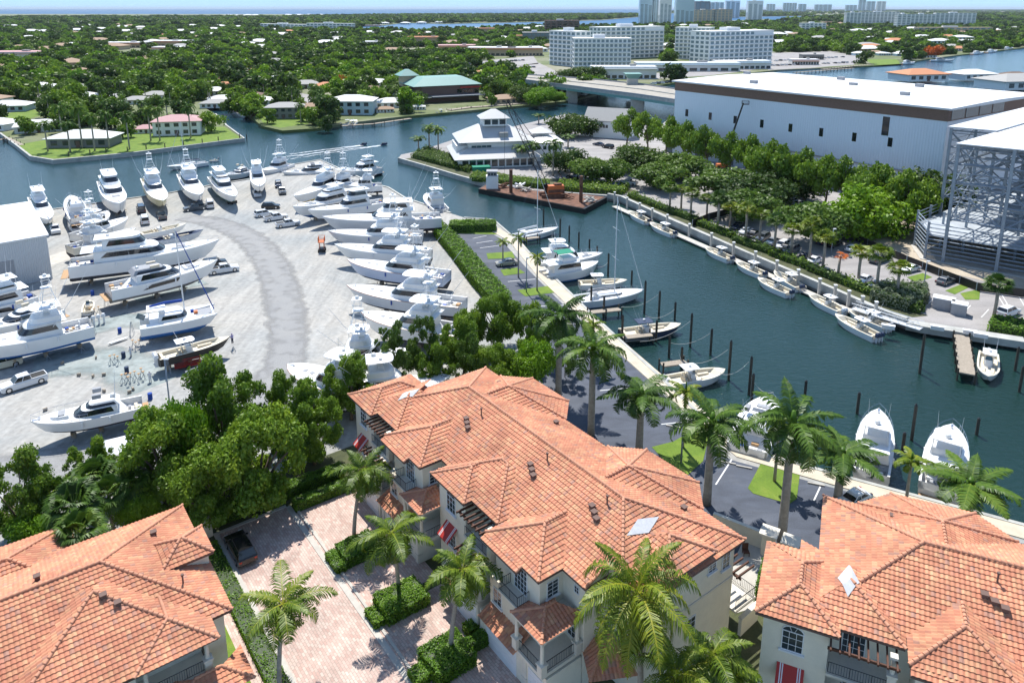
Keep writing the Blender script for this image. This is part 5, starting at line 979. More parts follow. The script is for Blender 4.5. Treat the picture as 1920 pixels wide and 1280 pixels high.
def clutter(root, L, B, D, n=7):
    r = random.Random(int(L*100)); z0 = D
    for i in range(n):
        f = r.uniform(.03, .2); m = r.choice(['greycanvas', 'bluecanvas', 'beige', 'white', 'teak', 'greycanvas']); w = r.uniform(.3, .7); mb = MB(); mb.box((f*L, r.uniform(-.3, .3)*B, D-.6+w*.25), (w, r.uniform(.4, 1.1), w*.6)); mb.build('cockpit_locker', M[m], root)
    mb = MB(); mb.cyl((.92*L, 0, D*1.22), .14, .3, 8); mb.bx(.93*L, .985*L, -.12, .12, D*1.225, D*1.225+.1); mb.build('windlass', M['steel'], root)
    for s in (-1, 1):
        mb = MB(); mb.bx(.36*L, .44*L, s*B*.22-.25, s*B*.22+.25, D*1.0+2.05+.12, D+2.7); mb.build('bridge_seat', M['beige' if int(L) % 2 else 'greycanvas'], root)
        for f in (.3, .55): mb = MB(); mb.tube([(f*L, s*B*.5, D*.95), (f*L, s*B*.5+.02, D*.95-.7)], .13, 7); mb.build('fender', M['bluecanvas' if int(L*3) % 3 == 0 else 'white'], root)
BOATS = []
def boat(kind, bow, stern, zk, D, B, label, group=None, cat='boat', name=None, **k):
    p = G(*bow, zk+D*1.22); q = G(*stern, zk+D); v = p-q; v.z = 0; L = v.length
    root = empty(name or kind.__name__); root.location = (q.x, q.y, zk); root.rotation_euler = (0, 0, math.atan2(v.y, v.x))
    kind(root, L, B, D, **k)
    if kind in (sportfish, motoryacht) and L > 9: clutter(root, L, B, D)
    tag(root, label, cat, group); BOATS.append((root, L, B, D)); return root
GY = 'yachts hauled out on stands in the boatyard'
Y = lambda *a, **k: boat(*a, group=GY, cat='yacht', **k)
# right row, bows to the left
Y(sportfish, (539, 683), (700, 735), .8, 3.0, 5.2, 'nearest hauled out yacht, only its white bow with dark rub rail showing beside the trees', name='sportfishing_yacht', rail='varnish', tower=False, hm='gel')
Y(sportfish, (776, 658), (622, 668), .8, 2.6, 4.4, 'yacht facing right with tower and radar domes over its stern, above the tree tops', name='sportfishing_yacht', tower=True, rig=6)
Y(sportfish, (845, 705), (640, 735), .8, 2.6, 4.6, 'white yacht mostly hidden behind the thin trees', name='sportfishing_yacht', tower=False, rig=6)
Y(sportfish, (677, 585), (866, 618), .8, 3.1, 5.4, 'yacht with a broad white foredeck, second clear one from the trees', name='sportfishing_yacht', rail='varnish', tower=True)
Y(sportfish, (650, 535), (868, 566), .8, 3.0, 5.4, 'yacht with an arched dark side window and varnished rub rail', name='sportfishing_yacht', rail='varnish', tower=True, hm='greyhull')
Y(sportfish, (651, 487), (838, 513), .8, 3.1, 5.2, 'yacht with pale lavender hull and big open foredeck', name='sportfishing_yacht', hm='bluehull', rail='varnish', tower=True)
Y(sportfish, (627, 458), (806, 473), .8, 3.0, 5.0, 'slim white yacht just right of the orange lift', name='sportfishing_yacht', tower=True)
Y(sportfish, (615, 433), (792, 437), .8, 3.0, 5.2, 'white yacht with grey sides in the middle of the right hand row', name='sportfishing_yacht', hm='greyhull', tower=True)
Y(sportfish, (604, 407), (826, 403), .8, 3.9, 6.4, 'largest enclosed bridge yacht of the right hand row', name='sportfishing_yacht', hm='greyhull', enclosed=True, tower=False, rig=12)
Y(sportfish, (577, 394), (722, 375), .8, 3.2, 5.0, 'yacht between the largest enclosed bridge yacht and the blue bottomed one', name='sportfishing_yacht', tower=False, enclosed=True)
Y(motoryacht, (549, 388), (660, 366), .8, 3.4, 5.0, 'yacht with bright blue bottom paint at the corner of the right hand row', name='motor_yacht', bot='bluebottom', style='fly')
Y(sportfish, (551, 368), (640, 332), .8, 3.0, 4.6, 'yacht with a yellow patch on its bow beyond the blue bottomed one', name='sportfishing_yacht', bot='yellow', tower=True)
Y(sportfish, (487, 350), (480, 318), .8, 2.8, 4.2, 'small round bowed trawler yacht facing the camera beside the slips', name='sportfishing_yacht', tower=False, bot='greybottom')
Y(motoryacht, (441, 369), (402, 330), .8, 2.8, 4.8, 'yacht with bright teal bottom paint beside the orange boom lift', name='motor_yacht', bot='tealbottom', hm='gel', style='fly', side=False)
Y(sportfish, (374, 366), (346, 325), .9, 3.2, 5.2, 'yacht with blue bottom and tall tower, bow toward the white van', name='sportfishing_yacht', bot='bluebottom', tower=True)
Y(sportfish, (306, 377), (278, 333), .9, 3.0, 5.0, 'yacht with a cream yellow hull and tall tower', name='sportfishing_yacht', hm='ivory', bot='ivory', tower=True)
Y(motoryacht, (225, 382), (200, 338), .9, 4.2, 5.8, 'high bowed grey bottomed expedition yacht with a mast', name='motor_yacht', hm='gel', bot='blackbottom', style='sky', side=False)
Y(motoryacht, (132, 366), (150, 408), .9, 2.6, 5.0, 'express yacht with its teak stern platform toward the parked white van', name='motor_yacht', bot='blackbottom')
Y(sportfish, (92, 412), (66, 368), .9, 2.4, 4.2, 'teal bottomed yacht squeezed beside the white shed roof', name='sportfishing_yacht', bot='tealbottom', tower=False, rig=0)
# left group
Y(sportfish, (240, 407), (140, 440), .8, 2.8, 5.0, 'yacht under refit with folded outriggers in the far left cluster', name='sportfishing_yacht', tower=True)
Y(sportfish, (255, 428), (130, 462), .8, 2.7, 4.8, 'tan cockpit yacht behind the big enclosed bridge yacht', name='sportfishing_yacht', hm='cream', tower=True)
boat(console, (350, 418), (262, 438), .8, 1.7, 3.2, 'white sharp nosed open boat behind the big enclosed bridge yacht', 'open boats on the hard', name='open_boat', ttop=False, motors=0)
boat(console, (381, 430), (280, 452), .8, 1.9, 3.4, 'grey tender with black inner rails behind the big enclosed bridge yacht', 'open boats on the hard', name='open_boat', hm='greyhull', deckm='navycanvas', ttop=False, motors=0)
Y(motoryacht, (411, 450), (130, 492), .9, 4.0, 6.8, 'biggest yacht of the left group with enclosed bridge and long dark window', name='motor_yacht', style='sky', bot='blackbottom', side=False)
Y(motoryacht, (408, 487), (202, 538), .9, 3.2, 5.6, 'sleek yacht with dark slanted hull windows and grey roof', name='motor_yacht', roofm='greycanvas', bot='greybottom')
Y(sportfish, (-70, 650), (170, 603), .9, 3.0, 5.6, 'white yacht with curved dark side window and leaning outriggers at the left edge', name='sportfishing_yacht', bot='bluebottom', hm='gel', tower=True, rig=10)
Y(motoryacht, (-110, 585), (62, 550), .9, 3.4, 5.4, 'grey windowed yacht behind the outrigger yacht at the left edge', name='motor_yacht', hm='gel', style='fly', bot='greybottom')
Y(motoryacht, (57, 790), (266, 752), .9, 2.0, 4.2, 'lone white express cruiser with cream cockpit in the near left of the yard', name='express_cruiser', bot='blackbottom', style='express', side=False)
boat(console, (431, 630), (296, 668), .9, 1.7, 3.2, 'black hulled centre console with white top on stands', name='centre_console', hm='black', bot='blackbottom', deckm='cream', motors=3, mm='white')
Y(sportfish, (225, 420), (120, 452), .8, 3.0, 4.6, 'white yacht with a blue tarpaulin look bow beside the teak platform yacht', name='sportfishing_yacht', tower=True) if False else None
Y(sportfish, (118, 470), (-40, 520), .8, 3.2, 5.0, 'yacht bow poking out behind the big white shed', name='sportfishing_yacht', tower=False) if False else None
Y(motoryacht, (200, 395), (165, 425), .8, 2.4, 4.4, 'small yacht squeezed between the teak platform yacht and the refit yacht', name='motor_yacht', side=False)
Y(motoryacht, (-60, 620), (110, 575), .8, 2.6, 4.8, 'low yacht between the outrigger yacht and the grey windowed yacht', name='motor_yacht', side=False, bot='greybottom')
Y(sportfish, (596, 352), (668, 338), .8, 2.8, 4.6, 'yacht with outriggers in the far corner of the right hand row', name='sportfishing_yacht', tower=True)
Y(sportfish, (640, 345), (716, 345), .8, 2.6, 4.6, 'yacht beside tan canvas near the right hand slip', name='sportfishing_yacht', tower=False, rig=7)
# boats afloat off the yard
S = 'yachts afloat at the yard slips'
Yw = lambda *a, **k: boat(*a, group=S, cat='yacht', **k)
Yw(sportfish, (490, 320), (542, 306), -2.0, 3.0, 5.0, 'yacht in the slip with the tallest white tower', name='sportfishing_yacht', tower=True, rig=7)
Yw(motoryacht, (528, 322), (625, 318), -2.0, 2.6, 4.8, 'long low white yacht moored in the middle slip', name='motor_yacht', side=False)
Yw(motoryacht, (640, 320), (710, 312), -2.0, 3.2, 5.2, 'high sided white yacht in the right hand slip beside tan canvas', name='motor_yacht', style='fly', side=False)
Yw(sportfish, (800, 362), (828, 392), -2.0, 2.8, 4.8, 'yacht afloat with a tower, just beyond the largest hauled out yacht', name='sportfishing_yacht', tower=True, rig=6)
Yw(motoryacht, (420, 328), (470, 318), -2.0, 2.4, 4.4, 'low white motorboat moored behind the teal bottomed yacht', name='motor_yacht', side=False)
boat(sailboat, (312, 311), (388, 303), -1.9, 1.9, 3.8, 'white sailboat with dark canvas and a tender, moving past the left point', name='sailboat', mast=15, cover='navycanvas')
boat(console, (392, 301), (408, 300), -1.6, .8, 1.6, 'tiny grey dinghy towed behind the passing sailboat', name='dinghy', hm='greyhull', ttop=False, motors=1)
# marina side
W = 'boats moored along the marina walk'
Wb = lambda *a, **k: boat(*a, group=W, **k)
Wb(sailboat, (1047, 424), (955, 444), -2.0, 2.0, 3.8, 'sailboat moored farthest along the marina walk', name='sailboat', mast=15.5, cover='white')
Wb(motoryacht, (1130, 474), (1008, 488), -2.0, 2.7, 4.6, 'white flybridge yacht moored behind the green canopied trawler', name='motor_yacht', style='fly', side=False)
Wb(trawler, (1122, 492), (1018, 512), -2.0, 2.5, 4.4, 'trawler with a green canopy at the marina walk', name='trawler')
Wb(console, (1176, 524), (1086, 530), -1.8, 1.6, 3.2, 'small white powerboat between the trawler and the big sailboat', name='centre_console', motors=0)
Wb(sailboat, (1207, 540), (1080, 560), -2.1, 2.2, 4.4, 'largest white sailboat with tall mast at the marina walk', name='sailboat', mast=19, cover='greycanvas')
Wb(console, (1277, 606), (1165, 622), -1.8, 1.7, 3.4, 'dark hulled runabout with navy top and pale foredeck', name='runabout', hm='navycanvas', topm='navycanvas', motors=0)
Wb(console, (1360, 691), (1252, 712), -1.8, 1.7, 3.4, 'white centre console with pale outboards beside a finger pier', name='centre_console', motors=3, mm='white')
Wb(motoryacht, (1442, 742), (1400, 838), -2.1, 3.1, 5.4, 'white hardtop yacht moored behind the tall royal palms', name='motor_yacht', style='express', side=False)
Wb(motoryacht, (1648, 766), (1634, 885), -2.1, 2.7, 4.3, 'cream decked motor yacht between two palms', name='motor_yacht', style='fly', side=False, hm='gel')
Wb(motoryacht, (1786, 795), (1762, 912), -2.1, 2.8, 4.7, 'broad white motor yacht nearest the right edge with chromed bow rail', name='motor_yacht', style='fly', side=False)
# centre consoles on the far quay
Q = 'centre consoles moored along the long seawall'
for bow, st, lb, mt, nm in [((1179, 394), (1216, 414), 'centre console nearest the crane barge', 2, 'cloth_dark'), ((1219, 416), (1264, 437), 'second centre console from the barge', 2, 'navycanvas'), ((1322, 461), (1371, 484), 'centre console alone in the middle of the seawall', 2, 'navycanvas'), ((1380, 488), (1432, 513), 'centre console just left of the rafted pair', 2, 'navycanvas'),
                        ((1421, 519), (1482, 548), 'outer centre console of the left rafted pair', 2, 'navycanvas'), ((1452, 506), (1502, 538), 'inner centre console of the left rafted pair', 2, 'navycanvas'), ((1516, 548), (1580, 582), 'centre console with long white foredeck beside the gangway', 2, 'white'), ((1566, 587), (1646, 629), 'outer centre console of the rafted pair below the gangway', 3, 'navycanvas'), ((1590, 577), (1664, 611), 'inner centre console of the rafted pair below the gangway', 3, 'greycanvas')]:
    boat(console, bow, st, -1.8, 1.6, 2.9, lb, Q, name='centre_console', motors=mt, mm=nm)
boat(console, (1853, 705), (1854, 660), -1.8, 1.6, 3.0, 'small white console boat lying alone by the wooden jetty', name='centre_console', motors=1)
# catamaran on the hard
def catamaran(root, L, B, D):
    for s in (-1, 1): hull(root, L, 1.9, D, 'gel', 'bluebottom', 'gel', cock=0, rise=.1, full=.4, name='hull', yo=s*B*.36, wl=.42)
    mb = MB(); mb.bx(.12*L, .72*L, -B*.34, B*.34, D*.55, D); mb.build('bridgedeck', M['gel'], root); mb = MB(); mb.add([(.72*L, -B*.3, D), (.72*L, B*.3, D), (.95*L, B*.3, D), (.95*L, -B*.3, D)], [(0, 1, 2, 3)]); mb.build('trampoline', M['greycanvas'], root)
    cab(root, 'saloon', 'gel', .24*L, .64*L, B*.66, D, D+1.15, nose=1.6, rake=1.0, tum=.5, band=(.35, .85)); slab(root, 'bimini', 'gel', .10*L, .34*L, B*.5, D+2.0, .1)
    legs(root, [((x, s*B*.22, D), (x, s*B*.22, D+2.0)) for s in (-1, 1) for x in (.12*L, .32*L)], .04, 'bimini_leg')
    mb = MB(); mb.tube([(.58*L, 0, D+1), (.57*L, 0, D+15)], .12, 8, r2=.09); mb.build('mast', M['alu'], root); mb = MB(); mb.tube([(.56*L, 0, D+2.6), (.35*L, 0, D+2.7), (.14*L, 0, D+2.4)], .28, 8, r2=.18); mb.build('sail_cover', M['bluecanvas'], root)
    mb = MB(); mb.tube([(.97*L, 0, D+.2), (.575*L, 0, D+14.6)], .10, 6, r2=.07); mb.build('furled_jib', M['bluecanvas'], root)
    mb = MB(); mb.box((.02*L, 0, D+.9), (1.3, .06, .9), ry=.5); mb.build('solar_panel', M['blueglass'], root); mb = MB(); mb.bx(.93*L, .96*L, -B*.42, B*.42, D+.0, D+.14); mb.build('crossbeam', M['alu'], root)
    mb = MB(); mb.bx(.70*L, .75*L, -.4, .3, D+.02, D+.4); mb.build('deck_bag', M['orange'], root); mb = MB(); mb.bx(.66*L, .70*L, .5, 1.1, D+.02, D+.4); mb.build('fender', M['bluecanvas'], root)
boat(catamaran, (405, 575), (262, 604), .9, 2.3, 6.4, 'white catamaran with blue bottom, blue sail cover and blue furled headsail', name='catamaran')
# jack stands and timber blocks under the nearest hulls
js = empty('jack_stand')
for a in (0, 2.1, 4.2): mb = MB(); mb.tube([(0, 0, .75), (.4*math.cos(a), .4*math.sin(a), 0)], .03, 4); mb.build('leg', M['galv'], js, fix=False)
mb = MB(); mb.tube([(0, 0, .6), (0, 0, 1.15)], .03, 4); mb.box((0, 0, 1.18), (.3, .3, .06)); mb.build('pad', M['teak'], js, fix=False)
kb = empty('keel_block'); 
for i in range(3): mb = MB(); mb.bx(-.25+.04*i, .25+.04*i, -.5, .5, i*.3, i*.3+.29); mb.build('timber', M['wood'], kb)
for root, L, B, D in BOATS:
    if root.location.z < .5 or 'hidden' in root['label'] or 'nearest hauled' in root['label']: continue
    lb = root['label'].split(',')[0]; lb = ' '.join(lb.split()[:11])
    near = root.location.y < 150 or root.location.x < -90
    for f in ((.12, .4, .65) if L > 9 else (.25, .6)):
        c = root.matrix_basis @ Vector((f*L, 0, 0)); place(kb, (c.x, c.y, 0), root.rotation_euler.z, (1, 1, .95), 'timber block under the '+lb, 'timber blocks under the hauled out boats', 'timber block')
        for s in (-1, 1):
            c = root.matrix_basis @ Vector((f*L, s*B*.36, 0)); place(js, (c.x, c.y, 0), f*7, 1.12 if D > 2.5 else 1.0, 'steel boat stand under the '+lb, 'steel stands under the hauled out boats', 'boat stand')
# ------------------------------------------------------------ vehicles
def paint(c, n): return mat('car_paint_'+n, c, .12, spec=.7)
PC = {'white': paint((.72, .73, .74), 'white'), 'black': paint((.008, .008, .01), 'black'), 'silver': paint((.38, .39, .40), 'silver'), 'grey': paint((.10, .11, .12), 'grey'), 'tan': paint((.40, .36, .29), 'tan'), 'blue': paint((.015, .035, .16), 'blue'), 'red': paint((.25, .02, .02), 'red'), 'cream': paint((.62, .56, .42), 'cream'), 'darkblue': paint((.02, .03, .06), 'dark_blue')}
SPEC = {'sedan': (4.7, 1.82, 1.42, .62, [(-.9, .86), (-.38, 1.0), (.12, 1.0), (.62, .86)]), 'suv': (4.8, 1.92, 1.75, .66, None), 'van': (5.3, 1.95, 2.1, .7, None), 'pickup': (5.9, 2.0, 1.85, .7, None)}
CARS = {}
def car_proto(kind, colr):
    root = empty({'sedan': 'car', 'suv': 'suv', 'van': 'van', 'pickup': 'pickup_truck'}[kind]); L, W, Hh = SPEC[kind][:3]; m = PC[colr]; h = L/2; wz = .34; bh = {'sedan': .92, 'suv': 1.08, 'van': 1.12, 'pickup': 1.12}[kind]
    prof = {'sedan': [(-h, .45), (-h, .8), (-h+.25, bh), (h-1.3, bh-.02), (h-.25, .78), (h, .6), (h, .35)], 'suv': [(-h, .45), (-h, .95), (-h+.1, bh), (h-1.2, bh), (h-.15, .92), (h, .7), (h, .35)], 'van': [(-h, .4), (-h, 1.0), (-h, bh), (h-.8, bh), (h-.1, .95), (h, .7), (h, .35)], 'pickup': [(-h, .5), (-h, .9), (-h, bh), (h-1.4, bh+.02), (h-.1, bh-.1), (h, .8), (h, .42)]}[kind]
    mb = MB(); pf = prof+[(h-.2, .22), (-h+.2, .25)]
    secs = []
    for y, ins in ((-W/2, .0), (-W/2+.14, 1), (W/2-.14, 1), (W/2, .0)):
        secs.append([(x*(1 if ins else .985), y, (z if ins else min(z, bh-.14))) for x, z in pf])
    mb.loft(secs, True, True); body = mb.build('body', m, root)
    gx = {'sedan': (-h+.55, -h+1.45, h-2.25, h-1.35), 'suv': (-h+.1, -h+.45, h-2.0, h-1.2), 'van': (-h+.02, -h+.1, h-1.45, h-.75), 'pickup': (-h+2.05, -h+2.2, h-2.3, h-1.55)}[kind]
    def fr(z, f, off=0, top=False): x0 = lerp(gx[0], gx[1], f)-off; x1 = lerp(gx[3], gx[2], f)+off; w = W-.16-.34*f+2*off; return [(x0, -w/2, z), (x1, -w/2+.06, z), (x1, w/2-.06, z), (x0, w/2, z)]
    mb = MB(); mb.loft([fr(bh-.05, 0), fr(Hh-.06, .92), fr(Hh, 1.12)], True, True); mb.build('cabin', m, root)
    g = MB(); r0 = fr(bh+.06, .1, .012); r1 = fr(Hh-.1, .88, .012); g.loft([r0, r1], True, False); g.build('windows', M['glass'], root)
    pl = MB()
    for f in ((.0, .52, 1.0) if kind != 'van' else (.0, .35, .6, 1.0)):
        for s in (0, 1):
            a = r0[0] if not s else r0[3]; b = r0[1] if not s else r0[2]; c = r1[0] if not s else r1[3]; d = r1[1] if not s else r1[2]
            pl.tube([Vector(a).lerp(Vector(b), f), Vector(c).lerp(Vector(d), f)], .045, 4)
    if kind == 'van':
        for s in (-1, 1): pl.bx(gx[0]+.1, .9, s*(W/2-.1)-.02, s*(W/2-.1)+.02, bh, Hh-.15)
    pl.build('pillars', m, root)
    if kind == 'pickup':
        b = MB(); b.bx(-h+.12, -h+1.95, -W/2+.16, W/2-.16, bh-.04, bh+.012); b.build('truck_bed', M['rubber'], root)
        b = MB(); b.bx(-h+.05, -h+2.0, -W/2+.02, -W/2+.16, bh, bh+.08); b.bx(-h+.05, -h+2.0, W/2-.16, W/2-.02, bh, bh+.08); b.bx(-h, -h+.12, -W/2+.16, W/2-.16, bh, bh+.08); b.build('bed_rail', m, root)
    for x in (-h+.95, h-.95):
        for s in (-1, 1):
            wb = MB(); n = 14; rr = .36 if kind != 'pickup' else .42
            ringf = lambda y, q: [(x+q*math.cos(2*math.pi*i/n), y, rr+q*math.sin(2*math.pi*i/n)) for i in range(n)]
            wb.loft([ringf(s*(W/2+.02), rr), ringf(s*(W/2-.2), rr)], True, True); wo = wb.build('wheel', M['rubber'], root); rm = MB(); rm.loft([ringf(s*(W/2+.03), rr*.62), ringf(s*(W/2), rr*.62)], True, True); rm.build('rim', M['steel'], wo)
    for s in (-1, 1):
        b = MB(); b.box((h-.02, s*W*.36, .68 if kind == 'sedan' else .82), (.08, .36, .14)); b.build('headlight', M['alu'], root); b = MB(); b.box((-h+.01, s*W*.38, .8), (.06, .26, .16)); b.build('tail_light', M['redpaint'], root)
        b = MB(); b.box((gx[3]-.15, s*(W/2+.05), bh+.05), (.14, .18, .12)); b.build('door_mirror', m, root)
    return root
def car(kind, colr, x, y, x2, y2, label, group=None):
    """car with its middle on (x, y) heading toward (x2, y2)"""
    k = (kind, colr)
    if k not in CARS: CARS[k] = car_proto(kind, colr)
    p = G(x, y); q = G(x2, y2); cat = {'sedan': 'car', 'suv': 'suv', 'van': 'van', 'pickup': 'pickup truck'}[kind]
    return place(CARS[k], (p.x, p.y, .03), math.atan2(q.y-p.y, q.x-p.x), 1, label, group, cat)
car('suv', 'black', 452, 1037, 430, 998, 'glossy black SUV parked under the tree in the paved court')
car('sedan', 'tan', 950, 497, 930, 499, 'beige silver saloon parked between the two marina lawn islands'); car('sedan', 'white', 1598, 945, 1580, 955, 'white car parked under the royal palm at the marina walk')
YD = 'vehicles parked in the boatyard'
for a in [('pickup', 'white', 45, 724, 0, 738, 'white crew cab pickup with black bed at the left edge, nearer one'), ('pickup', 'cream', 0, 690, -40, 700, 'cream coloured pickup at the left edge behind the white one'), ('pickup', 'white', 540, 424, 590, 417, 'white pickup at the near end of the trio beside the yard road'), ('pickup', 'white', 517, 412, 560, 405, 'white pickup in the middle of the trio beside the yard road'), ('suv', 'white', 495, 405, 520, 401, 'white estate with a red tail at the far end of the trio'), ('suv', 'black', 508, 391, 560, 389, 'long black SUV beyond the pickups'),
          ('pickup', 'white', 482, 367, 488, 380, 'white pickup facing the camera under the slips'), ('pickup', 'grey', 529, 362, 533, 372, 'dark pickup behind the black SUV'), ('suv', 'darkblue', 522, 350, 524, 360, 'dark blue SUV between the slip boats'), ('van', 'white', 394, 388, 390, 375, 'white van just right of the blue bottomed yacht'), ('pickup', 'grey', 366, 394, 352, 396, 'old grey pickup under the blue bottomed yacht'), ('van', 'white', 272, 418, 266, 398, 'large white cargo van below the cream hulled yacht'), ('pickup', 'grey', 303, 409, 296, 398, 'olive grey pickup beside the white cargo van'), ('van', 'darkblue', 265, 397, 260, 385, 'dark blue van beyond the white cargo van'), ('pickup', 'white', 104, 435, 107, 445, 'white pickup nearest the big white shed'), ('van', 'white', 140, 433, 150, 445, 'small white van below the teak platform yacht'), ('pickup', 'white', 420, 510, 470, 502, 'white flat bed truck behind the sleek grey roofed yacht'), ('suv', 'black', 403, 498, 440, 492, 'black estate car hidden behind the flat bed truck')]: car(*a, group=YD)
LOT = 'cars parked behind the long seawall'
for i, (x, y, c, k, lb) in enumerate([(1382, 433, 'darkblue', 'sedan', 'farthest dark car of the seawall car row'), (1398, 442, 'white', 'sedan', 'white car second in the seawall car row'), (1412, 448, 'black', 'sedan', 'black car third in the seawall car row'), (1430, 455, 'grey', 'suv', 'grey SUV in the middle of the seawall car row'), (1448, 462, 'silver', 'sedan', 'silver car in the middle of the seawall car row'), (1466, 470, 'white', 'suv', 'white SUV in the middle of the seawall car row'), (1472, 474, 'black', 'sedan', 'black car just past the white SUV'), (1484, 478, 'grey', 'suv', 'dark SUV two before the white car'), (1506, 492, 'darkblue', 'sedan', 'dark saloon beside the white car behind the seawall'), (1525, 498, 'white', 'sedan', 'white saloon beside the planting strip'),
      (1620, 534, 'white', 'sedan', 'white saloon partly behind the fan palm near the gangway'), (1642, 545, 'silver', 'sedan', 'silver car between the white saloon and white pickup'), (1662, 548, 'white', 'pickup', 'white pickup with black bed near the gangway')]): car(k, c, x, y-5, x-14, y+2, lb, LOT)
LF = 'cars parked on the fence side of the car park'
for x, y, c, k, lb in [(1545, 458, 'darkblue', 'sedan', 'dark blue car at the round planted island'), (1562, 462, 'black', 'suv', 'black SUV next to the round planted island'), (1600, 470, 'white', 'sedan', 'white car under the sandy site fence'), (1648, 490, 'grey', 'pickup', 'long grey pickup along the fence'), (1706, 508, 'white', 'sedan', 'white saloon beside the first grass island'), (1772, 531, 'grey', 'sedan', 'dark grey saloon beside the paved crossing'), (1890, 590, 'white', 'suv', 'white SUV at the right edge behind the hedge')]: car(k, c, x, y, x+16 if x != 1706 else x-20, y-6 if x != 1706 else y+5, lb, LF)
for i, (x, y, c, k, lb) in enumerate([(1108, 339, 'silver', 'sedan', 'silver car in front of the barge behind the shrubs'), (1150, 354, 'blue', 'suv', 'bright blue SUV beside the seawall bend'), (1178, 346, 'white', 'pickup', 'white pickup right of the bright blue SUV'), (1122, 273, 'darkblue', 'sedan', 'dark car beside the gabled house, left'), (1140, 278, 'black', 'suv', 'dark car beside the gabled house, right'), (1075, 335, 'black', 'sedan', 'dark car in the shade left of the silver one')]): car(k, c, x, y, x-14, y-2, lb, 'cars in the riverside car park')
r_ = random.Random(5); kinds = [('sedan', 'white'), ('sedan', 'silver'), ('suv', 'grey'), ('sedan', 'black'), ('suv', 'white'), ('sedan', 'darkblue')]
def rowcars(p, q, n, label, group, jit=0):
    p = Vector(p); q = Vector(q); a, b = G(*p), G(*q); d = (b-a).normalized(); ang = math.atan2(d.x, -d.y)
    for i in range(n):
        if r_.random() < .12: continue
        c = a.lerp(b, i/(n-1)); k = r_.choice(kinds)
        if k not in CARS: CARS[k] = car_proto(*k)
        place(CARS[k], (c.x, c.y, .03), ang, 1, label, group, {'sedan': 'car', 'suv': 'suv'}[k[0]])
rowcars((1330, 335), (1500, 385), 16, 'car in the shaded rows under the warehouse oaks', 'cars under the warehouse oaks'); rowcars((1370, 318), (1540, 365), 14, 'car in the shaded rows under the warehouse oaks', 'cars under the warehouse oaks')
for p, q, n in (((860, 128), (960, 120), 15), ((880, 122), (980, 114), 14), ((900, 135), (1000, 127), 14), ((740, 98), (830, 92), 16), ((60, 150), (140, 140), 8), ((215, 102), (330, 96), 18)): rowcars(p, q, n, 'distant parked car in the shopping car park', 'distant cars in the shopping car parks')
for p, q, n in (((1450, 124), (1600, 118), 22), ((1455, 115), (1580, 108), 18), ((1210, 160), (1290, 152), 12)): rowcars(p, q, n, 'distant vehicle on the far boatyard', 'distant vehicles on the far boatyard')
# orange lifts
def lift(x, y, rz, label, boom=False):
    o = empty('scissor_lift'); p = G(x, y); b = MB(); b.bx(-1.1, 1.1, -.7, .7, .35, .8); b.build('chassis', M['black'], o); 
    for i in range(3):
        s = MB(); z = .8+i*.5; s.tube([(-.9, .5, z), (.9, .5, z+.5)], .05, 4); s.tube([(.9, .5, z), (-.9, .5, z+.5)], .05, 4); s.tube([(-.9, -.5, z), (.9, -.5, z+.5)], .05, 4); s.tube([(.9, -.5, z), (-.9, -.5, z+.5)], .05, 4); s.build('scissor_arms', M['orange'], o)
    d = MB(); d.bx(-1.15, 1.15, -.7, .7, 2.3, 2.42); d.build('platform', M['orange'], o); railing(o, [(-1.1, -.65), (1.1, -.65), (1.1, .65), (-1.1, .65), (-1.1, -.65)], 2.42, 1.0).data.materials[0] = M['orange']
    for sx in (-.8, .8):
        for sy in (-.7, .7): w = MB(); w.tube([(sx, sy-.1, .3), (sx, sy+.1, .3)], .3, 10); w.build('wheel', M['rubber'], o)
    o.location = (p.x, p.y, 0); o.rotation_euler = (0, 0, rz); tag(o, label, 'lift'); return o
lift(604, 471, 1.7, 'orange scissor lift standing alone on the gravel by the right hand row'); lift(436, 382, 1.2, 'orange scissor lift beside the teal bottomed yacht')
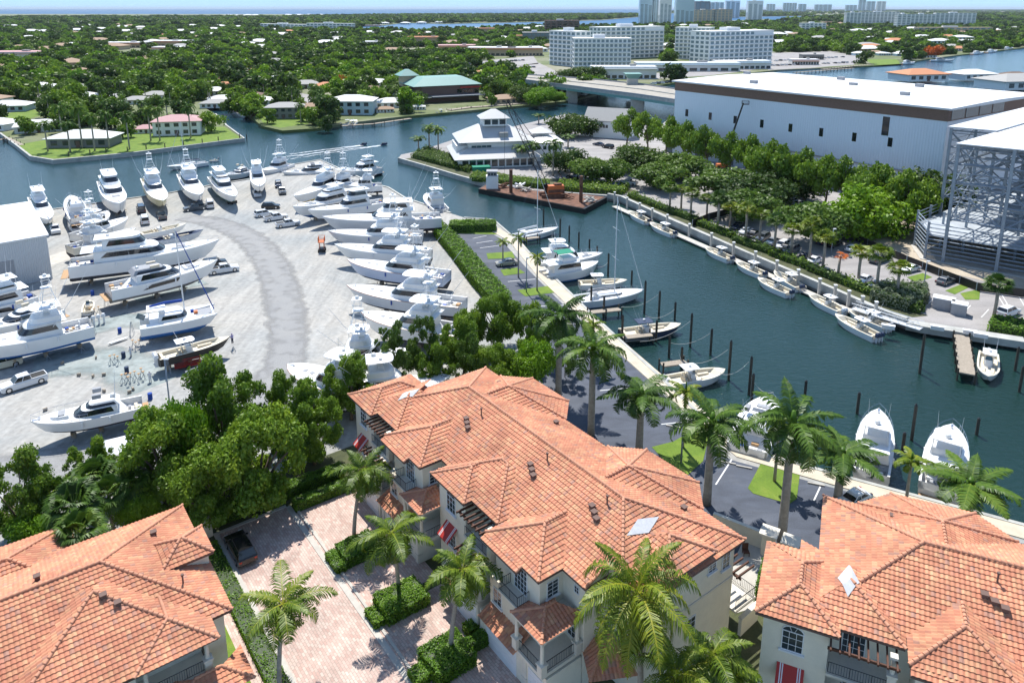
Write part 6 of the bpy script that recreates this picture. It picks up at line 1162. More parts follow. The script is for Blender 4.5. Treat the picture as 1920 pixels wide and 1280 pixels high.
# people: one continuous skinned body, with clothing
def person(x, y, rz, label, shirt, z=0.0, pose='stand', trousers='cloth_dark'):
    root = empty('person'); p = G(x, y)
    J = {'pel': (0, 0, .95), 'ch': (0, 0, 1.30), 'nk': (0.01, 0, 1.50), 'hd': (.03, 0, 1.62), 'tp': (.03, 0, 1.74), 'ls': (0, .19, 1.42), 'le': (.05, .25, 1.15), 'lh': (.2, .22, .95), 'rs': (0, -.19, 1.42), 're': (.1, -.26, 1.2), 'rh': (.32, -.2, 1.25 if pose == 'work' else 1.0), 'lk': (.02, .10, .5), 'lf': (0, .11, .06), 'lt': (.16, .12, .03), 'rk': (.05, -.10, .5), 'rf': (-.03, -.11, .06), 'rt': (.14, -.12, .03), 'lp': (0, .09, .9), 'rp': (0, -.09, .9)}
    E = [('pel', 'ch'), ('ch', 'nk'), ('nk', 'hd'), ('hd', 'tp'), ('ch', 'ls'), ('ls', 'le'), ('le', 'lh'), ('ch', 'rs'), ('rs', 're'), ('re', 'rh'), ('pel', 'lp'), ('lp', 'lk'), ('lk', 'lf'), ('lf', 'lt'), ('pel', 'rp'), ('rp', 'rk'), ('rk', 'rf'), ('rf', 'rt')]
    Rr = {'pel': .15, 'ch': .16, 'nk': .06, 'hd': .10, 'tp': .085, 'ls': .07, 'le': .05, 'lh': .04, 'rs': .07, 're': .05, 'rh': .04, 'lk': .065, 'lf': .045, 'lt': .04, 'rk': .065, 'rf': .045, 'rt': .04, 'lp': .10, 'rp': .10}
    ks = list(J); me = bpy.data.meshes.new('body'); me.from_pydata([J[k] for k in ks], [(ks.index(a), ks.index(b)) for a, b in E], [])
    b = link('body', me, root); bm = b.modifiers.new('s', 'SKIN'); 
    for i, k in enumerate(ks): me.skin_vertices[0].data[i].radius = (Rr[k]*.85, Rr[k])
    me.skin_vertices[0].data[0].use_root = True; b.modifiers.new('d', 'SUBSURF').levels = 1; b.modifiers['d'].render_levels = 1; me.materials.append(M['skin'])
    def shell(nm, rings, m): mb = MB(); mb.loft([[(cx+rx*math.cos(6.283*i/10), cy+ry*math.sin(6.283*i/10), z_) for i in range(10)] for cx, cy, z_, rx, ry in rings], True, True); mb.build(nm, M[m], root, smooth=True)
    shell('shirt', [(0, 0, .92, .15, .19), (0, 0, 1.1, .15, .18), (0, 0, 1.35, .16, .22), (0, 0, 1.48, .10, .13)], shirt)
    for s in (-1, 1): shell('sleeve', [(0, s*.2, 1.45, .08, .07), (.04, s*.24, 1.25, .07, .065), (.06, s*.255, 1.16, .06, .06)], shirt); shell('trouser_leg', [(0, s*.09, .98, .13, .11), (.03, s*.10, .5, .085, .085), (0, s*.11, .1, .075, .075)], trousers)
    shell('cap', [(.02, 0, 1.68, .125, .115), (.02, 0, 1.75, .11, .10), (.02, 0, 1.79, .05, .05)], shirt)
    root.location = (p.x, p.y, z); root.rotation_euler = (0, 0, rz); return tag(root, label, 'person', 'people working in the boatyard')
person(437, 652, 2.6, 'person in a lilac shirt standing on a step ladder by the black hull bow', 'cloth_lilac', z=.75, pose='work'); person(375, 524, 1.2, 'person in red working at the bow of the biggest left hand yacht', 'cloth_red', z=1.6, pose='work')
person(312, 685, .6, 'person in white bending over outboards at the black hull stern', 'cloth_white', pose='work'); person(282, 716, 2.0, 'person in white walking among the stacked stands', 'cloth_white', trousers='cloth_white'); person(246, 668, 3.0, 'person in white beside the grey bin', 'cloth_white', trousers='cloth_white')
person(168, 536, 1.0, 'person in white crouched beside the biggest yacht stern', 'cloth_white', pose='work')
def ladder(x, y, rz, h, label, name='step_ladder', m='galv'):
    o = empty(name); p = G(x, y); mb = MB()
    for s in (-1, 1): mb.tube([(-.35, s*.3, 0), (0, s*.22, h)], .03, 4); mb.tube([(.35, s*.3, 0), (0, s*.22, h)], .03, 4)
    mb.build('frame', M[m], o, fix=False)
    for i in range(1, int(h/.3)): r = MB(); f = i*.3/h; r.tube([(-.35*(1-f), -.3+.08*f, i*.3), (-.35*(1-f), .3-.08*f, i*.3)], .02, 4); r.build('rung', M[m], o, fix=False)
    o.location = (p.x, p.y, 0); o.rotation_euler = (0, 0, rz); return tag(o, label, 'ladder')
ladder(438, 660, .4, .9, 'short step ladder under the person in the lilac shirt'); ladder(316, 705, .8, 3.2, 'tall white ladder leaning by the black hulled boat stern')
ladder(176, 628, .3, 3, 'access ladder at the stern of the outrigger yacht'); ladder(248, 628, .2, 2.4, 'access ladder at the catamaran stern'); ladder(200, 575, .2, 3, 'access ladder at the stern of the sleek grey roofed yacht'); ladder(378, 612, .9, 2.4, 'inclined ladder under the catamaran bow')
def drum(x, y, label, m): o = empty('barrel'); p = G(x, y); mb = MB(); mb.cyl((0, 0, 0), .3, .9, 12); mb.build('shell', M[m], o); mb = MB(); [mb.cyl((0, 0, z), .32, .05, 12) for z in (.0, .3, .6, .87)]; mb.build('hoop', M[m], o); o.location = (p.x, p.y, 0); tag(o, label, 'barrel')
drum(225, 624, 'blue drum between the outrigger yacht and the catamaran', 'bluecanvas'); drum(174, 553, 'blue drum by the biggest yacht stern', 'bluecanvas'); drum(282, 748, 'blue drum right of the lone express cruiser', 'bluecanvas'); drum(232, 670, 'dark grey bin beside a person in white', 'navycanvas'); drum(238, 698, 'dark grey bin among the stacked stands', 'navycanvas')
# stacks of spare stands
for i, (x, y) in enumerate([(208, 682), (216, 680), (222, 683), (230, 718), (238, 716), (246, 715), (254, 712), (262, 716), (270, 712), (256, 656), (262, 652), (250, 652), (242, 722), (266, 706), (170, 590), (178, 592), (186, 588)]):
    p = G(x, y); place(js, (p.x, p.y, 0), i, 1.15, 'spare steel boat stand in the loose stack on the gravel', 'spare boat stands on the gravel', 'boat stand')
for i, (x, y) in enumerate([(117, 682), (148, 705), (175, 707), (195, 704), (180, 672), (243, 737), (250, 731), (85, 770), (195, 735), (205, 560), (170, 575)]):
    p = G(x, y); place(kb, (p.x, p.y, 0), i*1.7, .5, 'loose timber block lying on the near gravel', 'loose timber blocks on the gravel', 'timber block')
# trailers, paddleboard, deck pieces
def trailer(x, y, rz, label, m='redpaint', cage=True):
    o = empty('trailer'); p = G(x, y); mb = MB(); mb.bx(-1.8, 1.8, -.9, .9, .5, .6); mb.build('trailer_deck', M[m], o); mb = MB(); mb.tube([(1.8, .6, .5), (3.0, 0, .45), (1.8, -.6, .5)], .05, 4); mb.build('drawbar', M['galv'], o, fix=False)
    for s in (-1, 1): w = MB(); w.tube([(0, s*.95-.1, .33), (0, s*.95+.1, .33)], .33, 12); w.build('wheel', M['rubber'], o)
    if cage: railing(o, [(-1.8, -.9), (1.8, -.9), (1.8, .9), (-1.8, .9), (-1.8, -.9)], .6, 1.2).data.materials[0] = M['white' if m != 'redpaint' else 'redpaint']
    o.location = (p.x, p.y, 0); o.rotation_euler = (0, 0, rz); tag(o, label, 'trailer', 'trailers behind the black hulled boat')
trailer(352, 688, .5, 'red railed flat trailer beside the black hulled boat'); trailer(378, 712, .9, 'white caged trailer with a plywood ramp above the large tree', 'wood')
o = empty('paddleboard'); mb = MB(); mb.loft([[(x, -w, .3), (x, w, .3), (x, w*.9, .38), (x, -w*.9, .38)] for x, w in ((-1.7, .08), (-1.2, .3), (0, .38), (1.1, .28), (1.6, .05))], True, True); mb.build('board', M['gel'], o); mb = MB(); mb.box((-1.4, 0, .22), (.2, .02, .16)); mb.build('fin', M['black'], o)
p = G(223, 641); o.location = p; o.rotation_euler = (0, 0, .9); tag(o, 'white paddleboard lying on the gravel', 'paddleboard')
o = boat(console, (168, 562), (163, 584), .3, .8, 2.0, 'small white dinghy hull on the gravel beside the blue drum', name='dinghy', ttop=False, motors=0)
o = empty('outboard_engine'); [outboard(o, .6*i, .5*i, .6, 'white') for i in range(3)]; p = G(180, 610); o.location = p; tag(o, 'group of uncovered grey outboard engines on stands', 'engine')
# portable toilets and white canopy near the big tree
def loo(x, y, label):
    o = empty('portable_toilet'); p = G(x, y); mb = MB(); mb.bx(-.55, .55, -.55, .55, 0, 2.1); mb.build('cabin', M['tealbottom'], o); mb = MB(); mb.dome((0, 0, 2.1), .75, .25, 4); mb.build('roof', M['white'], o); mb = MB(); mb.bx(-.35, .35, -.58, -.55, .1, 1.95); mb.build('door', M['bluecanvas'], o); o.location = p; o.rotation_euler = (0, 0, .4); tag(o, label, 'toilet')
loo(560, 796, 'teal portable toilet half hidden behind the trees')
o = empty('canopy_tent'); mb = MB(); mb.add([(-2, -2, 2.4), (2, -2, 2.4), (2, 2, 2.4), (-2, 2, 2.4), (0, 0, 3.4)], [(0, 1, 4), (1, 2, 4), (2, 3, 4), (3, 0, 4)]); mb.build('canopy', M['white'], o); legs(o, [((sx*1.9, sy*1.9, 0), (sx*1.9, sy*1.9, 2.4)) for sx in (-1, 1) for sy in (-1, 1)], .04, 'pole'); p = G(228, 868); o.location = p; o.rotation_euler = (0, 0, .5); tag(o, 'white canopy tent beside the large tree', 'tent')
# yard light poles
def lightpole(x, y, h, label, arm=True):
    o = empty('light_pole'); p = G(x, y); mb = MB(); mb.tube([(0, 0, 0), (0, 0, h)], .12, 8, r2=.08); mb.build('pole', M['galv'], o, smooth=True, fix=False); mb = MB(); mb.box((.25, 0, h), (.6, .35, .18)); mb.build('lamp_head', M['white'], o); o.location = p; tag(o, label, 'light pole')
lightpole(322, 790, 9, 'tall light pole rising behind the large tree in the yard'); lightpole(987, 548, 7, 'light pole on the marina lawn island'); lightpole(1277, 868, 6.5, 'light pole on the lawn behind the centre townhouse roof'); lightpole(1731, 545, 6, 'dark light pole in the fenced car park'); lightpole(1558, 478, 6, 'slim light pole in front of the round island')
# ------------------------------------------------------------ large buildings
def frame2(p, q): v = (q-p); v.z = 0; return v.length, math.atan2(v.y, v.x)
# boatyard shed
def corr(name, c, sc):
    m = mat(name, c, .45, metal=.2); t = m.node_tree; p = t.nodes['Principled BSDF']; tc = t.nodes.new('ShaderNodeTexCoord'); w = t.nodes.new('ShaderNodeTexWave'); w.inputs['Scale'].default_value = sc; w.bands_direction = 'DIAGONAL'; mp = t.nodes.new('ShaderNodeMapping'); mp.inputs['Scale'].default_value = (1, 1, 0)
    t.links.new(tc.outputs['Object'], mp.inputs[0]); t.links.new(mp.outputs[0], w.inputs[0]); b = t.nodes.new('ShaderNodeBump'); b.inputs['Strength'].default_value = .8; b.inputs['Distance'].default_value = .08; t.links.new(w.outputs['Fac'], b.inputs['Height']); t.links.new(b.outputs[0], p.inputs['Normal']); return m
M['corr'] = corr('corrugated_wall', (.50, .54, .58), 1.2); M['corrblue'] = corr('ribbed_white_wall', (.70, .78, .88), .8)
def shed(corner, back, left, h, label, name, m='corr', roof='whiteroof', depth=None):
    p = G(*corner, h); b = G(*back, h); l = G(*left, h); d = (b-p); e = (l-p).normalized()*40
    o = empty(name); mb = MB(); q = [Vector((0, 0, 0)), d, d+e, e]; mb.prism([(v.x, v.y) for v in q], 0, h-.05); mb.build('wall', M[m], o); c = (d+e)/2
    mb = MB(); g = [(c+(v-c)*1.02) for v in q]; mid0 = (g[0]+g[3])/2; mid1 = (g[1]+g[2])/2; mb.prism([(v.x, v.y) for v in g], h-.04, h+.25); mb.build('roof', M[roof], o)
    mb = MB(); e1 = e.normalized(); 
    a = e1*6; dd = e1*11; n = Vector((e1.y, -e1.x, 0)); n = n if n.dot(p) < 0 else n; n = -d.normalized(); mb.prism([(a+n*.06).xy, (dd+n*.06).xy, dd.xy, a.xy], 0, h*.6); mb.build('door', M['greycanvas'], o)
    o.location = (p.x, p.y, 0); return tag(o, label, 'shed')
shed((87, 442), (54, 380), (0, 457), 9.0, 'big pale corrugated shed with a flat white roof at the left edge of the yard', 'boat_shed')
# warehouse: R corner and L corner from the survey
HW = 27.2; wr = G(1780, 203, HW); wr.z = 0; wl_ = G(1267, 151, HW); wl_.z = 0; wv = (wl_-wr); wl_len = wv.length; nd = Vector((wv.y, -wv.x, 0)).normalized()
if nd.x < 0: nd = -nd
fq = G(1600, 148, HW); fq.z = 0; DW = abs((fq-wr).dot(nd))-1
wh = empty('warehouse'); wh.location = wr; wh.rotation_euler = (0, 0, math.atan2(wv.y, wv.x)); Lw = wl_len
mb = MB(); mb.bx(0, Lw, -DW, 0, 0, 23.6) if (Matrix.Rotation(math.atan2(wv.y, wv.x), 3, 'Z') @ Vector((0, -1, 0))).dot(nd) > 0 else mb.bx(0, Lw, 0, DW, 0, 23.6); mb.build('wall', M['corrblue'], wh)
sg = -1 if (Matrix.Rotation(math.atan2(wv.y, wv.x), 3, 'Z') @ Vector((0, -1, 0))).dot(nd) > 0 else 1
mb = MB(); mb.bx(-.15, Lw+.15, sg*DW, -sg*.15, 23.6, 27.0); mb.build('brown_band', M['brick'], wh)
mb = MB(); y0, y1 = -sg*1.0, sg*(DW+1); mb.loft([[(-1, y0, 27.2), (-1, (y0+y1)/2, 27.7), (-1, y1, 27.2), (-1, y1, 26.7), (-1, y0, 26.7)], [(Lw+1, y0, 27.2), (Lw+1, (y0+y1)/2, 27.7), (Lw+1, y1, 27.2), (Lw+1, y1, 26.7), (Lw+1, y0, 26.7)]], True, True); rf_ = mb.build('roof', M['whiteroof'], wh)
for i in range(1, 24): mb = MB(); x = Lw*i/24; mb.add([(x, y0, 27.24), (x+.1, y0, 27.24), (x+.1, (y0+y1)/2, 27.74), (x, (y0+y1)/2, 27.74)], [(0, 1, 2, 3)]); mb.build('roof_seam', M['shingle_grey'], rf_, fix=False)
for i in range(9): x = 14+(i-1)*Lw*.112; mb = MB(); mb.bx(x, x+1.3, -sg*.06, sg*.05, 14.6, 17.2) if i else mb.bx(x+12.2, x+14.2, -sg*.06, sg*.05, 17.6, 23.0); mb.build('window', M['glass'], wh)
for i in range(4): mb = MB(); y = sg*(1.5+i*8.2); mb.bx(-.25, 0, y, y+sg*7.4, 23.9, 26.6); w_ = mb.build('window', M['blueglass'], wh); 
for i in range(7): mb = MB(); x = 12+i*14; mb.bx(x, x+3, -sg*.08, 0, 0, 5.2); mb.build('loading_door', M['roof_dark'], wh)
mb = MB(); mb.bx(0, Lw, -sg*.3, -sg*.02, 8.2, 8.6); mb.build('ledge', M['shingle_grey'], wh)
for i, (x, y) in enumerate([(20, .3), (45, .55), (70, .2), (95, .7), (60, .85), (30, .8)]): mb = MB(); mb.bx(x, x+2.4, sg*DW*y, sg*(DW*y+1.6), 27.2, 28.5); mb.build('roof_unit', M['greycanvas'], wh)
tag(wh, 'huge white ribbed warehouse with a brown band under its white roof', 'warehouse')
# boom lift against the warehouse
o = empty('boom_lift'); b0 = wr+(wl_-wr)*.70-nd*7; b0.z = 0; tp = b0+Vector((4.6, -2, 21)); mb = MB(); mb.bx(-1.8, 1.8, -1.1, 1.1, .5, 1.6); mb.build('chassis', M['orange'], o); mb = MB(); mb.tube([(0, 0, 1.5), (2.6, -1, 12), (5.2, -2, 22.5)], .42, 6, r2=.26); mb.build('boom', M['black'], o)
d_ = MB(); d_.bx(4.8, 7, -2.6, -1.4, 22, 22.15); d_.build('basket_floor', M['black'], o); railing(o, [(4.8, -2.6), (7, -2.6), (7, -1.4), (4.8, -1.4), (4.8, -2.6)], 22.15, 1.1)
for sx in (-1.3, 1.3):
    for sy in (-1.1, 1.1): w = MB(); w.tube([(sx, sy-.2, .5), (sx, sy+.2, .5)], .5, 10); w.build('wheel', M['rubber'], o)
o.location = b0; tag(o, 'telescopic boom lift with a long black arm in front of the warehouse', 'boom lift')
# steel frame under construction
sf = empty('steel_frame'); c1 = Vector((102.4, 171.1, 0)); w0 = (Vector((67.4, 306.6, 0))-Vector((114.5, 192.9, 0))).normalized(); n0 = Vector((w0.y, -w0.x, 0)); n0 = n0 if n0.x > 0 else -n0
fe = (w0*-.88+n0*.47).normalized(); ff = (w0*.3+n0*.95).normalized(); fz = math.atan2(fe.y, fe.x)
def SP(s_, t_, z): return c1+fe*s_+ff*t_+Vector((0, 0, z))
def colm(s_, t_, h, w=.5): mb = MB(); a = SP(s_, t_, 0); mb.box((a.x, a.y, h/2), (w, w, h), rz=fz); mb.build('column', M['galv'], sf)
for s_, t_ in [(0, 0), (0, 16), (0, 32)]+[(s_, t_) for s_ in (9, 18.7, 28.5, 38) for t_ in (-22, -11, 0, 11, 22, 34)]+[(13.5, -6), (23, -6), (33, -6), (13.5, 6), (23, 6)]: colm(s_, t_, 25.8, .62 if t_ == -22 or s_ == 0 else .5)
for s_, t_ in [(0, -13), (5.5, -22), (0, -6), (4.5, -11), (4.5, -4)]: colm(s_, t_, 8.4, .45)
def beam(a, b, r=.14, m='galv', nm='beam'): mb = MB(); mb.tube([a, b], r, 4); mb.build(nm, M[m], sf, fix=False)
for z in (9.6, 13.5, 17.6, 21.6, 25.4):
    for s_ in (9, 18.7, 28.5, 38): beam(SP(s_, -22, z), SP(s_, 34, z), .18)
    for t_ in (-22, -11, 0, 11, 22): beam(SP(9 if t_ < 0 else 0, t_, z), SP(40, t_, z), .18)
ring_ = [(0, 0), (0, -13), (5.5, -22), (9, -22), (18.7, -22), (28.5, -22), (45, -22)]
for z in np.arange(1.2, 8.6, .85):
    for a, b in zip(ring_[:-1], ring_[1:]): beam(SP(*a, z), SP(*b, z), .12, nm='girt')
for z in np.arange(9.5, 25.6, 1.7):
    beam(SP(0, 0, z), SP(9, 0, z), .09, nm='girt'); beam(SP(0, 0, z), SP(0, 32, z), .09, nm='girt'); beam(SP(9, -22, z), SP(9, 0, z), .09, nm='girt'); beam(SP(9, -22, z), SP(18.7, -22, z), .11, nm='girt'); beam(SP(18.7, -22, z), SP(38, -22, z), .11, nm='girt'); beam(SP(9, 11, z), SP(38, 11, z), .09, nm='girt')
for (u0, v0, u1, v1) in [(0, 0, 9, 0), (9, -22, 9, -11), (9, -22, 18.7, -22), (18.7, -22, 28.5, -22), (9, -11, 18.7, -11), (18.7, -11, 28.5, -11), (9, 0, 18.7, 0), (18.7, 0, 28.5, 0), (9, 11, 18.7, 11), (28.5, -22, 38, -22), (18.7, 11, 28.5, 11), (0, 0, 0, 16)]:
    for z in (9, 17): beam(SP(u0, v0, z), SP(u1, v1, z+8), .15, nm='brace'); beam(SP(u1, v1, z), SP(u0, v0, z+8), .15, nm='brace')
for dz, poly in ((26.1, [(-.6, -.6), (9, -.6), (9, 60), (-.6, 60)]), (25.7, [(8.6, -22.6), (60, -22.6), (60, 60), (9.2, 60)]), (5.4, [(0.3, -12.6), (5.7, -21.6), (60, -21.6), (60, 34), (.3, 34)]), (9.3, [(13, -5), (60, -5), (60, 34), (13, 34)])):
    mb = MB(); mb.prism([SP(u, v, 0).xy for u, v in poly], dz, dz+.22); mb.build('roof_deck' if dz > 20 else 'floor_deck', M['whiteroof'] if dz > 20 else M['decking'], sf)
mb = MB(); mb.prism([SP(u, v, 0).xy for u, v in [(-.5, -13.5), (5, -23), (60, -23), (60, 40), (-.5, 40)]], .03, .15); mb.build('floor_slab', M['concrete'], sf)
tag(sf, 'half built multi level steel frame with white roof decks at the right edge', 'steel structure')
# black site fence
def fence(pts, h, label, m='black', name='site_fence', post=4.0, base=.06):
    o = empty(name); P = [Vector((p.x, p.y, 0)) for p in pts]
    for a, b in zip(P[:-1], P[1:]):
        d = (b-a); L = d.length; d.normalize(); n = Vector((-d.y, d.x, 0))*.03; mb = MB(); mb.prism([(a+n).xy, (b+n).xy, (b-n).xy, (a-n).xy], base, h); mb.build('panel', M[m], o)
        for i in range(int(L/post)+1): c = a+d*min(L, i*post); mb = MB(); mb.box((c.x, c.y, h/2), (.12, .12, h+.1)); mb.build('post', M['galv'], o)
    return tag(o, label, 'fence')
fence([G(x, y) for x, y in [(1575, 452), (1604, 452), (1700, 494), (1766, 520), (1830, 545), (1990, 568)]], 1.7, 'dark screened fence round the sandy construction site'); fence([G(x, y) for x, y in [(1298, 425), (1330, 412), (1378, 400)]], 1.8, 'dark fence across the shaded terrace behind the fan palms')
# clubhouse
def hipbox(o, nm, x0, x1, y0, y1, z, h, m, ov=.6, flat=None):
    x0 -= ov; x1 += ov; y0 -= ov; y1 += ov; w = min(x1-x0, y1-y0)/2 if flat is None else flat; mb = MB(); mb.bx(x0, x1, y0, y1, z-.18, z)
    mb.loft([[(x0, y0, z), (x1, y0, z), (x1, y1, z), (x0, y1, z)], [(x0+w, y0+w, z+h), (x1-w, y0+w, z+h), (x1-w, y1-w+.01, z+h), (x0+w, y1-w+.01, z+h)]], True, True); return mb.build(nm, M[m], o)
def winrow(o, x0, x1, y, z, w, h, n, face=-1, m='pane', gap=True, axis='x'):
    for i in range(n):
        c = x0+(x1-x0)*(i+.5)/n; mb = MB()
        if axis == 'x': mb.bx(c-w/2, c+w/2, y+face*.06, y, z, z+h)
        else: mb.bx(y, y+face*.06, c-w/2, c+w/2, z, z+h)
        f = mb.build('window', M[m], o)
M['metalroof'] = corr('pale_standing_seam_roof', (.58, .57, .55), .9)
p, q = G(862, 320), G(1010, 314); Lc, ang = frame2(p, q); cb = empty('clubhouse'); cb.location = (p.x, p.y, 0); cb.rotation_euler = (0, 0, ang)
mb = MB(); mb.bx(0, Lc, 2.5, 26, 0, 3.3); mb.bx(4, Lc-2, 7, 24, 3.3, 8.4); mb.bx(0, 4, 9, 22, 3.3, 6.8); mb.bx(Lc-2, Lc+11, 10, 24, 0, 6.8); mb.build('wall', M['wall_white'], cb)
hipbox(cb, 'lower_roof', 0, Lc, 2.5, 26, 3.4, 2.9, 'metalroof', ov=1.6, flat=5); hipbox(cb, 'main_roof', 1, Lc-1, 6, 25, 8.4, 4.6, 'metalroof', ov=.6, flat=8.2); hipbox(cb, 'wing_roof', Lc-2, Lc+11, 10, 24, 6.8, 1.6, 'metalroof', ov=.8)
cx = Lc*.52; mb = MB(); mb.bx(cx-4.2, cx+4.2, 12, 19, 12.8, 15.6); mb.build('cupola_wall', M['wall_white'], cb); hipbox(cb, 'cupola_roof', cx-4.2, cx+4.2, 12, 19, 15.6, 2.8, 'metalroof', ov=1.1, flat=4.4); winrow(cb, cx-4, cx+4, 12, 13.4, 2.1, 1.7, 3)
hipbox(cb, 'porch_roof', Lc+2, Lc+8, 16, 22, 9.2, 2.0, 'metalroof', ov=.8); mb = MB(); mb.bx(Lc+2.5, Lc+7.5, 16.5, 21.5, 6.8, 9.1); mb.build('turret_wall', M['wall_white'], cb)
winrow(cb, 1, Lc-1, 2.5, .5, 2.0, 2.2, 10); winrow(cb, 5, 12, 7, 4.6, 1.6, 2.4, 4, m='blueglass'); winrow(cb, Lc-1, Lc+10, 10, 4.2, 1.2, 1.3, 5)
mb = MB(); mb.bx(Lc*.55, Lc*.66, 7.4, 9.2, 9.4, 11.2); mb.build('roof_skylight', M['shingle_grey'], cb); mb = MB(); mb.bx(4, 10, -3.2, .2, 0, 1.6); mb.build('green_cover', M['greencanvas'], cb)
tag(cb, 'white clubhouse with a stepped metal roof topped by a cupola on the point', 'clubhouse')
# white gabled house
p, q = G(1112, 257), G(1160, 264); Lg, ang = frame2(p, q); gh = empty('gabled_house'); gh.location = (p.x, p.y, 0); gh.rotation_euler = (0, 0, -.42); Lg = 15
mb = MB(); mb.bx(0, Lg, 0, 11, 0, 7.2); mb.add([(Lg, 0, 7.2), (Lg, 11, 7.2), (Lg, 5.5, 11.6), (0, 0, 7.2), (0, 11, 7.2), (0, 5.5, 11.6)], [(0, 1, 2), (3, 4, 5)]); mb.bx(-6, 0, 1, 10, 0, 3.6); mb.build('wall', M['wall_white'], gh)
mb = MB(); mb.loft([[(-4.5, -.5, 6.9), (-4.5, 5.5, 11.8), (-4.5, 11.5, 6.9), (-4.5, 11.5, 7.15), (-4.5, 5.5, 12.05), (-4.5, -.5, 7.15)], [(Lg+.5, -.5, 6.9), (Lg+.5, 5.5, 11.8), (Lg+.5, 11.5, 6.9), (Lg+.5, 11.5, 7.15), (Lg+.5, 5.5, 12.05), (Lg+.5, -.5, 7.15)]], True, True); mb.build('roof', M['shingle_grey'], gh)
winrow(gh, 1.5, 6.5, 0, 4.2, 1.0, 1.3, 4); winrow(gh, -5.5, -.3, 1, .8, 1.3, 2.2, 3); tag(gh, 'white house with a grey gabled roof beside the bridge', 'house')
# restaurant with teal roof
p, q = G(800, 196), G(908, 190); Lr, ang = frame2(p, q); rs = empty('restaurant'); rs.location = (p.x, p.y, 0); rs.rotation_euler = (0, 0, ang); mb = MB(); mb.bx(0, Lr, 8, 34, 0, 9.5); mb.build('wall', M['wall_brown'], rs); hipbox(rs, 'roof', -4, Lr, 8, 34, 9.5, 4.2, 'roof_teal', ov=1.5, flat=9); hipbox(rs, 'turret_roof', -6, 4, 28, 38, 14, 3.5, 'roof_teal', ov=1, flat=5)
mb = MB(); mb.bx(-5, 3, 29, 37, 0, 14); mb.build('turret_wall', M['wall_tan'], rs); mb = MB(); mb.bx(4, Lr+3, .5, 8, 3.4, 4.0); mb.bx(-2, 4.01, 1.5, 8, 3.2, 3.6); mb.build('awning', M['roof_dark'], rs); mb = MB(); mb.bx(Lr*.66, Lr+.8, 6.6, 8, 7.6, 8.3); mb.build('red_awning', M['redpaint'], rs); winrow(rs, Lr*.6, Lr, 8, 4.4, 3, 2.4, 4, m='glass'); tag(rs, 'dark waterside restaurant with a teal metal roof and red awning', 'restaurant')
def dock(pts, w, z, label, m='wood', name='dock', piles=True, cat='dock', group=None, step=5):
    o = empty(name); P = [G(*p, z) for p in pts]; mb = MB(); strip(mb, P, w, z-.22, z, 0); mb.build('deck', M[m], o)
    if piles:
        for a, b in zip(P[:-1], P[1:]):
            d = b-a; n = max(1, int(d.length/step)); s = Vector((-d.y, d.x, 0)).normalized()*w*.52
            for i in range(n+1):
                for k in (-1, 1): c = a+d*(i/n)+s*k; mb = MB(); mb.cyl((c.x, c.y, -3), .14, 3.6+z, 7); mb.build('pile', M['pile'], o, fix=False)
    return tag(o, label, cat, group)
dock([(842, 206), (880, 201), (925, 198), (990, 193)], 3.5, .4, 'long timber boardwalk below the teal roofed restaurant')
for i, (a, b, w, lb) in enumerate([((1104, 585), (1163, 579), 1.4, 'finger pier beside the largest sailboat'), ((1168, 632), (1222, 626), 1.4, 'finger pier alongside the dark hulled runabout'), ((1240, 683), (1286, 677), 1.4, 'finger pier above the white centre console with pale outboards'), ((1040, 512), (1080, 503), 1.3, 'finger pier below the trawler'), ((985, 447), (1010, 444), 1.3, 'finger pier beside the farthest sailboat')]): dock([a, b], w, .05, lb, 'wood', 'finger_pier', cat='pier', group='finger piers of the marina', step=3)
dock([(1803, 628), (1813, 700)], 2.2, .1, 'weathered grey wooden jetty reaching out from the right quay', 'wood', 'jetty', step=3)
dock([(1152, 386), (1240, 426), (1395, 494), (1545, 561), (1640, 602)], 1.8, -.75, 'low floating dock beneath the long seawall', 'concrete', 'floating_dock', piles=False)
dock([(0, 262), (12, 258), (40, 272)], 2.0, .1, 'small wooden dock at the left edge of the lawn point', 'wood', 'jetty'); dock([(640, 236), (700, 232), (770, 222)], 2.2, .0, 'long residential dock left of the restaurant', 'wood', 'jetty')
for i in range(16):
    t = i/15; pts_ = [(1152, 380), (1240, 420), (1395, 488), (1545, 555), (1640, 596)]; s_ = t*4; k = min(3, int(s_)); a = Vector(pts_[k]).lerp(Vector(pts_[k+1]), s_-k); p = G(a.x, a.y, -.75); o = empty('dock_pile'); mb = MB(); mb.box((0, 0, 0), (.45, .45, 4.6)); mb.build('post', M['concrete'], o); mb = MB(); mb.box((0, 0, 2.35), (.6, .6, .12)); mb.build('cap', M['white'], o); o.location = (p.x, p.y, 0); tag(o, ORD(i)+' square concrete dock pile from the barge end', 'dock pile', 'square piles along the floating dock')
for x, y in [(240, 287), (200, 290), (170, 293), (275, 283), (310, 280), (345, 276), (380, 271), (410, 267), (130, 297), (450, 262), (463, 262)]: 
    p = G(x, y+3, WZ); o = empty('mooring_pile'); mb = MB(); mb.cyl((0, 0, -3), .2, 6, 8); mb.build('shaft', M['pile'], o); mb = MB(); mb.cyl((0, 0, 3), .22, .1, 8, r2=.05); mb.build('cap', M['pile'], o); o.location = p; tag(o, 'dark mooring pile along the lawn point seawall at column %d of the photo' % x if False else 'dark mooring pile along the lawn point seawall', 'piling', 'piles along the lawn point')
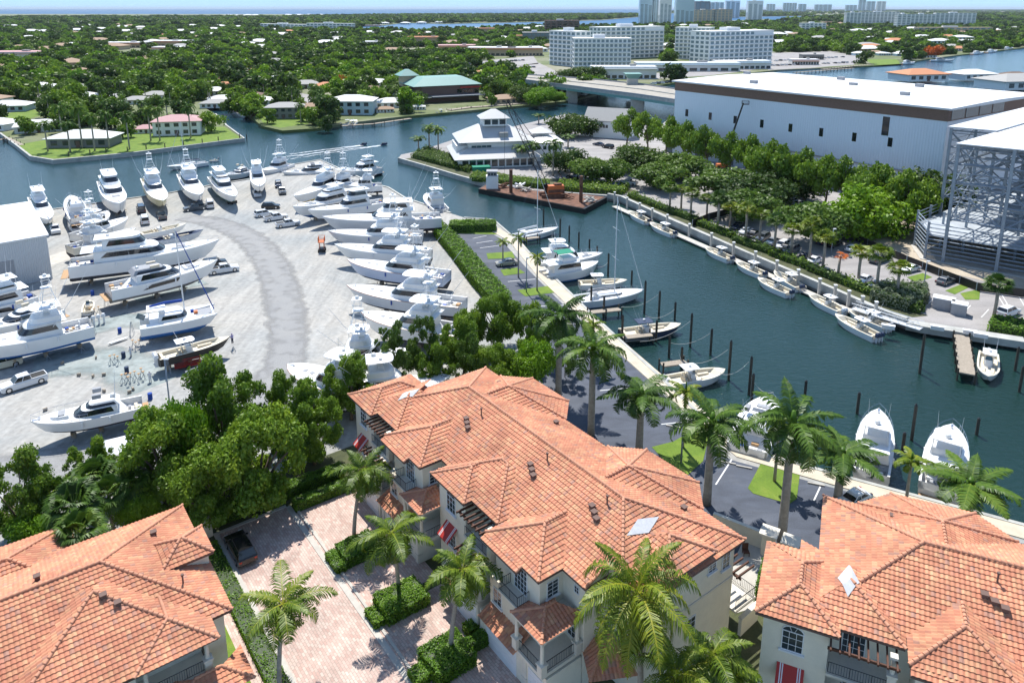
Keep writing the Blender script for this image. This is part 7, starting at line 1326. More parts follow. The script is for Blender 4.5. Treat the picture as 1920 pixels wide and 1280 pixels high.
# mooring piles in the marina: (x, waterline row, top row)
MP = [(1019, 422, 391), (1050, 447, 410), (1067, 452, 423), (1085, 465, 435), (1105, 465, 448), (1119, 491, 461), (1140, 517, 475), (1184, 535, 507), (1208, 588, 526), (1235, 597, 545), (1265, 600, 566), (1294, 650, 587), (1332, 665, 616), (1254, 670, 627), (1366, 712, 638), (1404, 740, 668), (1409, 752, 700), (1509, 742, 713), (1607, 775, 735), (1709, 825, 757), (1831, 815, 783), (1724, 700, 617), (1725, 690, 645), (1903, 695, 650), (1911, 735, 686), (1108, 575, 537), (1132, 590, 555), (1166, 640, 590), (1230, 640, 600), (1277, 690, 650), (1692, 845, 810)]
pp = None
for i, (x, yb, yt) in enumerate(MP):
    P, z = hz((x, yb), yt, WZ); h = min(z-WZ, 6.5)
    if pp is None: pp = empty('mooring_pile'); mb = MB(); mb.cyl((0, 0, -3), .2, 7, 9); mb.build('shaft', M['pile'], pp); mb = MB(); mb.cyl((0, 0, 4), .21, .25, 9, r2=.06); mb.build('cap', M['black'], pp)
    place(pp, (P.x, P.y, WZ), i, (1, 1, h/4.2), ORD(i)+' tall dark mooring pile counted from the far end of the marina', 'mooring piles in the marina', 'piling')
def rope(a, b, sag, label):
    A_, B_ = G(a[0], a[1], 1.8), G(b[0], b[1], 1.0); pts = [A_.lerp(B_, t)-Vector((0, 0, sag*4*t*(1-t))) for t in np.linspace(0, 1, 9)]; mb = MB(); mb.tube(pts, .035, 4); o = mb.build('mooring_line', M['rope'], fix=False); tag(o, label, 'rope', 'mooring lines in the marina')
for a, b, lb in [((1234, 552), (1165, 575), 'pale rope from a pile to the finger pier by the largest sailboat'), ((1265, 580), (1210, 592), 'pale rope strung above the runabout cabin'), ((1294, 602), (1200, 640), 'pale rope running past the runabout bow'), ((1331, 625), (1255, 642), 'pale rope sagging between two piles beyond the runabout'), ((1365, 655), (1285, 680), 'pale rope from the pile above the centre console'), ((1404, 678), (1350, 700), 'pale rope at the bow of the pale outboard centre console'), ((1409, 708), (1450, 735), 'pale rope to the hardtop yacht behind the palms'), ((1140, 492), (1110, 495), 'pale rope at the trawler bow')]: rope(a, b, .9, lb)
# crane barge
bg_ = [G(x, y, -.1) for x, y in [(897, 355), (912, 346), (1138, 371), (1096, 393)]]
br_ = empty('barge'); mb = MB(); mb.prism([(v.x, v.y) for v in bg_], -2.2, .1); mb.build('hull', M['black'], br_); mb = MB(); c = sum(bg_, Vector())/4; mb.prism([((v.x-c.x)*.97+c.x, (v.y-c.y)*.95+c.y) for v in bg_], .1, .18); mb.build('deck', M['rust'], br_)
for x, y0, y1 in ((958, 362, 318), (1089, 380, 330)): P, z = hz((x, y0), y1); mb = MB(); mb.cyl((P.x, P.y, -2), .5, z+2, 10); mb.build('spud', M['rust'], br_)
tag(br_, 'long black work barge with a rusty deck moored at the point', 'barge')
p = G(923, 352, .2); o = empty('pushboat'); mb = MB(); mb.bx(-1.8, 1.8, -1.6, 1.6, .2, 4.0); mb.build('cabin', M['wall_white'], o); mb = MB(); mb.bx(-1.4, 1.4, -1.3, 1.3, 4.0, 5.4); mb.bx(-1.7, 1.7, -1.6, 1.6, 5.4, 5.55); mb.build('wheelhouse', M['greycanvas'], o); winrow(o, -1.3, 1.3, -1.3, 4.3, .6, .7, 3); o.location = (p.x, p.y, 0); tag(o, 'white deck house with a pilot house on the barge end', 'deck house')
p = G(1035, 368, .2); o = empty('crane'); mb = MB(); mb.bx(-3.4, 3.4, -1.9, -1.0, .2, 1.2); mb.bx(-3.4, 3.4, 1.0, 1.9, .2, 1.2); mb.build('track', M['rust'], o); mb = MB(); mb.bx(-1.4, 3.2, -1.6, .4, 1.3, 3.6); mb.bx(-.6, 3.0, .4, 1.6, 1.3, 3.2); mb.build('engine_house', M['orange'], o); mb = MB(); mb.bx(-1.5, 3.3, -1.7, -1.55, 1.6, 2.5); mb.bx(.4, 2.6, -1.2, .1, 3.6, 4.1); mb.build('engine_cover', M['rust'], o); mb = MB(); mb.bx(-2.0, -.6, .45, 1.6, 1.3, 3.7); mb.build('cab', M['glass'], o)
def lattice(o, a, b, w, name, m='black'):
    a, b = Vector(a), Vector(b); d = (b-a).normalized(); s = d.cross(Vector((0, 0, 1))).normalized(); u = s.cross(d); mb = MB(); n = int((b-a).length/1.6)
    cs = [(s*i+u*j)*w/2 for i, j in ((-1, -1), (1, -1), (1, 1), (-1, 1))]
    for c in cs: mb.tube([a+c*.5, a.lerp(b, .12)+c, a.lerp(b, .88)+c, b+c*.4], .09, 4)
    for i in range(n):
        for k in range(4): t0, t1 = i/n, (i+1)/n; mb.tube([a.lerp(b, t0)+cs[k]*.95, a.lerp(b, t1)+cs[(k+1) % 4]*.95], .05, 3, cap=False)
    return mb.build(name, M[m], o, fix=False)
lattice(o, (-1.5, 0, 2.5), (-13, 2, 28), 1.3, 'boom'); 
for k in (-.4, .4): mb = MB(); mb.tube([(3.8, k, 4.5), (-13, 2+k, 28)], .05, 4); mb.build('stay_cable', M['black'], o, fix=False)
mb = MB(); mb.tube([(-13.4, 2, 27.8), (-13.6, 2, 6)], .04, 4); mb.build('hoist_cable', M['black'], o, fix=False)
o.location = (p.x, p.y, 0); o.rotation_euler = (0, 0, .2); tag(o, 'orange crawler crane with a tall black lattice boom on the barge', 'crane')
r3 = random.Random(9)
for i, (x, y, m, lb) in enumerate([(946, 352, 'rust', 'heap of brown scrap on the barge'), (970, 352, 'alu', 'heap of pale broken planks on the barge'), (984, 358, 'concrete', 'pile of grey slabs on the barge'), (1062, 371, 'rust', 'rusty beam stack by the right spud'), (1102, 378, 'concrete', 'stack of pale concrete panels at the barge end')]):
    p = G(x, y, .2); o = empty('debris_pile'); 
    for k in range(8): mb = MB(); mb.box((r3.uniform(-1.4, 1.4), r3.uniform(-1, 1), .3+k*.14), (r3.uniform(1.5, 4), .35, .25), rz=r3.uniform(-1, 1), ry=r3.uniform(-.4, .4)); mb.build('plank', M[m], o)
    o.location = p; tag(o, lb, 'debris', 'material heaps on the barge')
# gangway and utility boxes on the right quay
o = empty('gangway'); a, b = G(1600, 577, .2), G(1728, 612, .6); d = (b-a); L = d.length; mb = MB(); mb.bx(0, L, -.8, .8, -.15, 0); mb.build('deck', M['alu'], o)
for s in (-1, 1):
    mb = MB(); mb.tube([(0, s*.8, 1.1), (L, s*.8, 1.1)], .06, 4)
    for i in range(int(L/1.4)): mb.tube([(i*1.4, s*.8, 0), (i*1.4+.7, s*.8, 1.1)], .03, 3); mb.tube([(i*1.4+.7, s*.8, 1.1), (i*1.4+1.4, s*.8, 0)], .03, 3)
    mb.build('truss_rail', M['alu'], o, fix=False)
o.location = a; o.rotation_euler = (0, 0, math.atan2(d.y, d.x)); tag(o, 'pale truss gangway sloping along the seawall to the centre consoles', 'gangway')
for x, y, w, lb in ((1768, 578, 3.4, 'long pale utility box among silvery shrubs'), (1797, 588, 2.4, 'cube shaped pale utility box right of the silvery shrubs')):
    o = empty('utility_box'); p = G(x, y); mb = MB(); mb.bx(-w/2, w/2, -1, 1, 0, 2.0); mb.build('cabinet', M['greycanvas'], o); mb = MB(); mb.bx(-w/2-.08, w/2+.08, -1.08, 1.08, 2.0, 2.12); mb.build('lid', M['white'], o); o.location = p; o.rotation_euler = (0, 0, -.6); tag(o, lb, 'utility box')
for x, y in ((1665, 616), (1757, 618), (1838, 632), (1818, 626)): o = empty('dock_box'); p = G(x, y, .36); mb = MB(); mb.bx(-1, 1, -.35, .35, 0, .6); mb.build('box', M['gel'], o); mb = MB(); mb.bx(-1.05, 1.05, -.4, .4, .6, .7); mb.build('lid', M['white'], o); o.location = p; o.rotation_euler = (0, 0, -.45); tag(o, 'white dock box '+{1665: 'at the foot of the gangway', 1757: 'below the utility boxes', 1838: 'right of the wooden jetty', 1818: 'beside the root of the wooden jetty'}[x], 'dock box', 'dock boxes on the right hand quay')
# walls and gate pillars behind the right end of the centre townhouse
def gwall(px, h, label, w=.3): o = empty('garden_wall'); P = [G(x, y, h) for x, y in px]; mb = MB(); strip(mb, P, w, 0, h, 0); mb.build('wall', M['stucco'], o); mb = MB(); strip(mb, P, w+.12, h, h+.1, 0); mb.build('coping', M['trim'], o); tag(o, label, 'wall')
gwall([(1338, 962), (1430, 998)], 1.8, 'cream garden wall from the centre townhouse to the first gate pillar'); gwall([(1495, 1022), (1530, 1034)], 1.8, 'short cream wall right of the second gate pillar'); gwall([(1388, 1160), (1420, 1130)], 1.7, 'cream wall between the centre and right townhouses'); gwall([(395, 968), (360, 985), (300, 1010)], 2.2, 'white wall behind the leafy trees at the closed end of the court')
for x, y, lb in ((1443, 998, 'square capped gate pillar on the left'), (1483, 1015, 'square capped gate pillar on the right')): o = empty('gate_pillar'); p = G(x, y, 2.4); mb = MB(); mb.bx(-.6, .6, -.6, .6, 0, 2.4); mb.build('shaft', M['stucco'], o); mb = MB(); mb.bx(-.85, .85, -.85, .85, 2.4, 2.6); mb.build('cap', M['trim'], o); o.location = (p.x, p.y, 0); o.rotation_euler = (0, 0, -.55); tag(o, lb, 'pillar', 'gate pillars behind the centre townhouse')
sheet('patio', [G(x, y) for x, y in [(1372, 1060), (1395, 1010), (1432, 1010), (1442, 1045), (1410, 1140), (1378, 1150)]], M['concrete'], .04)
o = empty('patio_chair'); p = G(1398, 1040); mb = MB(); mb.bx(-.3, .3, -.3, .3, .4, .5); mb.build('seat', M['darkwood'], o); mb = MB(); mb.box((0, .3, .8), (.6, .08, .7)); mb.build('backrest', M['darkwood'], o)
for sx in (-.26, .26):
    for sy in (-.26, .26): mb = MB(); mb.bx(sx-.03, sx+.03, sy-.03, sy+.03, 0, .4); mb.build('leg', M['darkwood'], o)
o.location = p; tag(o, 'dark wicker armchair on the pale patio behind the wall', 'chair')
# entrance post base and car stops
for x, y in ((1530, 908), (1640, 935), (1365, 868), (1395, 876), (1300, 808), (1262, 800), (1085, 610), (1140, 668)): o = empty('wheel_stop'); p = G(x, y, .02); mb = MB(); mb.bx(-.9, .9, -.09, .09, 0, .14); mb.build('stop', M['concrete'], o); o.location = p; o.rotation_euler = (0, 0, -.35); tag(o, 'pale concrete wheel stop beside the marina walk', 'wheel stop', 'wheel stops along the marina walk')
# jet skis and their wakes
for x, y, x2, y2, lb in ((682, 272, 600, 284, 'jet ski leading the upper of two white wakes'), (720, 272, 600, 288, 'jet ski farther right at the head of the lower wake')):
    o = empty('jet_ski'); p = G(x, y, WZ); q = G(x2, y2, WZ); mb = MB(); mb.loft([[(a, -w, h0), (a, w, h0), (a, w*.7, h1), (a, -w*.7, h1)] for a, w, h0, h1 in ((-1.4, .5, .0, .5), (0, .6, 0, .7), (1, .45, .1, .9), (1.7, .08, .4, .7))], True, True); mb.build('hull', M['navycanvas'], o); mb = MB(); mb.bx(-.9, .3, -.25, .25, .6, .95); mb.build('saddle', M['black'], o)
    d = p-q; o.location = p; o.rotation_euler = (0, 0, math.atan2(d.y, d.x)); tag(o, lb, 'jet ski', 'jet skis on the river')
    mb = MB(); d.normalize(); n = Vector((-d.y, d.x, 0)); L = (p-q).length; rr = random.Random(x)
    for side in (-1, 1):
        for i in range(46):
            t = i/46; c = p-d*(L*t*1.5+1.5)+n*side*(.4+t*2.4)+n*rr.uniform(-.5, .5); s = rr.uniform(.5, 1.5)*(1-.4*t); mb.poly([(c+d*s*1.6+n*s*.1), (c+n*s*.35), (c-d*s*1.6), (c-n*s*.35)][::1])
    for v in range(len(mb.v)): mb.v[v] = (mb.v[v][0], mb.v[v][1], WZ+.03+.01*(v % 3))
    w_ = mb.build('wake', M['gel'], fix=False); tag(w_, 'white foam wake trailing the '+('left' if x < 700 else 'right')+' jet ski', 'wake', kind='stuff')
# bridge
def ribpx(near, far, z): return [G(*p, z) for p in near], [G(*p, z) for p in far]
nr, fr_ = ribpx([(985, 151), (1030, 157), (1100, 166), (1200, 179), (1275, 190), (1340, 200)], [(990, 141), (1035, 144), (1105, 149), (1205, 159), (1280, 170), (1345, 179)], 8.6)
M['bridgeroad'] = mat('worn_bridge_concrete', (.36, .33, .28), .9, var=.15, scale=.3); o = empty('road_bridge'); mb = MB(); mb.loft([[(a.x, a.y, 7.2), (b.x, b.y, 7.2), (b.x, b.y, 8.6), (a.x, a.y, 8.6)] for a, b in zip(nr, fr_)], True, True); mb.build('deck', M['seawall'], o); mb = MB(); mb.loft([[(a.x, a.y, 8.62), (b.x, b.y, 8.62)] for a, b in zip(nr, fr_)], False); mb.build('road_surface', M['bridgeroad'], o); mid = [a.lerp(b, .5) for a, b in zip(nr, fr_)]; mb = MB(); strip(mb, mid, .5, 8.63, 9.1, 0); mb.build('median', M['seawall'], o)
for L_, nm in ((nr, 'near'), (fr_, 'far')):
    mb = MB(); strip(mb, L_, .3, 8.6, 9.4, 0); mb.build('parapet', M['greycanvas'], o); mb = MB(); strip(mb, L_, .8, 5.9, 7.2, 0); mb.build('girder', M['roof_teal'], o)
for f, w in ((1.62, 1), (2.95, 1), (.9, 0), (1.05, 0), (1.2, 0), (1.35, 0), (4.2, 0), (3.9, 0), (4.5, 0)):
    k = int(f); a = nr[k].lerp(nr[min(k+1, 5)], f-k); b = fr_[k].lerp(fr_[min(k+1, 5)], f-k); mb = MB()
    if w: mid = (a+b)/2; d = (b-a); mb.box((mid.x, mid.y, 2.4), (d.length*.9, 6.5, 9.4), rz=math.atan2(d.y, d.x)); mb.build('pier', M['concrete'], o)
    else:
        for t in (.06, .5, .94): c = a.lerp(b, t); mb = MB(); mb.cyl((c.x, c.y, -3), .8, 10, 8); mb.build('column', M['concrete'], o)
tag(o, 'concrete road bridge on piers crossing the river toward the warehouse', 'bridge')
o = empty('bridge_tower'); p = G(1185, 172, 4); mb = MB(); mb.bx(-3, 3, -3, 3, 0, 12); mb.build('shaft', M['concrete'], o); mb = MB(); mb.loft([[(-3, -3, 12), (3, -3, 12), (3, 3, 12), (-3, 3, 12)], [(-5, -5, 15), (5, -5, 15), (5, 5, 15), (-5, 5, 15)]], True, True); mb.build('control_cabin', M['roof_teal'], o); o.location = (p.x, p.y, 0); tag(o, 'bridge tender tower with a flared green cabin', 'tower')
# ------------------------------------------------------------ apartment blocks and towers
SH = {}; M['condoglass'] = mat('pale_green_balcony_glass', (.20, .27, .29), .12, var=.3, scale=.4)
def apartment(pl, pr, top, depth, floors, bays, label, group, name='apartment_building', wallm='wall_white', glass='condoglass', slabs=True, roofm='whiteroof', maxw=100):
    p, q = G(*pl), G(*pr); L, ang = frame2(p, q); _, h = hz(pl, top); o = empty(name); fh = h/floors
    mb = MB(); mb.bx(0, L, 0, depth, 0, h); mb.build('wall', M[wallm], o); mb = MB(); mb.bx(-.4, L+.4, -.4, depth+.4, h, h+.5); mb.build('parapet', M[wallm], o); mb = MB(); mb.bx(L*.35, L*.55, depth*.3, depth*.7, h+.5, h+3.5); mb.build('penthouse', M[roofm], o)
    if slabs:
        for i in range(1, floors): mb = MB(); mb.bx(0, L, -1.2, 0, i*fh-.3, i*fh+.2); mb.bx(0, L, -1.45, -1.38, i*fh+.1, i*fh+.9) if False else None; mb.build('balcony_slab', M[wallm], o)
    n = 0; bw = L/bays; g = MB(); g.bx(-bw*.32, bw*.32, -.12, 0, fh*.2, fh*.8); gm = g.build('window', M[glass], o); gm.location = (bw*.5, 0, 0)
    for i in range(floors):
        for j in range(bays):
            if (i, j) == (0, 0): continue
            if n >= maxw-1: break
            n += 1; c = gm.copy(); col.objects.link(c); c.parent = o; KIDS[o.name].append(c); c.location = (bw*(j+.5), 0, i*fh)
    m2 = max(3, int(depth/6)); g = MB(); g.bx(-.12, 0, -depth/m2*.3, depth/m2*.3, fh*.2, fh*.8); gs = g.build('side_window', M[glass], o); gs.location = (0, depth/m2*.5, 0)
    sl = []
    for i in range(floors):
        for j in range(m2):
            if (i, j) != (0, 0) and len(sl) < 60:
                for xx in (0, L+.12):
                    c = gs.copy(); col.objects.link(c); c.parent = o; KIDS[o.name].append(c); c.location = (xx, depth/m2*(j+.5), i*fh); sl.append(c)
    o.location = (p.x, p.y, 0); o.rotation_euler = (0, 0, ang); return tag(o, label, 'apartment building' if name == 'apartment_building' else 'tower', group)
CG = 'white waterside condominium blocks'
apartment((1030, 121), (1078, 126), 58, 18, 8, 6, 'left wing of the white condominium nearest the bridge', CG); apartment((1076, 133), (1182, 133), 73, 22, 7, 13, 'lower front wing of the white condominium nearest the bridge', CG); apartment((1125, 112), (1243, 107), 52, 20, 8, 13, 'long rear wing of the white condominium nearest the bridge', CG)
apartment((1264, 110), (1328, 112), 52, 20, 8, 8, 'left part of the second white condominium above the warehouse', CG); apartment((1328, 126), (1446, 120), 60, 26, 8, 13, 'curved right part of the second white condominium above the warehouse', CG)
apartment((1022, 62), (1086, 62), 39, 40, 5, 6, 'dark brown glass office block behind the condominium', None, wallm='wall_brown', glass='glass', slabs=False); apartment((980, 82), (1030, 82), 62, 40, 3, 6, 'dark grey three storey office left of the condominium', None, wallm='wall_grey', slabs=False)
TG = 'distant high rise towers on the skyline'
for a, b, t, fl, by, lb, wm in [((1199, 46), (1222, 46), -12, 26, 3, 'blue glass tower leftmost on the skyline', 'wall_blue'), ((1224, 46), (1234, 46), -10, 26, 2, 'narrow blue tower second on the skyline', 'wall_blue'), ((1236, 47), (1258, 47), -14, 26, 3, 'blue and white tower third from the left on the skyline', 'wall_white'), ((1266, 46), (1300, 46), -8, 26, 4, 'blue glass tower above the second condominium', 'wall_blue'), ((1303, 36), (1330, 36), 3, 18, 3, 'grey tower behind the beige slabs', 'wall_grey'), ((1300, 45), (1340, 45), 19, 9, 5, 'beige slab block, left one', 'wall_tan'), ((1338, 45), (1372, 45), 18, 9, 5, 'beige slab block, right one', 'wall_tan'),
                            ((1331, 36), (1356, 36), 5, 16, 3, 'white tower right of the grey one', 'wall_white'), ((1360, 34), (1386, 34), 2, 18, 3, 'white tower in the middle of the skyline group', 'wall_white'), ((1401, 38), (1429, 38), 2, 20, 3, 'lone white tower right of the beige slabs', 'wall_white'), ((1437, 22), (1453, 22), 8, 10, 3, 'small hazy tower just right of the lone white one', 'wall_blue'), ((1468, 23), (1484, 23), 6, 10, 3, 'hazy tower left of a close pair', 'wall_blue'), ((1485, 23), (1493, 23), 6, 10, 2, 'hazy tower in a close pair', 'wall_blue'), ((1497, 23), (1511, 23), 8, 8, 2, 'short hazy tower beside the close pair', 'wall_blue'), ((1527, 22), (1542, 22), 9, 8, 2, 'wide low hazy block, left half', 'wall_blue'), ((1543, 22), (1559, 22), 9, 8, 2, 'wide low hazy block, right half', 'wall_blue'),
                            ((1585, 22), (1606, 22), 10, 8, 3, 'hazy slab left of the tallest far tower', 'wall_blue'), ((1609, 22), (1622, 22), -6, 18, 2, 'tallest far hazy tower', 'wall_blue'), ((1624, 22), (1640, 22), 3, 12, 2, 'hazy tower right of the tallest far one', 'wall_blue'), ((1643, 22), (1660, 22), 3, 12, 2, 'rightmost hazy tower of the skyline', 'wall_white')]:
    apartment(a, b, t, 28, fl, by, lb, TG, name='tower', wallm=wm, slabs=False, maxw=50)
MG = 'white mid rise blocks at the upper right'
for a, b, t, fl, by, lb, wm in [((1585, 50), (1613, 50), 24, 10, 4, 'plain white end block of the mid rise row', 'wall_white'), ((1613, 48), (1684, 48), 23, 9, 10, 'grey windowed long slab of the mid rise row', 'wall_white'), ((1680, 56), (1706, 56), 27, 9, 3, 'white stair block in the centre of the mid rise row', 'wall_white'), ((1706, 50), (1752, 50), 27, 8, 6, 'orange topped block of the mid rise row', 'wall_white'), ((1752, 50), (1828, 50), 25, 9, 9, 'wide white block at the right of the mid rise row', 'wall_white'), ((1720, 64), (1860, 64), 52, 3, 12, 'low cream block in front of the mid rise row', 'wall_tan'), ((1502, 60), (1548, 60), 44, 4, 6, 'white low apartment house left of the mid rise row', 'wall_white'), ((488, 55), (575, 57), 45, 3, 12, 'long white apartment terrace among trees, left half', 'wall_white'), ((575, 57), (660, 58), 44, 3, 12, 'long white apartment terrace among trees, right half', 'wall_white')]:
    apartment(a, b, t, 16, fl, by, lb, MG, wallm=wm)
# ------------------------------------------------------------ houses
HP = {}
def house_proto(roof, wall, two=False):
    o = empty('house'); w, d, h = 9.0, 6.0, (5.8 if two else 2.9); mb = MB(); mb.bx(-w, w, -d, d, 0, h); mb.build('wall', M[wall], o); mb = MB(); ov = .8; mb.loft([[(-w-ov, -d-ov, h-.1), (w+ov, -d-ov, h-.1), (w+ov, d+ov, h-.1), (-w-ov, d+ov, h-.1)], [(-w-ov, -d-ov, h+.1), (w+ov, -d-ov, h+.1), (w+ov, d+ov, h+.1), (-w-ov, d+ov, h+.1)], [(-w+d, -.01, h+2.2), (w-d, -.01, h+2.2), (w-d, .01, h+2.2), (-w+d, .01, h+2.2)]], True, True); mb.build('roof', M[roof], o)
    for z in ((.8,) if not two else (.8, 3.7)): winrow(o, -w+.5, w-.5, -d, z, 1.8, 1.5, 5)
    mb = MB(); mb.bx(-.6, .6, -d-.1, -d, 0, 2.1); mb.build('door', M['wall_brown'], o); return o
def house(x, y, s, rz, roof, wall, label, two=False, group=None, sy=None):
    k = (roof, wall, two)
    if k not in HP: HP[k] = house_proto(*k)
    p = G(x, y); return place(HP[k], (p.x, p.y, 0), rz, (s, sy or s, s*.8+.2), label, group, 'house'), p
HPOS = []
def H_(*a, **k): o, p = house(*a, **k); HPOS.append((p.x, p.y, 11*a[2])); return o
H_(338, 250, 1.05, .22, 'roof_pink', 'wall_white', 'two storey white house with a pink roof on the lawn point', two=True); H_(278, 248, .6, .22, 'roof_pink', 'wall_white', 'low pink roofed annex beside the two storey house'); H_(160, 272, 1.3, .1, 'roof_white', 'wall_grey', 'long low house with a wide white roof on the lawn point', sy=1.0)
H_(75, 245, 1.0, .5, 'roof_white', 'wall_white', 'white house at the far left of the lawn point'); H_(20, 207, 1.1, .2, 'roof_white', 'wall_blue', 'pale blue house at the left edge'); H_(536, 220, .95, .1, 'shingle_grey', 'wall_grey', 'dark grey two storey house with a grey roof on the rocky bank', two=True)
H_(662, 212, 1.25, .0, 'roof_white', 'wall_blue', 'pale blue two storey riverside house', two=True); H_(735, 200, 1.0, .15, 'roof_white', 'wall_white', 'white hip roofed house left of the restaurant'); H_(783, 205, .45, .2, 'roof_white', 'wall_white', 'tiny white boathouse by the restaurant dock'); H_(722, 210, .5, .2, 'roof_tan', 'wall_white', 'small tan roofed boathouse on the river')
for i, (x, y, s, rz, rf__, wl__, lb) in enumerate([(400, 178, 1, .2, 'roof_white', 'wall_white', 'white roofed house left of the creek'), (420, 193, .9, .4, 'roof_white', 'wall_white', 'white house with carport at the creek'), (448, 178, 1, -.1, 'roof_brown', 'wall_tan', 'brown shingle house right of the orange tree'), (425, 165, .8, .1, 'roof_orange', 'wall_white', 'small reddish roofed house by the creek'), (470, 188, 1, .1, 'roof_brown', 'wall_white', 'wide brown roofed house on the creek'), (490, 196, .9, .2, 'roof_white', 'wall_white', 'white canopy house beside the creek boats'), (325, 165, 1, .3, 'roof_white', 'wall_white', 'white roofed house behind the orange tree'), (405, 155, .9, 0, 'roof_brown', 'wall_tan', 'brown hip roofed house above the orange tree'), (575, 165, 1.1, .2, 'shingle_grey', 'wall_white', 'grey roofed house by the curved street'), (615, 168, 1, -.2, 'roof_orange', 'wall_tan', 'orange roofed house by the curved street'), (295, 185, .9, .1, 'shingle_grey', 'wall_white', 'grey roofed house behind the tall palms'),
                                       (138, 125, 1.7, -.9, 'roof_tan', 'wall_tan', 'long tan roofed row house at the upper left'), (158, 142, 1.3, -.9, 'roof_tan', 'wall_tan', 'second long tan roofed row house at the upper left'), (240, 128, 1.2, -.5, 'shingle_grey', 'wall_white', 'grey roofed long house left of centre'), (275, 138, 1.1, -.4, 'shingle_grey', 'wall_white', 'grey roofed house below the long one'), (275, 115, 1.2, .1, 'roof_tan', 'wall_white', 'tan roofed house above the grey roofed ones'), (150, 48, 3.0, 0, 'shingle_grey', 'wall_white', 'large grey pyramid roofed building near the sea')]): H_(x, y, s, rz, rf__, wl__, lb)
def store(x, y, L, D, h, rz, label, wall='wall_tan', roof='whiteroof', trim='roof_orange'):
    o = empty('shop_building'); p = G(x, y); mb = MB(); mb.bx(-L/2, L/2, 0, D, 0, h); mb.build('wall', M[wall], o); mb = MB(); mb.bx(-L/2-.3, L/2+.3, -.3, D+.3, h, h+.4); mb.build('roof', M[roof], o); mb = MB(); mb.bx(-L/2, L/2, -2.6, 0, h-1.6, h-1.1); mb.build('canopy', M[trim], o); winrow(o, -L/2, L/2, 0, .4, L/14, 2.4, 10); mb = MB(); mb.bx(L*.1, L*.2, D*.4, D*.6, h+.4, h+2); mb.build('roof_unit', M['shingle_grey'], o); o.location = p; o.rotation_euler = (0, 0, rz); HPOS.append((p.x, p.y+D/2, L*.55)); return tag(o, label, 'shop')
for a in [(20, 115, 60, 30, 9, .1, 'white shop building with a tan parapet at the left edge', 'wall_white', 'roof_pink', 'roof_tan'), (230, 90, 60, 28, 7, 0, 'long tan shopping arcade at the upper left'), (310, 88, 60, 28, 8, 0, 'tan shopping arcade with orange parapet, right half'), (315, 98, 40, 20, 6, 0, 'white flat roofed shop below the arcade', 'wall_white'), (695, 88, 40, 24, 7, 0, 'white and tan shop left of the palm lined car park', 'wall_white', 'whiteroof', 'roof_tan'), (800, 82, 60, 26, 10, 0, 'tan shop with an orange roof beside the palms', 'wall_tan', 'roof_orange'), (860, 98, 50, 26, 8, .1, 'low pinkish shop in the middle distance', 'wall_tan', 'roof_pink'), (920, 105, 55, 26, 9, -.1, 'tan shop with an orange corner roof'), (985, 105, 40, 26, 9, 0, 'tan flat roofed shop near the condominium'), (910, 62, 40, 26, 10, 0, 'orange roofed building near the lagoon', 'wall_tan', 'roof_orange'), (990, 76, 40, 20, 8, 0, 'orange roofed building left of the dark office', 'wall_tan', 'roof_orange'),
          (1170, 148, 50, 14, 9, 0, 'white marina building under the condominium', 'wall_white', 'whiteroof', 'wall_white'), (1290, 134, 90, 14, 7, 0, 'long white marina store row above the warehouse roof', 'wall_white', 'whiteroof', 'wall_blue'), (1395, 130, 50, 14, 7, .1, 'white terrace building under the second condominium', 'wall_white', 'whiteroof', 'wall_blue'), (1525, 112, 22, 12, 5, 0, 'grey roofed shed on the far boatyard', 'wall_grey', 'shingle_grey', 'wall_grey'), (1510, 122, 26, 10, 5, 0, 'white flat shed on the far boatyard', 'wall_white'), (1560, 46, 60, 20, 8, 0, 'pinkish low hall left of the mid rise row', 'wall_tan', 'roof_pink'), (700, 50, 50, 10, 4, 0, 'white waterfront sheds on the island shore', 'wall_white')]: store(*a)
for x, y, s, r__, lb in [(1720, 150, 1.9, 'roof_orange', 'large pale orange hip roofed house behind the warehouse'), (1820, 148, 1.6, 'roof_white', 'blue white roofed house among palms at the right'), (1900, 165, 2.2, 'shingle_grey', 'grey roofed house at the right edge behind the warehouse'), (1900, 150, 1.3, 'roof_brown', 'brown roofed house at the right edge near the canal')]: H_(x, y, s, .2, r__, 'wall_white', lb)
for i, (x, y, s, lb) in enumerate([(1612, 104, .9, 'small teal house by the far lawn'), (1655, 104, .8, 'small white house by the far lawn'), (1690, 105, .9, 'low house at the end of the far lawn'), (1760, 88, 1.6, 'white riverside villa beside the orange tree'), (1800, 80, 1.6, 'white riverside villa with two roofs')]): H_(x, y, s, 0, 'roof_white', 'wall_blue', lb, two=i > 2)
# random distant houses among the trees
MAIN = [(-300, 243), (0, 246), (375, 192), (396, 197), (490, 232), (600, 236), (640, 228), (760, 214), (850, 206), (1000, 192), (1060, 186), (1120, 172), (1200, 161), (1330, 143), (1460, 128), (1640, 120), (1700, 113), (1800, 100), (2100, 70), (2100, 40), (1500, 45), (1440, 40), (1180, 50), (1000, 52), (900, 55), (800, 60), (690, 59), (660, 53), (500, 45), (-300, 45)]
def inpoly(x, y, P):
    c = False; j = len(P)-1
    for i in range(len(P)):
        if (P[i][1] > y) != (P[j][1] > y) and x < (P[j][0]-P[i][0])*(y-P[i][1])/(P[j][1]-P[i][1])+P[i][0]: c = not c
        j = i
    return c
def topx(X, Y): dep = Y*math.cos(PITCH)+H*math.sin(PITCH); up = Y*math.sin(PITCH)-H*math.cos(PITCH); return CX+F*X/dep, CY-F*up/dep
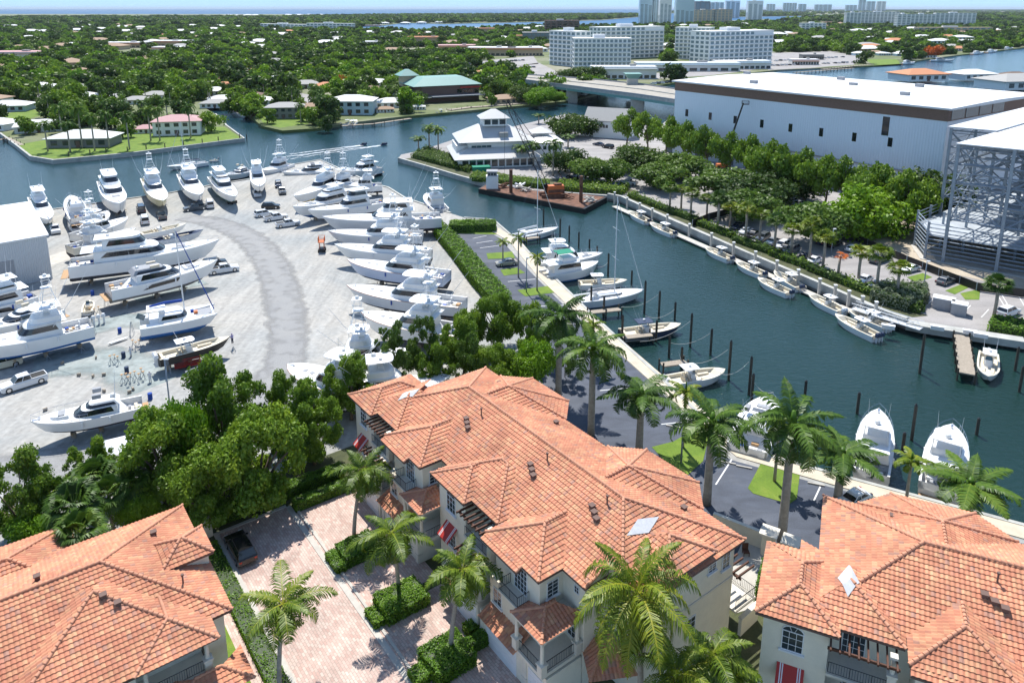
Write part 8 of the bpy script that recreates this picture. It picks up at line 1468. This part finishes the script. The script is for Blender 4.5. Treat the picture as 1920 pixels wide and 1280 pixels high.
STREETS = [[(540, 170), (640, 190), (690, 205), (640, 210), (530, 190)], [(95, 165), (150, 155), (150, 175), (60, 185)], [(120, 150), (150, 150), (120, 110), (108, 112)], [(940, 128), (1010, 118), (1060, 142), (1000, 150)], [(850, 120), (1000, 105), (1010, 138), (860, 138)], [(1440, 100), (1560, 96), (1640, 112), (1600, 125), (1440, 132)], [(1200, 155), (1330, 146), (1440, 132), (1440, 110), (1200, 130)], [(735, 90), (840, 88), (840, 102), (735, 104)], [(205, 94), (335, 90), (335, 104), (205, 108)], [(1615, 104), (1690, 104), (1700, 118), (1620, 122)], [(1000, 100), (1250, 90), (1250, 165), (1000, 165)], [(1255, 90), (1450, 90), (1450, 150), (1255, 150)], [(0, 190), (90, 190), (90, 250), (0, 250)], [(480, 205), (560, 205), (560, 240), (480, 240)], [(625, 202), (750, 202), (750, 230), (625, 230)], [(785, 168), (915, 168), (915, 212), (785, 212)]]
LM = [(-100, 'beyond the left edge'), (60, 'above the left edge houses'), (160, 'above the wide white roof'), (250, 'between the two lawn point houses'), (340, 'above the pink roof'), (440, 'above the creek'), (536, 'above the dark grey house'), (662, 'above the pale blue house'), (735, 'left of the teal roof'), (850, 'above the teal roof'), (960, 'right of the teal roof'), (1050, 'near the bridge end'), (1200, 'by the first condominium'), (1380, 'by the second condominium'), (1560, 'above the far boatyard'), (1700, 'above the far lawn'), (1850, 'above the far canal'), (2050, 'at the right edge')]
def where(X, Yy): x, y = topx(X, Yy); return min(LM, key=lambda t: abs(t[0]-x))[1]+(', near shore' if Yy < 380 else ', middle distance' if Yy < 800 else ', far off')
rh = random.Random(77); cnt = 0
roofs = ['roof_white', 'shingle_grey', 'roof_tan', 'roof_white', 'roof_orange', 'roof_white']
while cnt < 210:
    Yy = 300*math.exp(rh.random()*2.15); Xx = rh.uniform(-.72, .72)*Yy; x, y = topx(Xx, Yy)
    if not inpoly(x, y, MAIN) or any(inpoly(x, y, s) for s in STREETS) or any((Xx-a)**2+(Yy-b)**2 < (r+9)**2 for a, b, r in HPOS): continue
    s = rh.uniform(.8, 1.3)*(1 if Yy < 900 else 1.5); r__ = rh.choice(roofs)
    H_(x, y, s, rh.uniform(-.5, .5), r__, rh.choice(['wall_white', 'wall_white', 'wall_tan']), {'roof_white': 'white', 'shingle_grey': 'grey', 'roof_tan': 'tan', 'roof_orange': 'orange'}[r__]+' roofed house among trees '+where(Xx, Yy), group='houses scattered among the distant trees'); cnt += 1
for i, (x, y) in enumerate([(60, 62), (85, 63), (145, 60), (190, 58), (190, 66), (265, 55), (340, 62), (400, 58), (50, 47), (75, 47), (620, 50), (430, 31.5), (450, 31.3), (465, 31), (480, 31), (540, 30.5), (560, 30.5), (580, 30.4), (600, 30.4), (260, 34.5), (320, 34), (380, 34), (720, 46), (760, 46), (790, 45), (825, 44)]):
    H_(x, y, 3.2 if y < 40 else 1.8, 0, 'roof_white', 'wall_white', ORD(i)+' distant white roof showing above the treetops near the sea', group='white roofs near the sea')
# ------------------------------------------------------------ distant trees
rt_ = np.random.default_rng(5); cand = []
for k in range(60000):
    Yy = 255*math.exp(rt_.random()*2.75); Xx = (rt_.random()*2-1)*.80*Yy
    x, y = topx(Xx, Yy)
    if not inpoly(x, y, MAIN) or any(inpoly(x, y, s) for s in STREETS): continue
    if any((Xx-a)**2+(Yy-b)**2 < (r*.8)**2 or (b-4.4*b/53 < Yy < b and abs(Xx*b/Yy-a) < r*.62) for a, b, r in HPOS): continue
    cand.append((Xx, Yy))
grid = {}; keep = []
for X, Yy in cand:
    md = 8.2 if Yy < 600 else 10 if Yy < 1200 else 13; ck = (int(X//md), int(Yy//md), md)
    if ck in grid: continue
    grid[ck] = 1; keep.append((X, Yy))
    
keep.sort(key=lambda t: t[1]); near_, far_ = keep[:290], keep[290:]
for X, Yy in near_:
    kk = rt_.integers(0, 12); s = 3.2+5.5*rt_.random()**1.6; key = 'farpalm' if kk >= 10 else 'far%d' % (kk % 6)
    if key == 'farpalm': place(P_[key], (X, Yy, 0), float(rt_.uniform(0, 6)), (1.2, 1.2, rt_.uniform(.9, 1.3)), 'palm among broadleaf trees '+where(X, Yy), 'palms across the river', 'palm')
    else: place(P_[key], (X, Yy, 0), float(rt_.uniform(0, 6)), (s, s, s*rt_.uniform(.9, 1.25)), {0: 'mid green round tree across the river', 1: 'dark green tree across the river', 2: 'tall dark green tree across the river', 3: 'olive green spreading tree across the river', 4: 'tall mid green tree across the river', 5: 'bright green tree across the river'}[kk % 6].replace(' across the river', '')+' '+where(X, Yy), 'trees across the river', 'tree')
for x, y, s, lb in ((358, 172, 7, 'orange flowering tree by the creek'), (648, 165, 8, 'orange flowering tree left of the restaurant'), (1745, 108, 13, 'orange flowering tree by the far canal'), (375, 176, 5, 'smaller orange flowering tree beside the first')): p = G(x, y); place(P_['flame'], (p.x, p.y, 0), x, (s, s, s*.95), lb, 'orange flowering trees', 'tree')
def woods(name, pts, protos, label, smin, smax, zs=1.0, seed=1):
    r = np.random.default_rng(seed); pts = np.array(pts); me = bpy.data.meshes.new(name); n = len(pts); me.vertices.add(n); me.vertices.foreach_set('co', np.column_stack([pts, np.zeros(n)]).astype(np.float32).ravel())
    for nm, arr in (('sc', r.uniform(smin, smax, n)), ('rt', r.uniform(0, 6.28, n)), ('pk', r.integers(0, len(protos), n).astype(float))): a = me.attributes.new(nm, 'FLOAT', 'POINT'); a.data.foreach_set('value', arr.astype(np.float32))
    me.update(); o = link(name, me); g = bpy.data.node_groups.new(name, 'GeometryNodeTree'); g.interface.new_socket('Geometry', in_out='INPUT', socket_type='NodeSocketGeometry'); g.interface.new_socket('Geometry', in_out='OUTPUT', socket_type='NodeSocketGeometry')
    N = g.nodes; gi = N.new('NodeGroupInput'); go = N.new('NodeGroupOutput'); jn = N.new('GeometryNodeJoinGeometry')
    def attr(nm): a = N.new('GeometryNodeInputNamedAttribute'); a.data_type = 'FLOAT'; a.inputs['Name'].default_value = nm; return a.outputs['Attribute']
    sc, rot, pk = attr('sc'), attr('rt'), attr('pk'); cx_ = N.new('ShaderNodeCombineXYZ'); g.links.new(rot, cx_.inputs[2]); c2 = N.new('ShaderNodeCombineXYZ'); ml = N.new('ShaderNodeMath'); ml.operation = 'MULTIPLY'; ml.inputs[1].default_value = zs; g.links.new(sc, ml.inputs[0]); g.links.new(sc, c2.inputs[0]); g.links.new(sc, c2.inputs[1]); g.links.new(ml.outputs[0], c2.inputs[2])
    for i, pr in enumerate(protos):
        cp = N.new('FunctionNodeCompare'); cp.data_type = 'FLOAT'; cp.operation = 'EQUAL'; cp.inputs[1].default_value = float(i); cp.inputs['Epsilon'].default_value = .1; g.links.new(pk, cp.inputs[0]); ob = N.new('GeometryNodeObjectInfo'); ob.inputs[0].default_value = pr; ob.inputs['As Instance'].default_value = True
        ip = N.new('GeometryNodeInstanceOnPoints'); g.links.new(gi.outputs[0], ip.inputs['Points']); g.links.new(cp.outputs[0], ip.inputs['Selection']); g.links.new(ob.outputs['Geometry'], ip.inputs['Instance']); g.links.new(cx_.outputs[0], ip.inputs['Rotation']); g.links.new(c2.outputs[0], ip.inputs['Scale']); g.links.new(ip.outputs[0], jn.inputs[0])
    g.links.new(jn.outputs[0], go.inputs[0]); md = o.modifiers.new('scatter', 'NODES'); md.node_group = g; return tag(o, label, 'woods', kind='stuff')
gp = []
for i, (m, fl, nq) in enumerate((('leafdark', .55, 620), ('leaf', .6, 620), ('leafdark', .7, 620), ('leafolive', .5, 620), ('leafbright', .6, 620))):
    V, T, _ = crown(nq, .26, 8, fl, 60+i, z0=.12); gp.append(bpy.data.objects.new('crown_shape', quads_mesh('crown_shape', V, T, M[m])))
woods('distant_woods', far_, gp+gp[:3], 'mass of treetops stretching from the river to the lagoon and sea', 4.6, 10.5, 1.0)
def scatter(poly, n, ymax):
    out = []; P = [topx(*p) for p in poly] if False else poly; r = np.random.default_rng(len(poly)*7); W = [G(*p) for p in poly]; xs = [w.x for w in W]; ys = [w.y for w in W]; P2 = [(w.x, w.y) for w in W]
    while len(out) < n:
        X, Yy = r.uniform(min(xs), max(xs)), r.uniform(min(ys), max(ys))
        if inpoly(X, Yy, P2): out.append((X, Yy))
    return out
isl = scatter([(-300, 34.5), (0, 34.8), (300, 33.5), (500, 34), (635, 31), (690, 49), (640, 54), (300, 50), (-300, 50)], 5200, 0)+scatter([(640, 31), (700, 48), (760, 42.4), (830, 44.2), (980, 41.2), (1130, 37.2), (1200, 31.4), (1215, 27.6), (1000, 28.4), (760, 29)], 5200, 0)
woods('barrier_island_trees', isl, gp[:4], 'dark low tree belt along the far lagoon and beach', 12, 20, .75, 2)
fs = scatter([(1290, 32.4), (1500, 30.2), (1528, 28.8), (1400, 27.4), (1284, 28.8)], 900, 0)+scatter([(1225, 24), (1440, 29), (1600, 26.2), (2100, 25.4), (2100, 19), (1500, 19.2), (1230, 21.4)], 4000, 0)+scatter([(1450, 42), (2050, 38), (2050, 27), (1640, 27.5)], 3200, 0)
woods('far_shore_trees', fs, gp[:4], 'hazy tree line of the far shore behind the towers', 14, 26, .7, 3)
# boats and clutter on the far marina
for i, (x, y, x2, y2) in enumerate([(1690, 118, 1716, 116), (1745, 112, 1790, 112), (1822, 100, 1845, 97), (1850, 97, 1870, 94), (1880, 92, 1900, 89), (640, 232, 672, 228), (656, 236, 668, 224), (432, 205, 452, 212), (446, 208, 460, 218), (820, 212, 838, 208)]): boat(console if i > 4 else motoryacht, (x2, y2), (x, y), -1.9, 1.7 if i > 4 else 2.6, 3.2 if i > 4 else 5, ['white cruiser at the far lawn dock', 'large white yacht by the orange flowering tree', 'first white boat along the far canal bank', 'second white boat along the far canal bank', 'third white boat along the far canal bank', 'boat on a lift at the pale blue house', 'second boat at the pale blue house', 'boat tied in the creek', 'second boat tied in the creek', 'boat at the end of the restaurant boardwalk'][i], group='small boats at private docks')
dock([(1540, 130), (1640, 120)], 3, .2, 'long timber pier of the far boatyard', 'wood', 'jetty'); dock([(1490, 136), (1600, 128)], 3, .2, 'second timber pier of the far boatyard', 'wood', 'jetty')

# sea air: one closed box of thin haze round the camera and everything built
mb = MB(); mb.bx(-110000, 110000, -400, 101000, -5, 135)
hz_ = mb.build('haze', bpy.data.materials.new('haze_air')); hm_ = hz_.data.materials[0]; hm_.use_nodes = True; t = hm_.node_tree; t.nodes.clear(); ho = t.nodes.new('ShaderNodeOutputMaterial'); pv = t.nodes.new('ShaderNodeVolumePrincipled'); pv.inputs['Density'].default_value = 2.2e-5; pv.inputs['Color'].default_value = (.78, .88, 1.0, 1); t.links.new(pv.outputs[0], ho.inputs['Volume'])
tag(hz_, 'thin blue sea haze over the whole view', 'haze', kind='stuff')
